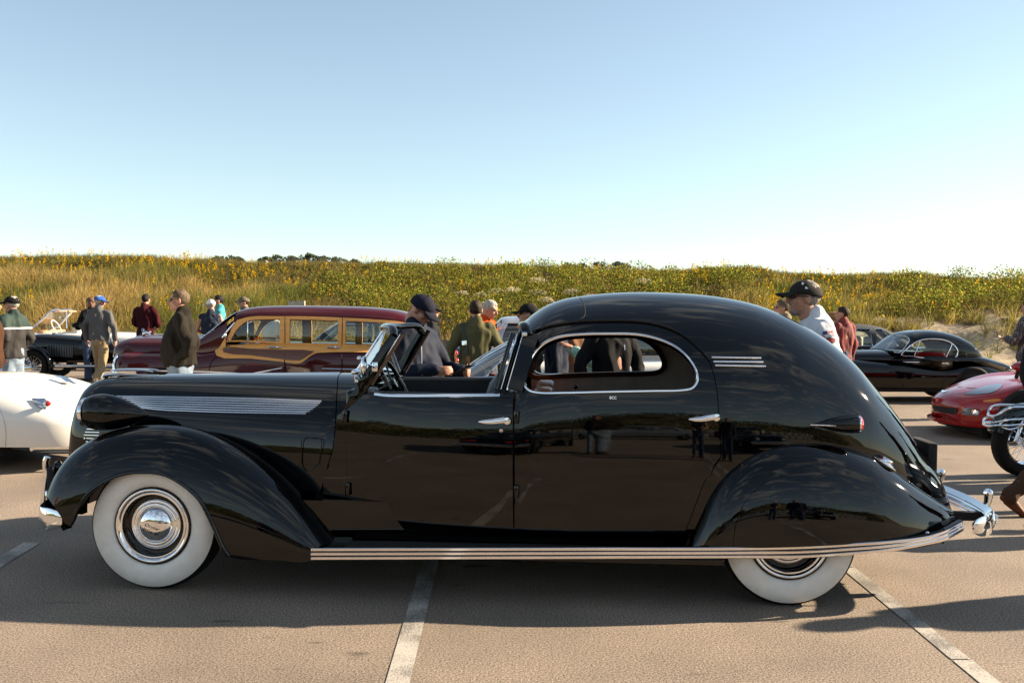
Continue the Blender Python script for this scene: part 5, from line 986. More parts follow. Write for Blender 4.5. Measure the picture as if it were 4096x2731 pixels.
# ------------------------------------------------------------------ white convertible behind it
KF = Frame(*(WF.at(330, 1240, 25.2)[:2]), R(2)); kv = thing('white_convertible', 'white open convertible with tan windscreen visors behind the black sports car', 'car', KF)
KB = Hull(crows(KF, [(-150, 1400, .50), (-140, 1360, .66), (-100, 1345, .76), (60, 1334, .84), (130, 1330, .86), (300, 1328, .88), (480, 1330, .88), (600, 1340, .86), (680, 1347, .80), (710, 1370, .68), (714, 1410, .55)], -.75), KF, p=6, q=4, drop=.4, tuck=.12)
panel('body', KB, band(KB, 0, KB.L, -.6, .97, 40), WHITEP, kv, lip=0, both=True, step=.09)
TAN = mat('tan_trim', (.42, .24, .13), rough=.6)
wsA, wsB, wsC, wsD = KF.at(130, 1313, -.66), KF.at(204, 1244, -.58), KF.at(292, 1240, .58), KF.at(286, 1312, .66); wsC = np.array([wsB[0]+.06, .58, wsB[2]]); wsD = np.array([wsA[0]+.06, .66, wsA[2]])
tube('windscreen_frame', cr(np.array([wsA, wsA*.4+wsB*.6, wsB, (wsB+wsC)/2+np.array([0, 0, .02]), wsC, wsD*.4+wsC*.6, wsD]), 5), .022, CHROME, kv)
mk('windscreen', [wsA, wsD, wsC, wsB], [(0, 1, 2, 3)], TINT, kv, False)
for y0, y1 in ((-.52, -.06), (.06, .52)): box('sun_visor', (wsB[0]+.02, y0, wsB[2]-.035), (wsB[0]+.20, y1, wsB[2]+.015), TAN, kv, bevel=.02)
box('interior_mirror', (wsB[0]+.0, -.12, wsB[2]-.22), (wsB[0]+.03, .12, wsB[2]-.14), ALU, kv, bevel=.01)
for s in (-1, 1): tube('vent_frame', [np.array([wsB[0]+.0, s*.6, wsB[2]]), np.array([wsB[0]+.42, s*.66, wsB[2]-.02]), np.array([wsB[0]+.45, s*.7, wsA[2]])], .014, TAN if s > 0 else CHROME, kv)
box('dashboard', (wsA[0]+.1, -.66, wsA[2]-.14), (wsA[0]+.3, .66, wsA[2]-.05), TAN, kv, bevel=.04)
for y in (-.4, .4): box('seat', (wsA[0]+1.0, y-.28, .5), (wsA[0]+1.2, y+.28, wsA[2]+.12), mat('white_leather', (.6, .55, .48), rough=.5), kv, bevel=.08, seg=3)
ks = bpy.data.objects.new('steering_wheel', None); link(ks, kv); ks.location = (wsA[0]+.48, -.38, wsA[2]+.03); ks.rotation_euler = (0, R(62), 0); tube('wheel_rim', [(.2*math.cos(v), .2*math.sin(v), 0) for v in np.linspace(0, 2*math.pi, 29)[:-1]], .016, mat('white_leather', (.6, .55, .48)), ks, 8, closed=True); tube('steering_column', [(0, 0, 0), (0, 0, -.4)], .02, ALU, ks)
for s in (-1, 1):
    for px in (20, 560): cwheel(kv, KF.at(px, 1400, -.8)[0], s*.84, .33, .18, s, 'disc')
    tube('side_trim', [np.array([-2.2, s*.9, .78]), np.array([2.2, s*.9, .78])], .014, CHROME, kv)
# ------------------------------------------------------------------ red sports car at the right edge
RED = mat('red_paint', (.29, .003, .005), rough=.12, coat=.3, coat_r=.03)
RF = Frame(*(WF.at(3772, 1240, 13.2)[:2]), R(-2)); rc = thing('red_sports_car', 'bright red low modern sports car nose at the right edge', 'car', RF)
# nose tip stands at the frame origin; the car runs back along +x
SEC = []      # stations: x, list of (y,z) from bottom outside to crown, half section
st_ = [(-.02, [(.0, .16), (.30, .17), (.50, .20), (.52, .30), (.50, .40), (.44, .44), (.22, .475), (.0, .485)]),
       (.06, [(.0, .15), (.42, .16), (.66, .19), (.69, .30), (.67, .42), (.60, .49), (.30, .53), (.0, .54)]),
       (.20, [(.0, .15), (.55, .16), (.80, .19), (.83, .32), (.81, .46), (.73, .55), (.40, .59), (.0, .60)]),
       (.45, [(.0, .15), (.65, .16), (.87, .20), (.905, .36), (.885, .54), (.78, .645), (.45, .665), (.0, .67)]),
       (.80, [(.0, .16), (.70, .16), (.89, .22), (.92, .42), (.905, .62), (.79, .745), (.48, .745), (.0, .745)]),
       (1.15, [(.0, .16), (.70, .16), (.88, .20), (.92, .42), (.90, .66), (.78, .80), (.50, .785), (.0, .79)]),
       (1.6, [(.0, .16), (.70, .16), (.86, .2), (.90, .42), (.88, .66), (.78, .82), (.52, .83), (.0, .84)]),
       (2.4, [(.0, .16), (.70, .16), (.86, .2), (.90, .42), (.88, .68), (.80, .84), (.52, .86), (.0, .87)]),
       (3.3, [(.0, .18), (.70, .18), (.88, .22), (.93, .44), (.92, .70), (.84, .90), (.52, .95), (.0, .95)]),
       (4.1, [(.0, .25), (.66, .25), (.84, .3), (.88, .5), (.87, .72), (.78, .90), (.5, .96), (.0, .96)]),
       (4.36, [(.0, .35), (.6, .35), (.76, .4), (.80, .55), (.78, .72), (.70, .86), (.46, .92), (.0, .92)])]
xs_ = np.array([s[0] for s in st_]); arr = np.array([cr(np.array(s[1]), 6) for s in st_]); k_ = arr.shape[1]
flat = np.concatenate([xs_[:, None], arr.reshape(len(st_), -1)], 1); dense = cr(flat, 8); rings = []
for row in dense:
    hs = row[1:].reshape(-1, 2); ring = [(row[0], -y, z) for y, z in hs]+[(row[0], y, z) for y, z in hs[::-1][1:-1]]; rings.append(ring)
# sweep the nose back at its corners
rings = [[(x+.30*max(0, 1-x/1.0)*(abs(y)/.9)**2.0, y, z) for x, y, z in r_] for r_ in rings]
rb = loft('body', rings, RED, rc, sharp=80)
bvR = bvh_of([rb])
LG = mat('smoked_lamp', (.10, .105, .13), rough=.05, coat=1.0)
patch('headlamp', bvR, RF, [(3857, 1576), (3880, 1566), (3920, 1550), (3960, 1540), (4000, 1536), (4011, 1538), (4002, 1552), (3975, 1568), (3930, 1576), (3890, 1578)], LG, rc, off=.006, n=4, step=8)
patch('headlamp', bvR, RF, [(3732, 1554), (3745, 1540), (3770, 1522), (3795, 1510), (3803, 1509), (3790, 1528), (3765, 1546), (3745, 1555)], mat('clear_lamp', (.32, .36, .40), rough=.08, coat=1.0), rc, off=.006, n=4, step=8)
patch('grille_opening', bvR, RF, [(3731, 1620), (3760, 1623), (3800, 1629), (3830, 1633), (3829, 1652), (3810, 1656), (3770, 1650), (3738, 1640)], DARK, rc, off=.006, n=3, step=8)
patch('fog_lamp', bvR, RF, [(3852, 1636), (3890, 1634), (3912, 1638), (3921, 1652), (3917, 1660), (3880, 1660), (3852, 1656)], LG, rc, off=.006, n=3, step=8); patch('fog_lens', bvR, RF, [(3890, 1640), (3906, 1641), (3918, 1650), (3914, 1657), (3890, 1655)], CHROME, rc, off=.010, n=3, step=8)
patch('marker_lamp', bvR, RF, [(3931, 1603), (3965, 1597), (4000, 1596), (4004, 1602), (3985, 1607), (3940, 1608)], AMBER, rc, off=.006, n=3, step=8)
patch('badge', bvR, RF, [(3766, 1564), (3774, 1559), (3782, 1563), (3792, 1561), (3780, 1569), (3770, 1570)], CHROME, rc, off=.008, n=2, step=6)
for (x0, y0, x1, y1) in ((3732, 1630, 3829, 1642), (3745, 1638, 3829, 1650)): 
    patch('grille_bar', bvR, RF, [(x0, y0), (x1, y1-1), (x1, y1+2), (x0, y0+3)], mat('grille_plastic', (.03, .03, .03), rough=.5), rc, off=.012, n=1, step=10, smooth_outline=False)
GAPM = mat('panel_gap', (.01, .004, .004), rough=.8)
patch('panel_gap', bvR, RF, [(3780, 1535), (3830, 1545), (3881, 1551.5), (3957, 1553.5), (3957, 1555.5), (3881, 1553.8), (3830, 1547.2), (3780, 1537)], GAPM, rc, off=.003, n=1, step=12, smooth_outline=False)
patch('panel_gap', bvR, RF, [(3957, 1553), (3985, 1560), (4000, 1580), (3998, 1581), (3983, 1562), (3956, 1555)], GAPM, rc, off=.003, n=1, step=12, smooth_outline=False)
for sg in (-1, 1):
    for x, r2 in ((.74, .325), (3.40, .34)):
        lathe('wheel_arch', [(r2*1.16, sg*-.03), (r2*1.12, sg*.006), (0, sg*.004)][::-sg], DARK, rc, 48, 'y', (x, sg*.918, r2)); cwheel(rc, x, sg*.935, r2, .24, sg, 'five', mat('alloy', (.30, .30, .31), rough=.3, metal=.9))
rl = cr(np.array([(-.04, -.60, .165), (-.035, -.3, .15), (-.06, 0, .15), (-.035, .3, .15), (-.04, .60, .165)]), 4)
rl = [(x+.30*(abs(y)/.9)**2.0, y, z+.02) for x, y, z in cr(np.array([(.12, -.84, .17), (.0, -.66, .16), (-.05, -.4, .16), (-.07, 0, .16), (-.05, .4, .16), (.0, .66, .16), (.12, .84, .17)]), 5)]
sweep('chin_lip', rl, [(-.03, -.012), (-.035, .02), (.03, .03), (.03, -.012)], RED, rc); box('chin_spoiler', (.25, -.70, .06), (.32, .70, .17), DARK, rc)
RG = Hull([(1.55, .83, .72, 0, .70), (1.9, 1.02, .68, 0, .72), (2.25, 1.17, .62, 0, .74), (2.6, 1.24, .58, 0, .76), (3.0, 1.22, .58, 0, .78), (3.5, 1.10, .60, 0, .80), (4.0, .96, .60, 0, .80)], RF, p=3.5, q=3)
panel('canopy', RG, band(RG, 0, RG.L, 0, 1.0, 30), glass('dark_canopy_glass', (.12, .13, .14), .5), rc, lip=0, both=True, step=.08)
box('underside', (.4, -.75, .1), (4.0, .75, .3), DARK, rc)
q = WF.at(4082, 1466, 12.0); ql = RF.loc(q); loft('door_mirror', [[(ql[0]+dx, ql[1]+r2*.13*math.cos(v), ql[2]+r2*.065*math.sin(v)) for v in np.linspace(0, 2*math.pi, 17)[:-1]] for dx, r2 in ((-.10, .25), (-.07, .7), (0, 1.0), (.07, .97))], RED, rc, sharp=60); tube('mirror_stem', [ql+np.array([.0, .05, -.05]), ql+np.array([.05, .2, -.15])], .025, DARK, rc)
# ------------------------------------------------------------------ motorcycle front wheel at the right edge
MF = Frame(*(WF.at(4107, 1240, 9.75)[:2]), R(10)); mo = thing('motorcycle', 'vintage motorcycle front wheel with chrome fender rails at the right edge', 'motorcycle', MF)
GREENP = paint('dark_green_paint', (.006, .016, .014), rough=.06)
for x in (0, 1.45): cwheel(mo, x, -.06, .335, .12, -1, 'wire', CHROME)
for x, a0, a1 in ((0, 15, 160), (1.45, 10, 185)):
    A = np.linspace(R(a0), R(a1), 24); P = [(x+.385*math.cos(a), 0, .335+.385*math.sin(a)) for a in A]; sweep('fender', P, [(-.095, -.10), (-.09, -.03), (-.06, .01), (0, .028), (.06, .01), (.09, -.03), (.095, -.10), (.085, -.10), (.08, -.03), (0, .014), (-.08, -.03), (-.085, -.10)], GREENP, mo, up=np.array([[math.cos(a), 0, math.sin(a)] for a in A]))
for (x0, x1, z0, zz, yy) in ((-.36, .05, .60, .70, .115), (-.40, .04, .53, .585, .135), (-.40, .06, .50, .535, .14)):
    tube('fender_rail', cr(np.array([(x1+.1, -yy*.8, zz), (x1-.1, -yy, zz+.015), (x0+.08, -yy, zz), (x0, -yy*.6, z0+.03), (x0-.02, 0, z0+.02), (x0, yy*.6, z0+.03), (x0+.08, yy, zz), (x1-.1, yy, zz+.015), (x1+.1, yy*.8, zz)]), 5), .011, CHROME, mo)
tube('fender_rail', cr(np.array([(-.30, -.12, .60), (-.36, -.12, .545), (-.30, -.12, .50), (-.15, -.12, .52), (-.10, -.12, .58)]), 5), .010, CHROME, mo)
for y in (-.11, .11): tube('fork', [(0, y, .335), (.28, y, 1.02)], .025, CHROME, mo)
tube('handlebar', cr(np.array([(.45, -.42, 1.02), (.34, -.36, 1.12), (.28, 0, 1.05), (.34, .36, 1.12), (.45, .42, 1.02)]), 5), .014, CHROME, mo); lathe('headlamp', [(0, -.06), (.08, -.05), (.095, 0), (.07, .08), (0, .12)], CHROME, mo, 24, 'x', (.1, 0, .92))
loft('fuel_tank', [[(x, .14*r2*math.cos(v), .85+.12*r2*math.sin(v)) for v in np.linspace(0, 2*math.pi, 21)[:-1]] for x, r2 in ((.32, .4), (.4, .8), (.6, 1), (.75, .85), (.88, .4))], GREENP, mo); loft('engine', [[(x, .16*r2*math.cos(v), .45+.2*r2*math.sin(v)) for v in np.linspace(0, 2*math.pi, 13)[:-1]] for x, r2 in ((.4, .7), (.5, 1), (.8, 1), (.95, .6))], ALU, mo); loft('saddle', [[(x, .15*r2*math.cos(v), .80+.05*r2*math.sin(v)) for v in np.linspace(0, 2*math.pi, 17)[:-1]] for x, r2 in ((.85, .4), (.95, .7), (1.15, 1), (1.3, .6))], LEATHER, mo)
tube('frame', [(.28, 0, .95), (.4, 0, .35), (1.0, 0, .3), (1.45, 0, .335)], .03, GREENP, mo); tube('frame', [(.3, 0, .9), (.9, 0, .75), (1.45, 0, .35)], .03, GREENP, mo); tube('kickstand', [(.8, -.1, .28), (.75, -.25, .0)], .014, CHROME, mo)
# ================================================================== people
from mathutils import noise as mnoise
def ell(c, r_, n=14, m_=9, rot=None):
    V, Fc = [], []
    for i in range(m_+1):
        ph = math.pi*i/m_
        for j in range(n):
            th = 2*math.pi*j/n; V.append(np.array([r_[0]*math.sin(ph)*math.cos(th), r_[1]*math.sin(ph)*math.sin(th), r_[2]*math.cos(ph)]))
    V = np.array(V)
    if rot is not None: V = V @ np.asarray(rot).T
    V = V+np.asarray(c)
    for i in range(m_):
        for j in range(n): Fc.append((i*n+j, (i+1)*n+j, (i+1)*n+(j+1) % n, i*n+(j+1) % n))
    return [tuple(v) for v in V], Fc
def limb(P, Rr, n=12, sub=4, up=(1, .13, .07)):
    """closed tapered tube; Rr rows (side, forward) radii"""
    P = np.asarray(P, float); Rr = np.asarray([r_ if hasattr(r_, '__len__') else (r_, r_) for r_ in Rr], float); A = cr(np.concatenate([P, Rr], 1), sub) if len(P) > 2 else np.concatenate([P, Rr], 1)
    P, Rr = A[:, :3], A[:, 3:]; T, B, U = frames_along(P, up); V, Fc = [], []
    for i in range(len(P)):
        for j in range(n):
            v = 2*math.pi*j/n; V.append(tuple(P[i]+B[i]*Rr[i, 0]*math.cos(v)+U[i]*Rr[i, 1]*math.sin(v)))
    for i in range(len(P)-1):
        for j in range(n): a, b = i*n+j, i*n+(j+1) % n; Fc.append((a, b, b+n, a+n))
    Fc.append(tuple(range(n))[::-1]); Fc.append(tuple((len(P)-1)*n+j for j in range(n)))
    for e, i in ((0, 0), (1, len(P)-1)):        # rounded ends
        r_ = float(Rr[i].mean())*.96; v, f = ell(P[i], (r_, r_, r_), 10, 7); b = len(V); V += v; Fc += [tuple(k+b for k in q) for q in f]
    return V, Fc
def rings_body(rg, n=20):
    """torso: rows (x, z, depth, width, y)"""
    A = cr(np.array(rg, float)[:, [0, 1, 2, 3]], 4); V, Fc = [], []
    for x, z, d, w_ in A:
        for j in range(n):
            v = 2*math.pi*j/n; cx, sy = math.cos(v), math.sin(v); V.append((x+d*math.copysign(abs(cx)**.85, cx), w_*math.copysign(abs(sy)**.85, sy), z))
    for i in range(len(A)-1):
        for j in range(n): a, b = i*n+j, i*n+(j+1) % n; Fc.append((a, b, b+n, a+n))
    Fc.append(tuple(range(n))[::-1]); Fc.append(tuple((len(A)-1)*n+j for j in range(n))); return V, Fc
def merge(parts):
    V, Fc = [], []
    for v, f in parts: b = len(V); V += [tuple(q) for q in v]; Fc += [tuple(i+b for i in q) for q in f]
    return V, Fc
def remesh(name, parts, vox, material, parent, smooth=3, fold=0.0, fscale=7.0, seed=0, stretch=(1, 1, .45)):
    V, Fc = merge(parts); me = bpy.data.meshes.new('tmp'); me.from_pydata(V, [], Fc); o = bpy.data.objects.new('tmp', me); COL.objects.link(o)
    m1 = o.modifiers.new('r', 'REMESH'); m1.mode = 'VOXEL'; m1.voxel_size = vox; m2 = o.modifiers.new('s', 'SMOOTH'); m2.factor = .5; m2.iterations = smooth
    dg = bpy.context.evaluated_depsgraph_get(); r_ = bpy.data.meshes.new_from_object(o.evaluated_get(dg)); bpy.data.objects.remove(o); bpy.data.meshes.remove(me)
    if fold:
        n_ = len(r_.vertices); co = np.empty(n_*3, np.float32); r_.vertices.foreach_get('co', co); co = co.reshape(-1, 3); nr = np.empty(n_*3, np.float32); r_.vertices.foreach_get('normal', nr); nr = nr.reshape(-1, 3)
        st = np.array(stretch)*fscale; off = Vector((seed*3.1, seed*1.7, seed*.9))
        d = np.array([1-2*abs(mnoise.noise(Vector(c*st)+off)) for c in co])-.45; d2 = np.array([mnoise.noise(Vector(c*st*2.7)+off) for c in co])
        co += nr*(fold*(d+.45*d2))[:, None]; r_.vertices.foreach_set('co', co.ravel())
    r_.name = name; r_.polygons.foreach_set('use_smooth', [True]*len(r_.polygons)); r_.materials.clear(); r_.materials.append(material); r_.update()
    return link(bpy.data.objects.new(name, r_), parent)
def hand_parts(wr, d, side_n, thumb, curl=.5, k=1.0):
    """wrist point, hand direction, palm normal, thumb direction"""
    d = np.array(d, float); d /= np.linalg.norm(d); n_ = np.array(side_n, float); n_ -= d*(n_@d); n_ /= np.linalg.norm(n_); t = np.array(thumb, float); t -= d*(t@d)+n_*(t@n_); t /= np.linalg.norm(t)
    M_ = np.stack([d, t, n_], 1); out_ = [ell(wr+d*.045*k, (.052*k, .040*k, .017*k), rot=M_), limb([wr-d*.02, wr+d*.03*k], [(.026, .02), (.028, .018)], 10, 1)]
    for i, (off, L_) in enumerate(((.030, .072), (.010, .080), (-.011, .075), (-.031, .058))):
        b = wr+d*.082*k+t*off*k; a1 = d*math.cos(curl*.7)+n_*math.sin(curl*.7); p1 = b+a1*L_*.5*k; a2 = d*math.cos(curl*1.7)+n_*math.sin(curl*1.7); p2 = p1+a2*L_*.5*k; out_.append(limb([b-d*.02, b, p1, p2], [.0098, .0095, .0088, .0075], 8, 2))
    b = wr+d*.025*k+t*.034*k; p1 = b+(d*.7+t*.75+n_*.25)*.036*k; p2 = p1+(d*.85+t*.2+n_*.5)*.032*k; out_.append(limb([b-t*.012, b, p1, p2], [.013, .0125, .0105, .0085], 8, 2)); return out_
SKIN = mat('skin', (.40, .20, .135), rough=.5, noise=.10, nscale=22, spec=.4)
EYE = mat('eye_dark', (.02, .018, .016), rough=.2); SHADE = mat('sunglass_lens', (.012, .012, .014), rough=.05, coat=.5)
def cloth(name, col, **kw):
    kw.setdefault('rough', .85); kw.setdefault('noise', .12); kw.setdefault('nscale', 5); kw.setdefault('bump', .25); kw.setdefault('bscale', 30); kw.setdefault('spec', .15); return mat(name, col, **kw)
HAIRM = {'brown': mat('hair_brown', (.03, .017, .010), rough=.7, noise=.6, nscale=45, stretch=(1, 1, .3), bump=.8, bscale=80, spec=.25), 'grey': mat('hair_grey', (.20, .18, .16), rough=.7, noise=.55, nscale=45, stretch=(1, 1, .3), bump=.8, bscale=80, spec=.25), 'blond': mat('hair_blond', (.20, .13, .07), rough=.7, noise=.55, nscale=45, stretch=(1, 1, .3), bump=.8, bscale=80, spec=.25), 'dark': mat('hair_dark', (.011, .008, .006), rough=.7, noise=.6, nscale=45, stretch=(1, 1, .3), bump=.8, bscale=80, spec=.25), 'sandy': mat('hair_sandy', (.11, .075, .045), rough=.7, noise=.55, nscale=45, stretch=(1, 1, .3), bump=.8, bscale=80, spec=.25), 'white': mat('hair_white', (.36, .33, .29), rough=.7, noise=.35, nscale=45, stretch=(1, 1, .3), bump=.8, bscale=80, spec=.25), 'ginger': mat('hair_ginger', (.11, .05, .022), rough=.7, noise=.5, nscale=40)}
def rotm(pitch, yaw, roll=0):
    return np.array(Euler((roll, pitch, yaw), 'XYZ').to_matrix())
ARM = {'down': ((-.03, .06, -.285), (.03, .075, -.535)), 'pocket': ((-.11, .10, -.265), (.02, .03, -.455)), 'jpocket': ((-.08, .11, -.26), (.09, .05, -.42)), 'back': ((-.10, .05, -.27), (-.16, -.06, -.47)), 'front': ((.04, .09, -.275), (.22, -.03, -.35)), 'phone': ((.05, .10, -.27), (.27, .02, -.24)), 'face': ((.10, .09, -.25), (.17, -.06, -.02)), 'hip': ((-.08, .17, -.24), (.02, .03, -.42)), 'raise': ((.16, .10, -.22), (.36, .03, -.06)), 'wide': ((-.02, .13, -.27), (.05, .13, -.52))}
def person(label, px, py, depth, face, top, trouser, arms=('down', 'down'), hair='brown', cap=None, glasses=False, H=None, lean=0, hp=(0, 0), legs='stand', belly=0.0, hem=.88, detail=.013, topname='jacket', shoe=(.05, .035, .025), fold=.023, skirt=0, sleeve=True, group=None, hairlen=0, wscale=1.0, beard=None, name='person', collar=True, xoff=0.0, curl=.5, zoff=0.0):
    """face: heading in degrees, 0 = picture right, 90 = away from the camera, 180 = left"""
    hd = WF.at(px, py, depth); Ht = H or (hd[2]-(.02 if cap else 0)); k = Ht/1.78; fc = R(face); ln_ = R(lean)
    def up_(x, y, z):       # bend the trunk forward about the hips
        zz = z-.95
        if zz <= 0: return np.array([x, y, z])*k
        f_ = min(1, zz/.25)*ln_; return np.array([x+math.sin(f_)*zz, y, .95+math.cos(f_)*zz])*k
    hc = up_(.015, 0, 1.658); off = hc; ca, sa = math.cos(fc), math.sin(fc)
    rx = hd[0]-(off[0]*ca-off[1]*sa); ry = depth
    root = thing(name, label, 'person', loc=(rx, ry, zoff), rz=fc, group=group); root['category'] = 'person'
    Rh = rotm(R(hp[0])+ln_*.35, R(hp[1])); hk = .985*k
    def hv(v, f): return [tuple(hc+Rh@(np.array(q)*hk)) for q in v], f
    hx = lambda p: hc+Rh@(np.array(p)*hk)
    head = [ell((-.012, 0, .03), (.098, .077, .092)), ell((.018, 0, -.035), (.074, .062, .085)), ell((.060, 0, -.096), (.030, .033, .024)), ell((.075, 0, .028), (.020, .054, .013)), ell((.088, 0, -.062), (.012, .026, .009)), ell((.088, 0, -.079), (.010, .022, .008)), ell((.053, .036, -.022), (.03, .028, .03)), ell((.053, -.036, -.022), (.03, .028, .03)), limb([(.086, 0, .022), (.100, 0, .002), (.116, 0, -.024), (.098, 0, -.036)], [.008, .010, .0155, .010], 9, 2), ell((-.008, .077, -.005), (.022, .011, .034)), ell((-.008, -.077, -.005), (.022, .011, .034))]
    parts = [hv(*p) for p in head]; parts.append(limb([hx((-.018, 0, -.05)), hx((-.03, 0, -.12)), up_(-.02, 0, 1.47)], [.056*k, .058*k, .072*k], 12, 3))
    tor = [(0, .84, .10, .15), (0, .95, .115+.6*belly, .165), (.0+belly*.4, 1.06, .105+belly, .150+belly*.5), (belly*.3, 1.20, .115+belly*.7, .158+belly*.3), (0, 1.32, .118, .172), (-.01, 1.41, .100, .170), (-.015, 1.475, .070, .115), (-.02, 1.51, .055, .06)]
    def torso(g, z0=.84, gy=None, w2=1.0):
        rr = []
        for x, z, d, w_ in tor:
            if z < z0-.001: continue
            rr.append((x, z, d+g, (w_*w2+(gy if gy is not None else g))))
        rr = [(rr[0][0], z0, rr[0][2], rr[0][3])]+rr if rr[0][1] > z0 else rr
        if z0 < .84: rr = [(rr[0][0], z0, rr[0][2]*1.02, rr[0][3]*1.02)]+rr[1:]
        v, f = rings_body(rr); return [tuple(up_(*(np.array(q)))) for q in v], f
    parts.append(torso(0))
    SH = .178*wscale; armpts = {}
    for s, pose in ((1, arms[0]), (-1, arms[1])):
        e, w_ = ARM[pose] if isinstance(pose, str) else pose; sh = up_(-.012, s*SH, 1.425); E = sh+np.array([e[0], s*e[1], e[2]])*k; Wr = sh+np.array([w_[0], s*w_[1], w_[2]])*k; armpts[s] = (sh, E, Wr)
        parts.append(limb([up_(-.012, s*SH*.6, 1.43), sh, (sh+E)/2, E, (E*.6+Wr*.4), Wr], [.055*k, .052*k, .046*k, .040*k, .038*k, .026*k], 10, 3))
        d = Wr-E; hidden = pose in ('pocket', 'jpocket')
        if not hidden: parts += hand_parts(Wr, d+np.array([.0, 0, -.02]) if pose != 'face' else np.array([.3, -s*.5, .8]), (0.15, -s, 0) if pose not in ('phone', 'front', 'raise') else (0, -s*.25, .95 if pose == 'phone' and s > 0 else -.6), (1, 0, 0) if pose not in ('phone', 'front', 'raise') else (.1, -s, .2), curl, k)
    HP = {'stand': [((.01, .10, .48), (-.02, .105, .08)), ((.0, .10, .48), (-.03, .105, .08))], 'step': [((.10, .09, .50), (.16, .09, .09)), ((-.03, .09, .47), (-.28, .09, .13))], 'walk': [((.18, .09, .50), (.22, .09, .08)), ((-.08, .09, .47), (-.42, .09, .16))]}[legs]
    feet = []
    for s, (kn, an) in zip((1, -1), HP):
        hipj = np.array([0, s*.09, .90])*k; K = np.array([kn[0], s*kn[1], kn[2]])*k; A = np.array([an[0], s*an[1], an[2]])*k; parts.append(limb([hipj, (hipj+K)/2, K, K*.55+A*.45+np.array([-.02, 0, 0])*k, A], [.080*k, .070*k, .052*k, .050*k, .036*k], 10, 3)); feet.append((s, hipj, K, A))
    body = remesh('body', parts, detail, SKIN, root, 2)
    # clothes
    g = .030 if topname in ('jacket', 'coat', 'fleece') else .020
    cl = [torso(g, hem, g*1.15)]
    for s in (1, -1):
        sh, E, Wr = armpts[s]
        if sleeve: cl.append(limb([up_(-.012, s*SH*.5, 1.435), sh+np.array([0, s*.005, 0]), (sh+E)/2, E, E*.5+Wr*.5, Wr+(E-Wr)*.06], [(.070+g*.5)*k, (.066+g*.5)*k, (.056+g*.6)*k, (.050+g*.6)*k, (.046+g*.5)*k, (.036+g*.4)*k], 12, 3))
        else: cl.append(limb([up_(-.012, s*SH*.5, 1.435), sh+np.array([0, s*.004, -.01])], [(.070+g*.5)*k, (.062+g*.3)*k], 12, 1))
    if collar: cl.append(limb([up_(-.02, 0, 1.46), up_(-.025, 0, 1.50), up_(-.028, 0, 1.535)], [(.115*k, .112*k), (.094*k, .094*k), (.082*k, .083*k)], 14, 2))
    tp = remesh(topname, cl, max(.011, detail), top, root, 2, fold, 6.5, int(abs(px)) % 17)
    tr = [torso(.016, .82, .016)] if hem > .8 else []
    tr = [(lambda v, f: ([tuple(np.array(q)) for q in v], f))(*limb([np.array([0, 0, .99])*k, np.array([0, 0, .90])*k, np.array([0, 0, .84])*k], [(.178*k, (.13+belly*.5)*k), (.182*k, .135*k), (.16*k, .12*k)], 16, 2, up=(1, 0, .01)))]
    for s, hipj, K, A in feet:
        e_ = .015 if not skirt else .02
        tr.append(limb([hipj+np.array([0, 0, .02]), (hipj+K)/2, K, K*.5+A*.5, A+np.array([-.01, 0, .0])], [(.080+e_)*k, (.072+e_)*k, (.056+e_)*k, (.056+e_)*k, (.052+e_)*k], 12, 3))
        sd = np.array([1.0, s*.15, 0]); lift = -.35 if (legs != 'stand' and A[0] < -.2) else 0
        th = R(40) if lift else 0; sp = []
        for fx, hz, ww in ((-.075, .05, .030), (-.04, .085, .036), (.02, .085, .042), (.09, .062, .046), (.15, .045, .042), (.185, .028, .028)):
            sp.append((A+np.array([fx*math.cos(th)+.0, s*.15*fx, -.08*1.0+hz*.5+fx*-math.sin(th)])*k, (ww*k, hz*.55*k)))
        remesh('shoe', [limb([q for q, _ in sp], [r_ for _, r_ in sp], 12, 3, up=(0, 0, 1))], .012, cloth('shoe_%d' % int(shoe[0]*1000), shoe, rough=.5), root, 1)
    remesh('trousers', tr, max(.012, detail), trouser, root, 2, fold*.9, 6.0, int(abs(px)) % 13+3)
    # hair
    if hair and hair != 'bald':
        V, Fc = [], []; n, m_ = 28, 18; Vs = []
        for i in range(m_+1):
            ph = math.pi*i/m_
            for j in range(n):
                th = 2*math.pi*j/n; c = np.array([.104*math.sin(ph)*math.cos(th), .0815*math.sin(ph)*math.sin(th), .0975*math.cos(ph)])+np.array([-.016, 0, .031]); nz = mnoise.noise(Vector(c*38)+Vector((px, 0, 0)))*.014; nz += mnoise.noise(Vector(c*90))*.006; Vs.append(c*(1+nz*6*(.8 if not hairlen else 1.2)))
        def keep(c):
            if c[0] > .058 and c[2] < .085: return False
            if c[0] > .005 and c[2] < .035-(.0 if not hairlen else .05): return False
            return c[2] > -.055-hairlen
        fs = []
        for i in range(m_):
            for j in range(n):
                q = (i*n+j, (i+1)*n+j, (i+1)*n+(j+1) % n, i*n+(j+1) % n); c = np.mean([Vs[t] for t in q], 0)
                if keep(c): fs.append(q)
        V = [hx(v) for v in Vs]; used = sorted({i for f in fs for i in f}); mp_ = {u: i for i, u in enumerate(used)}
        ho = mk('hair', [V[u] for u in used], [tuple(mp_[i] for i in f) for f in fs], HAIRM[hair], root); md = ho.modifiers.new('t', 'SOLIDIFY'); md.thickness = .012; md.offset = -1
        if hairlen > .03:
            remesh('hair', [limb([hx((-.05, 0, .02)), hx((-.07, 0, -.08)), hx((-.06, 0, -.08-hairlen))], [(.075*k, .05*k), (.085*k, .05*k), (.06*k, .03*k)], 14, 3)], .014, HAIRM[hair], root, 1, .012, 20)
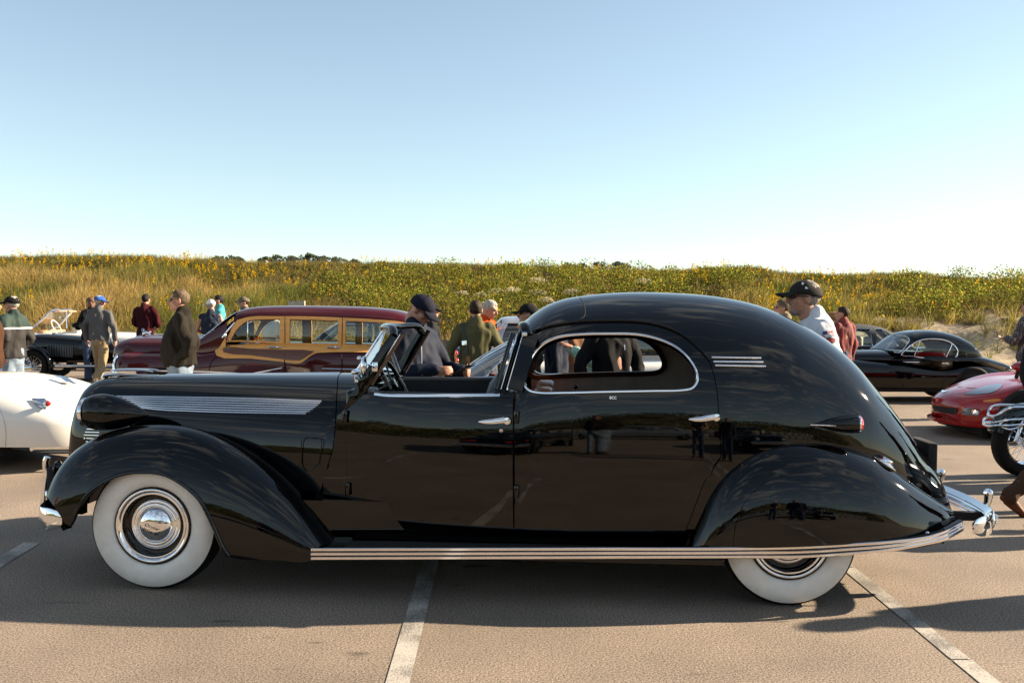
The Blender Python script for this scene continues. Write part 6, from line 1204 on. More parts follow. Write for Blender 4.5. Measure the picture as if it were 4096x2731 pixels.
    if beard:
        remesh('beard', [hv(*ell((.056, 0, -.098), (.037, .037, .027))), hv(*ell((.091, 0, -.046), (.010, .024, .007)))], .008, HAIRM[beard], root, 1, .006, 50)
    if cap:
        cm, back = cap if isinstance(cap, tuple) else (cap, 0); V, Fc = [], []; n, m_ = 28, 8; co_ = bpy.data.objects.new('cap', None); link(co_, root)
        for i in range(m_+1):
            ph = math.pi/2*i/m_*1.10
            for j in range(n):
                th = 2*math.pi*j/n; V.append(hx((-.012+.116*math.sin(ph)*math.cos(th), .092*math.sin(ph)*math.sin(th), .040+.090*math.cos(ph)-(.012 if math.cos(th) < 0 else 0)*math.sin(ph))))
        for i in range(m_):
            for j in range(n): Fc.append((i*n+j, (i+1)*n+j, (i+1)*n+(j+1) % n, i*n+(j+1) % n))
        cr_ = mk('crown', V, Fc, cm, co_); md = cr_.modifiers.new('t', 'SOLIDIFY'); md.thickness = .006
        V, Fc = [], []; nn = 13
        for i in range(6):
            for j in range(nn):
                v = (j/(nn-1)-.5)*2; f_ = i/5; xx = .070+(.118*(1-v*v*.45))*f_+.022*math.cos(v*1.3)-.01; yy = v*.080*(1-.16*f_*abs(v)); zz = .040-f_*.022-v*v*.022*(.4+.6*f_)
                if back: cb, sb = math.cos(R(back)), math.sin(R(back)); xx, yy = xx*cb-yy*sb, xx*sb+yy*cb
                V.append(hx((xx, yy, zz)))
        for i in range(5):
            for j in range(nn-1): a = i*nn+j; Fc.append((a, a+1, a+nn+1, a+nn))
        vo_ = mk('visor', V, Fc, cm, co_); md = vo_.modifiers.new('t', 'SOLIDIFY'); md.thickness = .006
        lathe('button', [(0, .008), (.006, .006), (.009, 0)], cm, co_, 10, 'z', hx((-.012, 0, .130)))
    if glasses:
        gm = glasses if not isinstance(glasses, bool) else SHADE; go = bpy.data.objects.new('sunglasses', None); link(go, root)
        for s in (1, -1):
            V = [hx((.097-.02*abs(math.cos(v)*.026+.033)/.06*.6, s*(.033+.026*math.cos(v)), .010+.019*math.sin(v))) for v in np.linspace(0, 2*math.pi, 15)[:-1]]; o = mk('lens', V, [tuple(range(14))], gm, go); md = o.modifiers.new('t', 'SOLIDIFY'); md.thickness = .004
            tube('temple', [hx((.085, s*.060, .014)), hx((.05, s*.079, .016)), hx((-.01, s*.086, .012))], .0035*k, EYE, go, 6)
        tube('bridge', [hx((.100, .010, .014)), hx((.102, -.010, .014))], .003, EYE, go, 6)
    else:
        for s in (1, -1): v, f = ell(hx((.080, s*.032, .010)), (.010, .013, .008)); mk('eye', v, f, EYE, root)
    return root, tp, hx, armpts, k
JEAN = cloth('pale_denim', (.17, .22, .28), noise=.2, nscale=7); DJEAN = cloth('dark_denim', (.05, .07, .12)); KHAKI = cloth('khaki_twill', (.27, .20, .115)); CHARC = cloth('charcoal_cloth', (.014, .014, .015)); NAVY = cloth('navy_shell', (.008, .012, .025), rough=.7); BLACKC = cloth('black_knit', (.005, .005, .0055)); GREYF = cloth('grey_fleece', (.085, .085, .088)); MARK = cloth('maroon_knit', (.040, .005, .008)); OLIVE = cloth('olive_shirt', (.085, .078, .036)); DKOL = cloth('dark_olive_jacket', (.017, .014, .010)); ORANGE = cloth('orange_fleece', (.50, .06, .008)); BROWNC = cloth('brown_coat', (.16, .075, .04)); MINT = cloth('mint_fleece', (.28, .44, .36)); WSHIRT = cloth('white_shirt', (.55, .57, .61), noise=.04); BEIGE = cloth('beige_jacket', (.19, .15, .11)); TEAL = cloth('teal_shirt', (.06, .28, .30)); BROWNT = cloth('brown_corduroy', (.055, .030, .018)); CREAMC = cloth('cream_knit', (.5, .47, .41))
CAPB = cloth('black_cap', (.009, .0085, .0085)); CAPN = cloth('navy_cap', (.010, .011, .021)); CAPW = cloth('white_cap', (.7, .7, .7)); CAPBL = cloth('blue_cap', (.03, .09, .32)); CAPG = cloth('grey_cap', (.022, .020, .019)); CAPC = cloth('camo_cap', (.12, .10, .07), noise=.5, nscale=30)
def zsplit(name, lo, hi, z0, line=None):
    """garment in two colours with a pale seam across the chest"""
    M = bpy.data.materials.new(name); M.use_nodes = True; t = M.node_tree; b = t.nodes['Principled BSDF']; b.inputs['Roughness'].default_value = .8; tc = N(t, 'ShaderNodeTexCoord'); sp = N(t, 'ShaderNodeSeparateXYZ'); t.links.new(tc.outputs['Object'], sp.inputs[0])
    r_ = N(t, 'ShaderNodeMapRange', i_1=0.0, i_2=2.0); t.links.new(sp.outputs[2], r_.inputs[0]); ra = N(t, 'ShaderNodeValToRGB'); ra.color_ramp.interpolation = 'CONSTANT'; e = ra.color_ramp.elements; e[0].position = 0; e[0].color = (*lo, 1); e[1].position = z0/2; e[1].color = (.62, .62, .60, 1); n_ = e.new((z0+.022)/2); n_.color = (*hi, 1); t.links.new(r_.outputs[0], ra.inputs[0]); t.links.new(ra.outputs[0], b.inputs['Base Color'])
    n2 = N(t, 'ShaderNodeTexNoise', i_Scale=24.0); bp = N(t, 'ShaderNodeBump', i_Strength=.3, i_Distance=.01); t.links.new(tc.outputs['Object'], n2.inputs[0]); t.links.new(n2.outputs[0], bp.inputs['Height']); t.links.new(bp.outputs[0], b.inputs['Normal']); return M
def plaid(name, base, dark, line, sc=9.0):
    M = bpy.data.materials.new(name); M.use_nodes = True; t = M.node_tree; b = t.nodes['Principled BSDF']; b.inputs['Roughness'].default_value = .85; tc = N(t, 'ShaderNodeTexCoord'); cur = None; prev = (*base, 1); last = None
    for ax, (col, s2, ph, wd) in (('Z', (dark, sc, 0, .5)), ('Y', (dark, sc, .3, .5)), ('Z', (line, sc, 1.6, .90)), ('Y', (line, sc, 1.9, .90)), ('X', (dark, sc, .2, .5))):
        wv = N(t, 'ShaderNodeTexWave', wave_type='BANDS', bands_direction=ax, i_Scale=s2, i_7=0.0) if False else N(t, 'ShaderNodeTexWave', wave_type='BANDS', bands_direction=ax, i_Scale=s2); wv.inputs['Phase Offset'].default_value = ph*3; t.links.new(tc.outputs['Object'], wv.inputs['Vector'])
        gt = N(t, 'ShaderNodeMapRange', i_1=wd, i_2=min(1, wd+.06), i_4=.62); t.links.new(wv.outputs['Fac'], gt.inputs[0]); mx = N(t, 'ShaderNodeMix', data_type='RGBA'); t.links.new(gt.outputs[0], mx.inputs['Factor'])
        if last is None: mx.inputs['A'].default_value = prev
        else: t.links.new(last, mx.inputs['A'])
        mx.inputs['B'].default_value = (*col, 1); last = mx.outputs['Result']
    t.links.new(last, b.inputs['Base Color']); return M
def quilt(name, col):
    M = cloth(name, col); M = M.copy(); t = M.node_tree; b = t.nodes['Principled BSDF']; tc = N(t, 'ShaderNodeTexCoord'); w1 = N(t, 'ShaderNodeTexWave', wave_type='BANDS', bands_direction='DIAGONAL', i_Scale=3.2); mp = N(t, 'ShaderNodeMapping'); mp.inputs['Scale'].default_value = (1, -1, 1); w2 = N(t, 'ShaderNodeTexWave', wave_type='BANDS', bands_direction='DIAGONAL', i_Scale=3.2)
    t.links.new(tc.outputs['Object'], w1.inputs[0]); t.links.new(tc.outputs['Object'], mp.inputs[0]); t.links.new(mp.outputs[0], w2.inputs[0]); mn = N(t, 'ShaderNodeMath', operation='MINIMUM'); t.links.new(w1.outputs['Fac'], mn.inputs[0]); t.links.new(w2.outputs['Fac'], mn.inputs[1]); pw = N(t, 'ShaderNodeMath', operation='POWER', i_1=.35); t.links.new(mn.outputs[0], pw.inputs[0]); bp = N(t, 'ShaderNodeBump', i_Strength=1.0, i_Distance=.02); t.links.new(pw.outputs[0], bp.inputs['Height']); t.links.new(bp.outputs[0], b.inputs['Normal']); return M
# --- left group
person('man in a dark green and black jacket and black cap at the left edge', 45, 1178, 13.7, 172, zsplit('green_black_jacket', (.013, .011, .010), (.008, .026, .021), 1.30), JEAN, ('jpocket', 'jpocket'), 'white', CAPB, True, hem=.89)
person('person in a brown jacket cut off by the left edge of the picture', -34, 1186, 12.6, 20, cloth('rust_jacket', (.05, .022, .011)), DJEAN, ('down', 'down'), 'dark', hem=.82)
person('tall man in a grey pullover and khaki trousers walking away', 398, 1176, 19.8, 82, GREYF, KHAKI, ('wide', 'wide'), 'white', (CAPBL, -60), hp=(12, -30), legs='step', hem=.90, topname='pullover', shoe=(.12, .10, .08), H=1.86, belly=.03)
person('curly ginger-haired person half hidden behind the grey pullover', 360, 1174, 21.0, 160, BLACKC, DJEAN, ('phone', 'down'), 'ginger', hairlen=.06, H=1.84)
person('man in a maroon sweater seen from behind at the dune foot', 583, 1176, 22.5, 84, MARK, JEAN, ('front', 'front'), 'dark', topname='sweater', hem=.86)
person('man in a dark olive jacket and pale jeans wearing sunglasses', 716, 1158, 11.0, 194, DKOL, JEAN, ('pocket', 'pocket'), 'sandy', glasses=True, hem=.94, belly=.05, detail=.010)
person('man in a white cap and quilted navy vest over a striped shirt', 842, 1194, 20.0, 100, quilt('navy_quilted_vest', (.022, .029, .047)), DJEAN, ('front', 'front'), 'white', (CAPW, 30), hem=.86, topname='vest', sleeve=False, hp=(8, 30))
person('dark-haired man in a teal shirt facing left behind the quilted vest', 872, 1180, 20.8, 200, TEAL, DJEAN, ('down', 'down'), 'dark', topname='shirt')
person('man in a camouflage cap with a hand at his mouth', 975, 1182, 21.0, 205, GREYF, DJEAN, ('down', 'face'), 'brown', CAPC, mat('blue_lens', (.05, .25, .5), rough=.1, metal=.5), topname='hoodie')
person('woman in a cream top seen through the front window of the wooden wagon', 1092, 1240, 18.0, 250, CREAMC, JEAN, ('front', 'down'), 'blond', hairlen=.10, H=1.64, topname='sweater')
# --- man with the tablet
r9, t9, hx9, ap9, k9 = person('stout man in a navy jacket and navy cap looking down at his phone', 1688, 1214, 7.75, -26, NAVY, CHARC, (((.10, .12, -.26), (.34, .00, -.27)), ((.06, .12, -.27), (.30, .02, -.245))), 'bald', CAPN, True, H=1.76, hp=(34, 0), belly=.07, hem=.80, detail=.0085, lean=5, curl=.75, zoff=0)
w9 = (ap9[1][2]+ap9[-1][2])/2; ph = thing('phone', 'black phone held by the man in the navy cap', 'phone', loc=tuple(r9.location)); ph.rotation_euler = r9.rotation_euler; b9 = box('case', (-.085, -.045, -.006), (.085, .045, .006), mat('phone_black', (.01, .01, .012), rough=.2), ph, bevel=.005)
s9 = box('screen', (-.078, -.040, .0062), (.078, .040, .0072), mat('phone_screen', (.02, .025, .035), rough=.05), ph); c9 = Matrix.Rotation(R(8), 4, 'Z')
for o in (b9, s9): o.matrix_local = Matrix.Translation(Vector(w9)+Vector((.13, .0, .02))) @ Matrix.Rotation(R(-28), 4, 'Y')
FL = Frame(r9.location.x, r9.location.y, r9.rotation_euler.z)
cp9 = [o for c in r9.children if c.name.startswith('cap') for o in c.children if o.name.startswith('crown')]
bv9 = bvh_of(cp9); WHT = mat('white_thread', (.7, .7, .7), rough=.8); REDT = mat('red_thread', (.45, .03, .03), rough=.8)
for pl_ in ([(1712, 1256), (1722, 1262), (1726, 1276), (1720, 1282), (1714, 1270)], [(1722, 1264), (1731, 1258), (1734, 1268), (1728, 1280), (1722, 1278)]): patch('cap_emblem', bv9, FL, pl_, WHT, r9, off=.008, n=2, step=5)
patch('cap_lettering', bv9, FL, [(1712, 1284), (1734, 1286), (1734, 1289), (1712, 1287)], REDT, r9, off=.008, n=1, step=6, smooth_outline=False)
patch('jacket_zip', bvh_of([t9]), FL, [(1683, 1375), (1686, 1374), (1690, 1500), (1687, 1500)], mat('zip', (.25, .27, .32), rough=.4, metal=.5), r9, off=.006, n=1, step=9, smooth_outline=False)
# --- middle group
person('man in a black cap behind the navy-capped man', 1727, 1207, 14.0, 12, CHARC, CHARC, ('down', 'phone'), 'brown', CAPB, False)
r11, t11, *_ = person('man in an olive shirt seen from behind with a camera strap', 1903, 1200, 11.4, 96, OLIVE, BROWNT, ('wide', 'wide'), 'brown', None, hem=.90, topname='shirt', detail=.0105, belly=.02)
FR11 = Frame(r11.location.x, r11.location.y, r11.rotation_euler.z); bv11 = bvh_of([t11])
patch('camera_strap', bv11, FR11, [(1845, 1298), (1858, 1292), (1866, 1350), (1878, 1424), (1867, 1428), (1853, 1360)], mat('strap_webbing', (.035, .04, .03), rough=.7), r11, off=.010, n=1, step=8, smooth_outline=False); patch('strap_buckle', bv11, FR11, [(1850, 1364), (1868, 1362), (1869, 1378), (1852, 1380)], ALU, r11, off=.016, n=1, step=8, smooth_outline=False); patch('strap_end', bv11, FR11, [(1866, 1424), (1880, 1422), (1882, 1462), (1873, 1464)], mat('strap_leather', (.25, .09, .03), rough=.5), r11, off=.010, n=1, step=8, smooth_outline=False)
person('white-haired man in a bright orange vest leaning forward', 1962, 1205, 12.8, -28, ORANGE, DJEAN, ('front', 'front'), 'white', None, H=1.80, lean=16, hp=(16, 10), topname='vest', detail=.011)
person('man in a black cap and sunglasses facing left beside the roof front', 2112, 1207, 10.4, 178, cloth('charcoal_shell', (.018, .016, .017), rough=.5), CHARC, ('jpocket', 'down'), 'dark', CAPB, True, detail=.0105)
person('person in a navy jacket seen through the rear window next to the charcoal jacket', 2222, 1240, 10.9, 170, NAVY, DJEAN, ('down', 'down'), 'brown', None, H=1.66)
person('person in a long brown coat seen through the rear window', 2292, 1240, 11.4, 120, BROWNC, DJEAN, ('down', 'down'), 'blond', None, H=1.64, topname='coat', hem=.45, hairlen=.08)
person('person in a mint fleece raising a phone behind the black sweater', 2396, 1240, 10.2, 185, MINT, DJEAN, ('raise', 'raise'), 'brown', None, H=1.62, topname='fleece')
r16, t16, *_ = person('man in a black half-zip sweater seen through the rear window', 2450, 1240, 9.05, -62, BLACKC, CHARC, ('wide', 'wide'), 'brown', None, H=1.74, topname='sweater', hem=.84, detail=.010, belly=.03, wscale=1.1)
patch('sweater_zip', bvh_of([t16]), Frame(r16.location.x, r16.location.y, r16.rotation_euler.z), [(2494, 1342), (2497, 1342), (2500, 1400), (2497, 1400)], ALU, r16, off=.006, n=1, step=8, smooth_outline=False)
# --- right group
r17, t17, hx17, ap17, k17 = person('bearded man in a white shirt and dark grey cap beside the sloping tail', 3218, 1107, 7.05, 178, WSHIRT, DJEAN, ('wide', 'wide'), 'grey', CAPG, True, hem=.86, topname='shirt', detail=.0075, hp=(-8, 0), beard='grey', H=1.90, lean=14, belly=.085, wscale=1.1)
F17 = Frame(r17.location.x, r17.location.y, r17.rotation_euler.z); bv17 = bvh_of([t17]); BLUT = mat('blue_thread', (.03, .05, .22), rough=.8)
patch('flag_patch', bv17, F17, [(3291, 1327), (3333, 1323), (3334, 1346), (3292, 1350)], WHT, r17, off=.006, n=1, step=8, smooth_outline=False)
for q in range(5): patch('flag_stripe', bv17, F17, [(3291+(17 if q < 3 else 0), 1328.2+q*4.7-(1.6 if q < 3 else 0)), (3333, 1324.2+q*4.7), (3333, 1326.6+q*4.7), (3291+(17 if q < 3 else 0), 1330.6+q*4.7-(1.6 if q < 3 else 0))], REDT, r17, off=.009, n=1, step=9, smooth_outline=False)
patch('flag_canton', bv17, F17, [(3291, 1327), (3308, 1325.5), (3308, 1338), (3291, 1340)], BLUT, r17, off=.010, n=1, step=8, smooth_outline=False)
patch('sleeve_badge', bv17, F17, [(3297, 1364), (3304, 1354), (3320, 1351), (3335, 1354), (3341, 1362), (3335, 1372), (3318, 1376), (3303, 1373)], mat('badge_black', (.02, .02, .03), rough=.7), r17, off=.006, n=3, step=6); patch('badge_field', bv17, F17, [(3303, 1364), (3312, 1358), (3330, 1358), (3336, 1363), (3328, 1369), (3312, 1370)], REDT, r17, off=.009, n=3, step=6)
cp17 = [o for c in r17.children if c.name.startswith('cap') for o in c.children if o.name.startswith('crown')]; bvc = bvh_of(cp17)
patch('cap_pin', bvc, F17, [(3206, 1137), (3211, 1132), (3216, 1137), (3211, 1142)], WHT, r17, off=.008, n=3, step=5); patch('cap_mark', bvc, F17, [(3221, 1147), (3227, 1150), (3233, 1156), (3221, 1157)], WHT, r17, off=.008, n=1, step=5, smooth_outline=False)
person('grey-haired man in a beige jacket and glasses behind the sloping tail', 3128, 1197, 14.0, 176, BEIGE, KHAKI, ('down', 'down'), 'sandy', None, True)
rr_, *_ = person('person in a brown felt hat between the white shirt and the red plaid', 3333, 1246, 16.6, 170, KHAKI, DJEAN, ('down', 'down'), 'grey', None, H=1.62)
hq = WF.at(3333, 1246, 16.6); hl_ = rr_.location; ht = lathe('felt_hat', [(0, .10), (.05, .105), (.085, .09), (.095, .0), (.13, -.008), (.17, .0), (.172, .006), (.13, .0), (.1, .008)], cloth('brown_felt', (.22, .13, .06)), rr_, 24, 'z', (.0, 0, 1.56))
person('man in a red plaid shirt beside the black soft-top car', 3370, 1226, 15.4, 120, plaid('red_plaid', (.42, .035, .025), (.06, .012, .012), (.02, .03, .03)), DJEAN, ('down', 'down'), 'brown', None, hp=(0, 40), topname='shirt')
person('person in a dark plaid shirt cut off by the right edge', 4118, 1196, 15.2, 120, plaid('dark_plaid', (.05, .045, .05), (.015, .012, .015), (.35, .32, .32)), DJEAN, ('phone', 'down'), 'dark', None, topname='shirt')
person('walking person in brown corduroy trousers cut off by the right edge', 4232, 1130, 7.9, 8, CHARC, BROWNT, ('down', 'down'), 'brown', None, H=1.80, legs='walk', shoe=(.10, .035, .015), detail=.012)
# ================================================================== the dune behind the car park
def vnoise(x, y, s, seed):
    r_ = np.random.default_rng(seed); G = r_.random((64, 64)); u, v = x*s+100, y*s+100; i, j = np.floor(u).astype(int), np.floor(v).astype(int); f, g = u-i, v-j; f, g = f*f*(3-2*f), g*g*(3-2*g)
    a = lambda p, q: G[p % 64, q % 64]
    return a(i, j)*(1-f)*(1-g)+a(i+1, j)*f*(1-g)+a(i, j+1)*(1-f)*g+a(i+1, j+1)*f*g
def sst(a, b, x): t = np.clip((x-a)/(b-a), 0, 1); return t*t*(3-2*t)
def dune_foot(x): return 29.5+1.1*np.sin(x*.21+1)+.7*np.sin(x*.47)+2.6*sst(7, 14, x)
def dune_h(x, y):
    x, y = np.asarray(x, float), np.asarray(y, float); t = y-dune_foot(x); crest = np.interp(x, [-26, 0, 26], [3.78, 3.58, 3.22])
    h = sst(-.6, 3.2, t)*(.95+.25*np.sin(x*.33+2))+sst(1.0, 15.5, t)*(crest-.95-.25*np.sin(x*.33+2))
    n = (vnoise(x, y, .28, 1)-.5)*.75+(vnoise(x, y, .8, 2)-.5)*.38+(vnoise(x, y, 2.2, 3)-.5)*.14
    k = sst(.2, 3, t)*(1-.75*sst(11, 16, t))
    step = (sst(2.1, 2.6, t+(vnoise(x, y*0, .6, 9)-.5)*1.6)-.5)*.55*sst(9.5, 12, x)*(1-sst(17.5, 21, x))*sst(.5, 2, t)*(1-sst(4, 8, t))
    return h+n*k+step-.02-sst(24, 60, t)*3.0
gx = np.arange(-48, 48.1, .4); gy = np.concatenate([np.arange(26, 48, .3), np.arange(48, 100, 1.2)])
X, Y = np.meshgrid(gx, gy, indexing='ij'); Z = dune_h(X, Y); nx, ny = X.shape
V = np.stack([X.ravel(), Y.ravel(), Z.ravel()], -1); I = np.arange(nx*ny).reshape(nx, ny); Q = np.stack([I[:-1, :-1].ravel(), I[1:, :-1].ravel(), I[1:, 1:].ravel(), I[:-1, 1:].ravel()], -1)
DUNE_V = V; dune_o = tag(mk_np('dune', V, Q, SAND, None, True), kind='structure')
def leafmat(name, transl=.35, rough=.6):
    M = bpy.data.materials.new(name); M.use_nodes = True; t = M.node_tree; t.nodes.clear()
    o = N(t, 'ShaderNodeOutputMaterial'); at = N(t, 'ShaderNodeAttribute', attribute_name='tint'); d = N(t, 'ShaderNodeBsdfDiffuse', i_Roughness=rough); tr = N(t, 'ShaderNodeBsdfTranslucent'); mx = N(t, 'ShaderNodeMixShader', i_0=transl)
    t.links.new(at.outputs['Color'], d.inputs[0]); t.links.new(at.outputs['Color'], tr.inputs[0]); t.links.new(d.outputs[0], mx.inputs[1]); t.links.new(tr.outputs[0], mx.inputs[2]); t.links.new(mx.outputs[0], o.inputs[0]); return M
LEAF = leafmat('foliage', .45)
def set_tint(o, C):
    a = o.data.color_attributes.new('tint', 'FLOAT_COLOR', 'POINT'); a.data.foreach_set('color', np.concatenate([C, np.ones((len(C), 1))], 1).astype(np.float32).ravel())
def blades(root, n_per, length, width, lean, cols, seed, droop=.35):
    """root (n,3), n_per blades each -> verts, quads, colours"""
    r_ = np.random.default_rng(seed); n = len(root); k = n*n_per
    P = np.repeat(root, n_per, 0).copy(); L = np.repeat(length, n_per)*r_.uniform(.55, 1.15, k); C = np.repeat(cols*r_.uniform(.6, 1.25, (n, 1)), n_per, 0)*r_.uniform(.55, 1.35, (k, 1))
    az = r_.uniform(0, 2*np.pi, k); ln_ = np.abs(r_.normal(0, lean, k))+.05
    P[:, 0] += np.cos(az)*r_.uniform(0, .09, k); P[:, 1] += np.sin(az)*r_.uniform(0, .09, k)
    d = np.stack([np.cos(az), np.sin(az), np.zeros(k)], -1); fz = r_.uniform(0, 2*np.pi, k); s = np.stack([np.cos(fz), np.sin(fz)*.5, np.zeros(k)], -1); s /= np.linalg.norm(s, axis=1)[:, None]
    w_ = width*r_.uniform(.7, 1.3, k)
    V = []
    for f_, ww in ((0, 1), (.5, .85), (1.0, .12)):
        c = P+d*(L*ln_*f_+L*ln_*droop*f_*f_*1.6)[:, None]; c[:, 2] += L*f_*(1-.35*ln_*f_)
        V += [c-s*(w_*ww/2)[:, None], c+s*(w_*ww/2)[:, None]]
    V = np.stack(V, 1).reshape(-1, 3); b = (np.arange(k)*6)[:, None]
    Q = np.concatenate([b+np.array([[0, 1, 3, 2]]), b+np.array([[2, 3, 5, 4]])], 0); return V, Q, np.repeat(C, 6, 0)
def scatter(n, seed, ylo=-.2, yhi=17.5):
    r_ = np.random.default_rng(seed); tt = ylo+(yhi-ylo)*r_.random(n)**.9; x = r_.uniform(-.60, .60, n); y = 29+tt; x = x*y; y = dune_foot(x)+tt; z = dune_h(x, y); P = np.stack([x, y, z], -1); return P, tt
def zone(P, tt):
    """0 dry grass, 1 green shrub, 2 bare sand, 3 heath band near the crest"""
    px = CX+F*P[:, 0]/P[:, 1]; n1 = vnoise(P[:, 0], P[:, 1], .35, 21); n2 = vnoise(P[:, 0], P[:, 1], .9, 22); z = np.zeros(len(P), int)
    px = px+(n2-.5)*260
    sh = (px > 1330) & (px < 2960) & (tt < 11.0+(n1-.5)*4) & (tt > np.interp(px, [1330, 1600, 2300, 2700, 2960], [5.5, 1.3, 1.0, 2.2, 5.0]))
    sh |= (px > 3560) & (px < 4500) & (tt > 3.4+(n1-.5)*2) & (tt < 10.5)
    z[sh] = 1
    z[(tt > 9.5+(n1-.5)*3.2) & ~sh] = 3
    sand = (px > 3330) & (px < 3700) & (tt < 4.4+(n2-.5)*2.5) | (px >= 3650) & (tt < 3.4+(n2-.5)*2.2)
    sand |= (tt < .15)
    z[sand & ~((n2 > .74) & (px > 3400))] = 2
    return z, n1, n2
# bare sand shows pale; under the plants the ground is brown litter
def dunemat():
    M = bpy.data.materials.new('dune_ground'); M.use_nodes = True; t = M.node_tree; b = t.nodes['Principled BSDF']; b.inputs['Roughness'].default_value = .95; b.inputs['Specular IOR Level'].default_value = .1
    at = N(t, 'ShaderNodeAttribute', attribute_name='tint'); tc = N(t, 'ShaderNodeTexCoord'); n1 = N(t, 'ShaderNodeTexNoise', i_Scale=4.0, i_Detail=6.0); t.links.new(tc.outputs['Object'], n1.inputs[0]); mr = N(t, 'ShaderNodeMapRange', i_1=.3, i_2=.7, i_3=.65, i_4=1.2); t.links.new(n1.outputs[0], mr.inputs[0])
    vm = N(t, 'ShaderNodeVectorMath', operation='SCALE'); t.links.new(at.outputs['Color'], vm.inputs[0]); t.links.new(mr.outputs[0], vm.inputs['Scale']); t.links.new(vm.outputs[0], b.inputs['Base Color']); bp = N(t, 'ShaderNodeBump', i_Strength=.6, i_Distance=.08); t.links.new(n1.outputs[0], bp.inputs['Height']); t.links.new(bp.outputs[0], b.inputs['Normal']); return M
dt_ = DUNE_V[:, 1]-dune_foot(DUNE_V[:, 0]); dz_, _, dn2 = zone(DUNE_V, dt_); dc = np.where((dz_ == 2)[:, None], np.array([[.36, .29, .205]]), np.array([[.085, .06, .032]])); dune_o.data.materials[0] = dunemat(); set_tint(dune_o, dc)
# --- beach grass
P, tt = scatter(19000, 31); zn, n1, n2 = zone(P, tt); r_ = np.random.default_rng(5)
keep = (zn == 0) | ((zn == 3) & (r_.random(len(P)) < .8)) | ((zn == 2) & (r_.random(len(P)) < .07)) | ((zn == 1) & (r_.random(len(P)) < .10)); P, tt, zn, n1 = P[keep], tt[keep], zn[keep], n1[keep]
dry = np.array([.47, .34, .125]); grn = np.array([.15, .185, .040]); brn = np.array([.17, .11, .06])
mixv = np.clip((n1-.34)*2.2+r_.normal(0, .30, len(P)), 0, 1)[:, None]; C = dry*(1-mixv*.85)+grn*mixv*.85
C[CX+F*P[:, 0]/P[:, 1] > 2800] *= np.array([.8, .85, .75]); hb = zn == 3; C[hb] = C[hb]*.35+(brn*.6+grn*.4)*.75*r_.uniform(.6, 1.15, (hb.sum(), 1))
Lg = np.where(hb, .34, .68)*r_.uniform(.6, 1.2, len(P))
V, Q, Cc = blades(P-np.array([0, 0, .03]), 13, Lg, .017, .42, C, 6)
o = mk_np('beach_grass', V, Q, LEAF, None); set_tint(o, Cc); tag(o, 'tall straw and green beach grass covering the dune face', 'grass', kind='stuff')
# --- low scrub: leaf clusters over the shrub zones and along the crest
P, tt = scatter(26000, 41, -.2, 18); zn, n1, n2 = zone(P, tt); n3 = vnoise(P[:, 0], P[:, 1], 1.5, 23); n4 = vnoise(P[:, 0], P[:, 1], .5, 24); keep = ((zn == 1) & (n3+.35*(n4-.5) > .30+.15*r_.random(len(P)))) | ((zn == 3) & (r_.random(len(P)) < .42) & (n3 > .3)); P, tt, zn, n2, n3, n4 = P[keep], tt[keep], zn[keep], n2[keep], n3[keep], n4[keep]
k = 20; n = len(P); c = np.repeat(P, k, 0); hh = np.repeat(np.where(zn == 1, .25+1.0*n3+.5*(n4-.4), .12+.35*n3)*np.clip((14.5-tt)/5, .3, 1), k); u = r_.random(n*k)
c = c+np.stack([r_.normal(0, .17, n*k), r_.normal(0, .17, n*k), u*hh], -1)
g = np.array([[.11, .14, .022], [.20, .20, .03], [.36, .30, .05], [.20, .11, .035], [.06, .085, .018]]); pick = r_.choice(5, n*k, p=[.34, .28, .16, .10, .12]); C = g[pick]*r_.uniform(.6, 1.5, (n*k, 1))*np.repeat((r_.uniform(.65, 1.2, (n, 1))*(.75+.6*n4[:, None])), k, 0)
C[np.repeat(zn == 3, k)] *= np.array([.85, .75, .75])
sz = r_.uniform(.028, .065, n*k)[:, None]; a1 = r_.normal(0, 1, (n*k, 3)); a1 /= np.linalg.norm(a1, axis=1)[:, None]; a2 = np.cross(a1, r_.normal(0, 1, (n*k, 3))); a2 /= np.linalg.norm(a2, axis=1)[:, None]
V = np.stack([c-a1*sz, c+a2*sz*.45, c+a1*sz, c-a2*sz*.45], 1).reshape(-1, 3); Q = np.arange(n*k*4).reshape(-1, 4)
o = mk_np('dune_scrub', V, Q, LEAF, None); set_tint(o, np.repeat(C, 4, 0)); tag(o, 'dense low green and rusty scrub covering the middle of the dune', 'scrub', kind='stuff')
# bare twigs standing out of the scrub
P2 = P[(r_.random(len(P)) < .22) & (tt < 10)]; V, Q, Cc = blades(P2+np.array([0, 0, .1]), 4, np.full(len(P2), .75), .012, .35, np.tile(np.array([[.16, .10, .06]]), (len(P2), 1)), 8, .1)
o = mk_np('dune_twigs', V, Q, LEAF, None); set_tint(o, Cc); tag(o, 'thin brown twigs standing out of the dune scrub', 'twigs', kind='stuff')
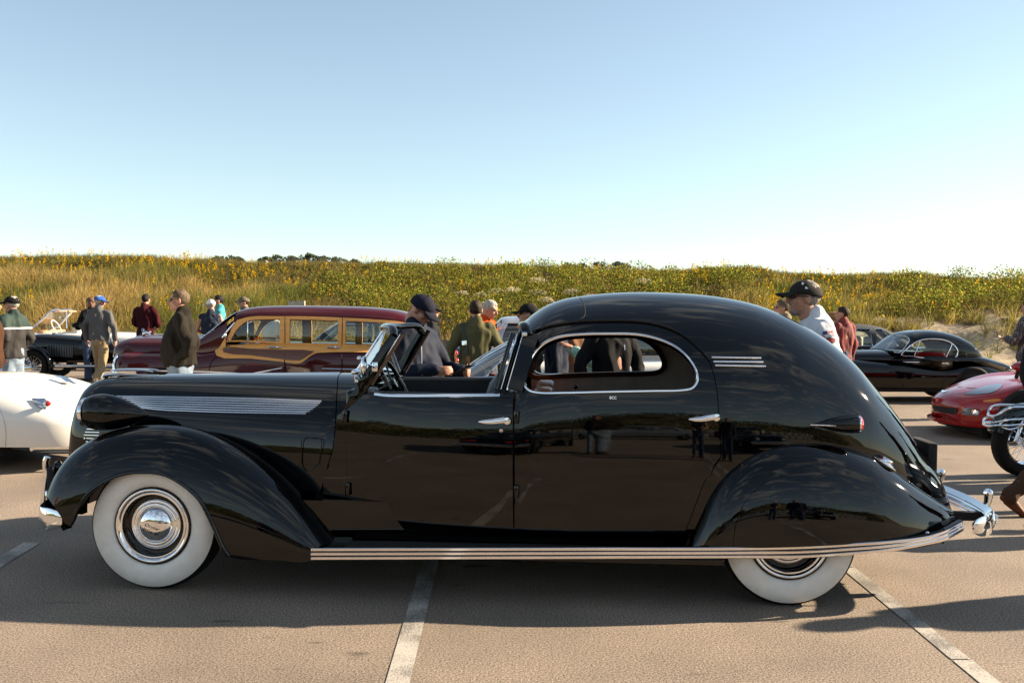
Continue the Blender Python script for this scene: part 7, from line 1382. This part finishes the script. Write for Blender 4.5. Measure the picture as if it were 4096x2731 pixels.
# --- goldenrod: stems with a plume of small yellow florets
P, tt = scatter(5600, 51, .2, 13.5); zn, n1, n2 = zone(P, tt); px = CX+F*P[:, 0]/P[:, 1]
pr = np.where(zn == 3, .42, np.where(zn == 0, .11, np.where(zn == 1, .12, .02)))*np.clip((n1-.25)*2.4, .1, 1.6); pr = np.where((px > 2700) & (zn == 0) & (tt > 5), .45*np.clip((n1-.2)*2, 0, 1), pr)
kp = r_.random(len(P)) < pr; P = P[kp]; zn_g = zn[kp]; n = len(P); hgt = r_.uniform(.35, .7, n)*np.where(zn_g == 3, .75, 1.0)
V1, Q1, C1 = blades(P, 3, hgt*.95, .014, .12, np.tile(np.array([[.13, .16, .03]]), (n, 1)), 9, .05)
k = 16; top = np.repeat(P+np.stack([r_.normal(0, .05, n), r_.normal(0, .05, n), hgt], -1), k, 0); u = r_.random(n*k); c = top+np.stack([r_.normal(0, 1, n*k)*.045*(1.1-u), r_.normal(0, 1, n*k)*.045*(1.1-u), (u-.6)*.26], -1)
sz = r_.uniform(.014, .032, n*k)[:, None]; a1 = r_.normal(0, 1, (n*k, 3)); a1 /= np.linalg.norm(a1, axis=1)[:, None]; a2 = np.cross(a1, r_.normal(0, 1, (n*k, 3))); a2 /= np.linalg.norm(a2, axis=1)[:, None]
V2 = np.stack([c-a1*sz, c+a2*sz, c+a1*sz, c-a2*sz], 1).reshape(-1, 3); Q2 = np.arange(n*k*4).reshape(-1, 4)+len(V1)
C2 = np.repeat(np.array([[.72, .44, .015]])*r_.uniform(.6, 1.15, (n*k, 1)), 4, 0)
o = mk_np('goldenrod', np.concatenate([V1, V2]), np.concatenate([Q1, Q2]), LEAF, None); set_tint(o, np.concatenate([C1, C2])); tag(o, 'yellow goldenrod plumes scattered over the dune', 'wildflowers', kind='stuff')
# --- pale flowering bushes in the scrub
WB_ = [(1925, 1172, .5, 'rightmost pale flowering bush of the low pair above the orange vest'), (1990, 1155, .55, 'pale flowering bush above the man in the black cap'), (2050, 1150, .42, 'small pale flowering bush left of the roof front'), (2150, 1112, .55, 'highest pale flowering bush on the dune scrub'), (2150, 1160, .6, 'cream flowering bush just above the town car roof front'), (2185, 1190, .5, 'low cream flowering bush half hidden by the roof front'), (2290, 1158, .6, 'cream flowering bush above the middle of the roof'), (2360, 1175, .5, 'cream flowering bush closest to the roof crown'), (2575, 1115, .55, 'rightmost cream flowering bush on the dune scrub'), (1850, 1165, .35, 'leftmost small pale flowering bush on the dune scrub')]
for i, (px, py, rad, lab) in enumerate(WB_):
    yy = 31.0
    for _ in range(60):       # walk the ray out to the dune face
        q = WF.at(px, py, yy)
        if q[2] < float(dune_h(q[0], yy))+.75: break
        yy += .25
    rr = np.random.default_rng(100+i); root = np.array([q[0], yy, float(dune_h(q[0], yy))]); hz = q[2]-root[2]
    b = tag(bpy.data.objects.new('flowering_bush', None), lab, 'bush', 'pale flowering bushes on the dune'); link(b); b.location = root
    n = 420; th = rr.uniform(0, 2*np.pi, n); el = np.arccos(rr.uniform(-.1, 1, n)); ra = rad*.62*rr.uniform(.8, 1.05, n); lump = 1+.25*np.sin(th*3+i)*np.sin(el*2)
    c = np.stack([np.cos(th)*np.sin(el)*ra*lump, np.sin(th)*np.sin(el)*ra*lump, hz-rad*.3+np.cos(el)*ra*.55], -1)
    sz = rr.uniform(.012, .028, n)[:, None]; a1 = rr.normal(0, 1, (n, 3)); a1 /= np.linalg.norm(a1, axis=1)[:, None]; a2 = np.cross(a1, rr.normal(0, 1, (n, 3))); a2 /= np.linalg.norm(a2, axis=1)[:, None]
    o = mk_np('blossom', np.stack([c-a1*sz, c+a2*sz, c+a1*sz, c-a2*sz], 1).reshape(-1, 3), np.arange(n*4).reshape(-1, 4), LEAF, b); set_tint(o, np.repeat(np.array([[.62, .56, .40]])*rr.uniform(.75, 1.1, (n, 1)), 4, 0))
    V, Q, Cc = blades(np.zeros((14, 3)), 3, np.full(14, hz), .02, .3, np.tile(np.array([[.12, .15, .04]]), (14, 1)), 60+i, .1); o = mk_np('stem', V, Q, LEAF, b); set_tint(o, Cc)
# --- far trees beyond the crest
TR = [(870, 1024, 60), (915, 1019, 70), (955, 1026, 50), (1065, 1024, 55), (1105, 1018, 65), (1160, 1021, 80), (1235, 1012, 75), (1290, 1021, 70), (1350, 1026, 80), (1420, 1036, 50), (1530, 1040, 60), (2270, 1049, 70), (2330, 1051, 70), (2410, 1039, 80), (2470, 1047, 90)]
TL = ['leftmost far tree of the far grove on the skyline at left', 'rounded far tree second from left on the skyline', 'small far tree at the right end of the first skyline clump', 'small far tree just right of the first gap on the skyline', 'pointed far tree in the middle skyline clump', 'broad far tree left of the tallest one on the skyline', 'tallest far tree on the skyline above the wooden wagon', 'rounded far tree right of the tallest one on the skyline', 'broad low far tree above the wagon windows', 'tiny far tree ending the long skyline clump', 'lone tiny far tree on the skyline above the navy-capped man', 'low far tree above the front of the black roof', 'low far tree second of four above the black roof', 'highest far tree above the black roof', 'rightmost far tree on the skyline']
BARK = mat('bark', (.07, .055, .04), rough=.9, noise=.3)
for i, (px, py, wd) in enumerate(TR):
    yy = 150+8*math.sin(i*2.1); tp = WF.at(px, py, yy); rr = np.random.default_rng(200+i); t_ = thing('far_tree', TL[i], 'tree', loc=(tp[0], yy, 0), group='trees far beyond the dune')
    h_ = tp[2]; rw = wd/F*yy/2; rg = [[(r2*math.cos(v), r2*math.sin(v), z_) for v in np.linspace(0, 2*math.pi, 9)[:-1]] for z_, r2 in ((0, .28), (h_*.3, .2), (h_*.6, .13), (h_*.85, .05))]; loft('trunk', rg, BARK, t_)
    n = 900; cl = rr.normal(0, 1, (14, 3))*np.array([rw*.5, rw*.5, h_*.10])+np.array([0, 0, h_*.86]); c = cl[rr.integers(0, 14, n)]+rr.normal(0, 1, (n, 3))*np.array([rw*.22, rw*.22, h_*.045]); c[:, 2] = np.minimum(c[:, 2], h_-rr.uniform(0, .4, n)-np.abs(c[:, 0])/rw*.5)
    sz = rr.uniform(.10, .24, n)[:, None]; a1 = rr.normal(0, 1, (n, 3)); a1 /= np.linalg.norm(a1, axis=1)[:, None]; a2 = np.cross(a1, rr.normal(0, 1, (n, 3))); a2 /= np.linalg.norm(a2, axis=1)[:, None]
    o = mk_np('crown', np.stack([c-a1*sz, c+a2*sz*.7, c+a1*sz, c-a2*sz*.7], 1).reshape(-1, 3), np.arange(n*4).reshape(-1, 4), LEAF, t_); set_tint(o, np.repeat(np.array([[.11, .125, .085]])*rr.uniform(.6, 1.3, (n, 1)), 4, 0))  # crown colour lightened and greyed to stand in for distance haze
# --- concrete block set into the slope above the wagon
q = WF.at(1188, 1212, 33.5); bz = float(dune_h(q[0], 33.5))
V, Fc = [], []; rbox(V, Fc, (-.30, -.25, -.8), (.28, .25, 0)); V = [(x*(1.0 if z < 0 else .96), y, z+(.02 if (x > 0 and z == 0) else 0)) for x, y, z in V]
cb_ = mk('concrete_block', V, Fc, mat('old_concrete', (.36, .32, .27), rough=.9, noise=.25, nscale=9, bump=.3, bscale=20), None, False); cb_.location = (q[0], 33.5, max(q[2]+.06, bz+.1)); cb_.rotation_euler = (0, 0, .15)
tag(cb_, 'weathered concrete block sunk in the dune grass above the wagon roof', 'block')
# ================================================================== the rest of the car park, seen in the paint and by its shadows
def copy_tree(o, parent=None):
    c = o.copy(); COL.objects.link(c); c.parent = parent
    for ch in list(o.children): copy_tree(ch, c)
    return c
def again(src, label, loc, rz, group=None):
    c = copy_tree(src); c.location = loc; c.rotation_euler = (0, 0, R(rz)); c['label'] = label
    if group: c['group'] = group
    return c
ppl = {o['label']: o for o in bpy.data.objects if o.get('category') == 'person'}
def pp_(key): return next(o for l, o in ppl.items() if key in l)
cars_ = {o.name: o for o in bpy.data.objects if o.get('category') == 'car'}
again(pp_('dark olive jacket'), 'man in an olive jacket mirrored in the front edge of the rear door', (.35, -1.7, 0), 80)
again(pp_('quilted navy vest'), 'person in a quilted vest mirrored in the rear door below the handle', (1.95, -1.1, 0), 95)
again(pp_('navy jacket seen'), 'person in a navy jacket mirrored in the rear quarter', (2.75, -.45, 0), 100)
again(pp_('orange vest'), 'person in orange mirrored in the hood mouldings', (-8.6, 1.2, 0), 20)
c1 = saloon('black_coupe', 'black coupe with red tail lamps mirrored in the front door', Frame(-2.05, -3.2, R(90)), BLACK, TINT, L=4.7, roof=1.36, belt=.88)
c2 = again(c1, 'black car facing the town car, mirrored in the rear fender', (4.7, -3.9, 0), -90)
c3 = saloon('grey_saloon', 'grey saloon mirrored in the middle of the rear door', Frame(.8, -11.5, 0), SILVER, TINT, L=4.8, roof=1.45, belt=.92)
c4 = saloon('red_saloon', 'dark red car mirrored in the rear quarter', Frame(7.2, -12.5, R(8)), MAROON, TINT, L=5.0, roof=1.7, belt=1.05, hood=1.0)
# cars and visitors standing right of the picture; their long shadows cross the asphalt
again(c3, 'grey saloon parked right of the picture nearest the camera', (8.0, 6.1, 0), 2)
again(c1, 'black coupe parked right of the picture in the second row', (9.6, 8.6, 0), -3)
again(c3, 'grey saloon parked right of the picture in the third row', (12.2, 10.6, 0), 4)
for k, (key, x, y, rz) in enumerate((('maroon sweater', 5.6, 5.75, 60), ('grey pullover', 6.2, 7.35, 120), ('dark olive jacket', 7.4, 7.9, 200), ('charcoal', 6.9, 9.4, 30) if False else ('black half-zip', 6.9, 9.5, 30))):
    again(pp_(key), ['visitor in maroon standing right of the picture', 'visitor in grey standing right of the picture', 'visitor in olive standing right of the picture', 'visitor in black standing right of the picture'][k], (x, y, 0), rz)
# block wall and the opposite dune behind the photographer
CONC = mat('wall_concrete', (.30, .28, .25), rough=.9, noise=.2, nscale=4)
wl_ = thing('block_wall', 'low wall of grey concrete blocks behind the photographer', 'wall', loc=(0, -18.5, 0)); bme = None
for row in range(2):
    for k in range(22):
        x0 = -6+k*1.2+(.6 if row else 0)
        if bme is None:
            o = box('block', (-.59, -.3, .01), (.59, .3, .59), CONC, wl_, bevel=.02); bme = o.data
        else: o = link(bpy.data.objects.new('block', bme), wl_)
        o.location = (x0, 0, row*.6)
gx = np.arange(-50, 50.1, 1.0); gy = np.arange(-60, -19, 1.0); X, Y = np.meshgrid(gx, gy, indexing='ij'); t_ = -20-Y; Z = sst(0, 12, t_)*(3.6+1.2*np.sin(X*.16+1)+.6*np.sin(X*.41))+(vnoise(X, Y, .5, 77)-.5)*1.0*sst(1, 6, t_)-.02
V = np.stack([X.ravel(), Y.ravel(), Z.ravel()], -1); I = np.arange(X.size).reshape(X.shape); Q = np.stack([I[:-1, :-1].ravel(), I[1:, :-1].ravel(), I[1:, 1:].ravel(), I[:-1, 1:].ravel()], -1)
tag(mk_np('opposite_dune', V, Q, mat('scrub_ground', (.06, .065, .022), rough=.95, noise=.6, nscale=1.2, col2=(.22, .17, .10)), None, True), kind='structure')
rr = np.random.default_rng(91); n = 14000; x = rr.uniform(-30, 34, n); y = -21-rr.random(n)**1.2*14; tt_ = -20-y; z = sst(0, 12, tt_)*(3.6+1.2*np.sin(x*.16+1)+.6*np.sin(x*.41)); c = np.stack([x, y, z+rr.uniform(0, 1.1, n)], -1)
sz = rr.uniform(.08, .22, n)[:, None]; a1 = rr.normal(0, 1, (n, 3)); a1 /= np.linalg.norm(a1, axis=1)[:, None]; a2 = np.cross(a1, rr.normal(0, 1, (n, 3))); a2 /= np.linalg.norm(a2, axis=1)[:, None]
o = mk_np('opposite_scrub', np.stack([c-a1*sz, c+a2*sz*.6, c+a1*sz, c-a2*sz*.6], 1).reshape(-1, 3), np.arange(n*4).reshape(-1, 4), LEAF, None); set_tint(o, np.repeat(np.array([[.07, .085, .02]])*rr.uniform(.5, 1.4, (n, 1)), 4, 0)); tag(o, 'dark scrub on the dune behind the photographer', 'scrub', kind='stuff')
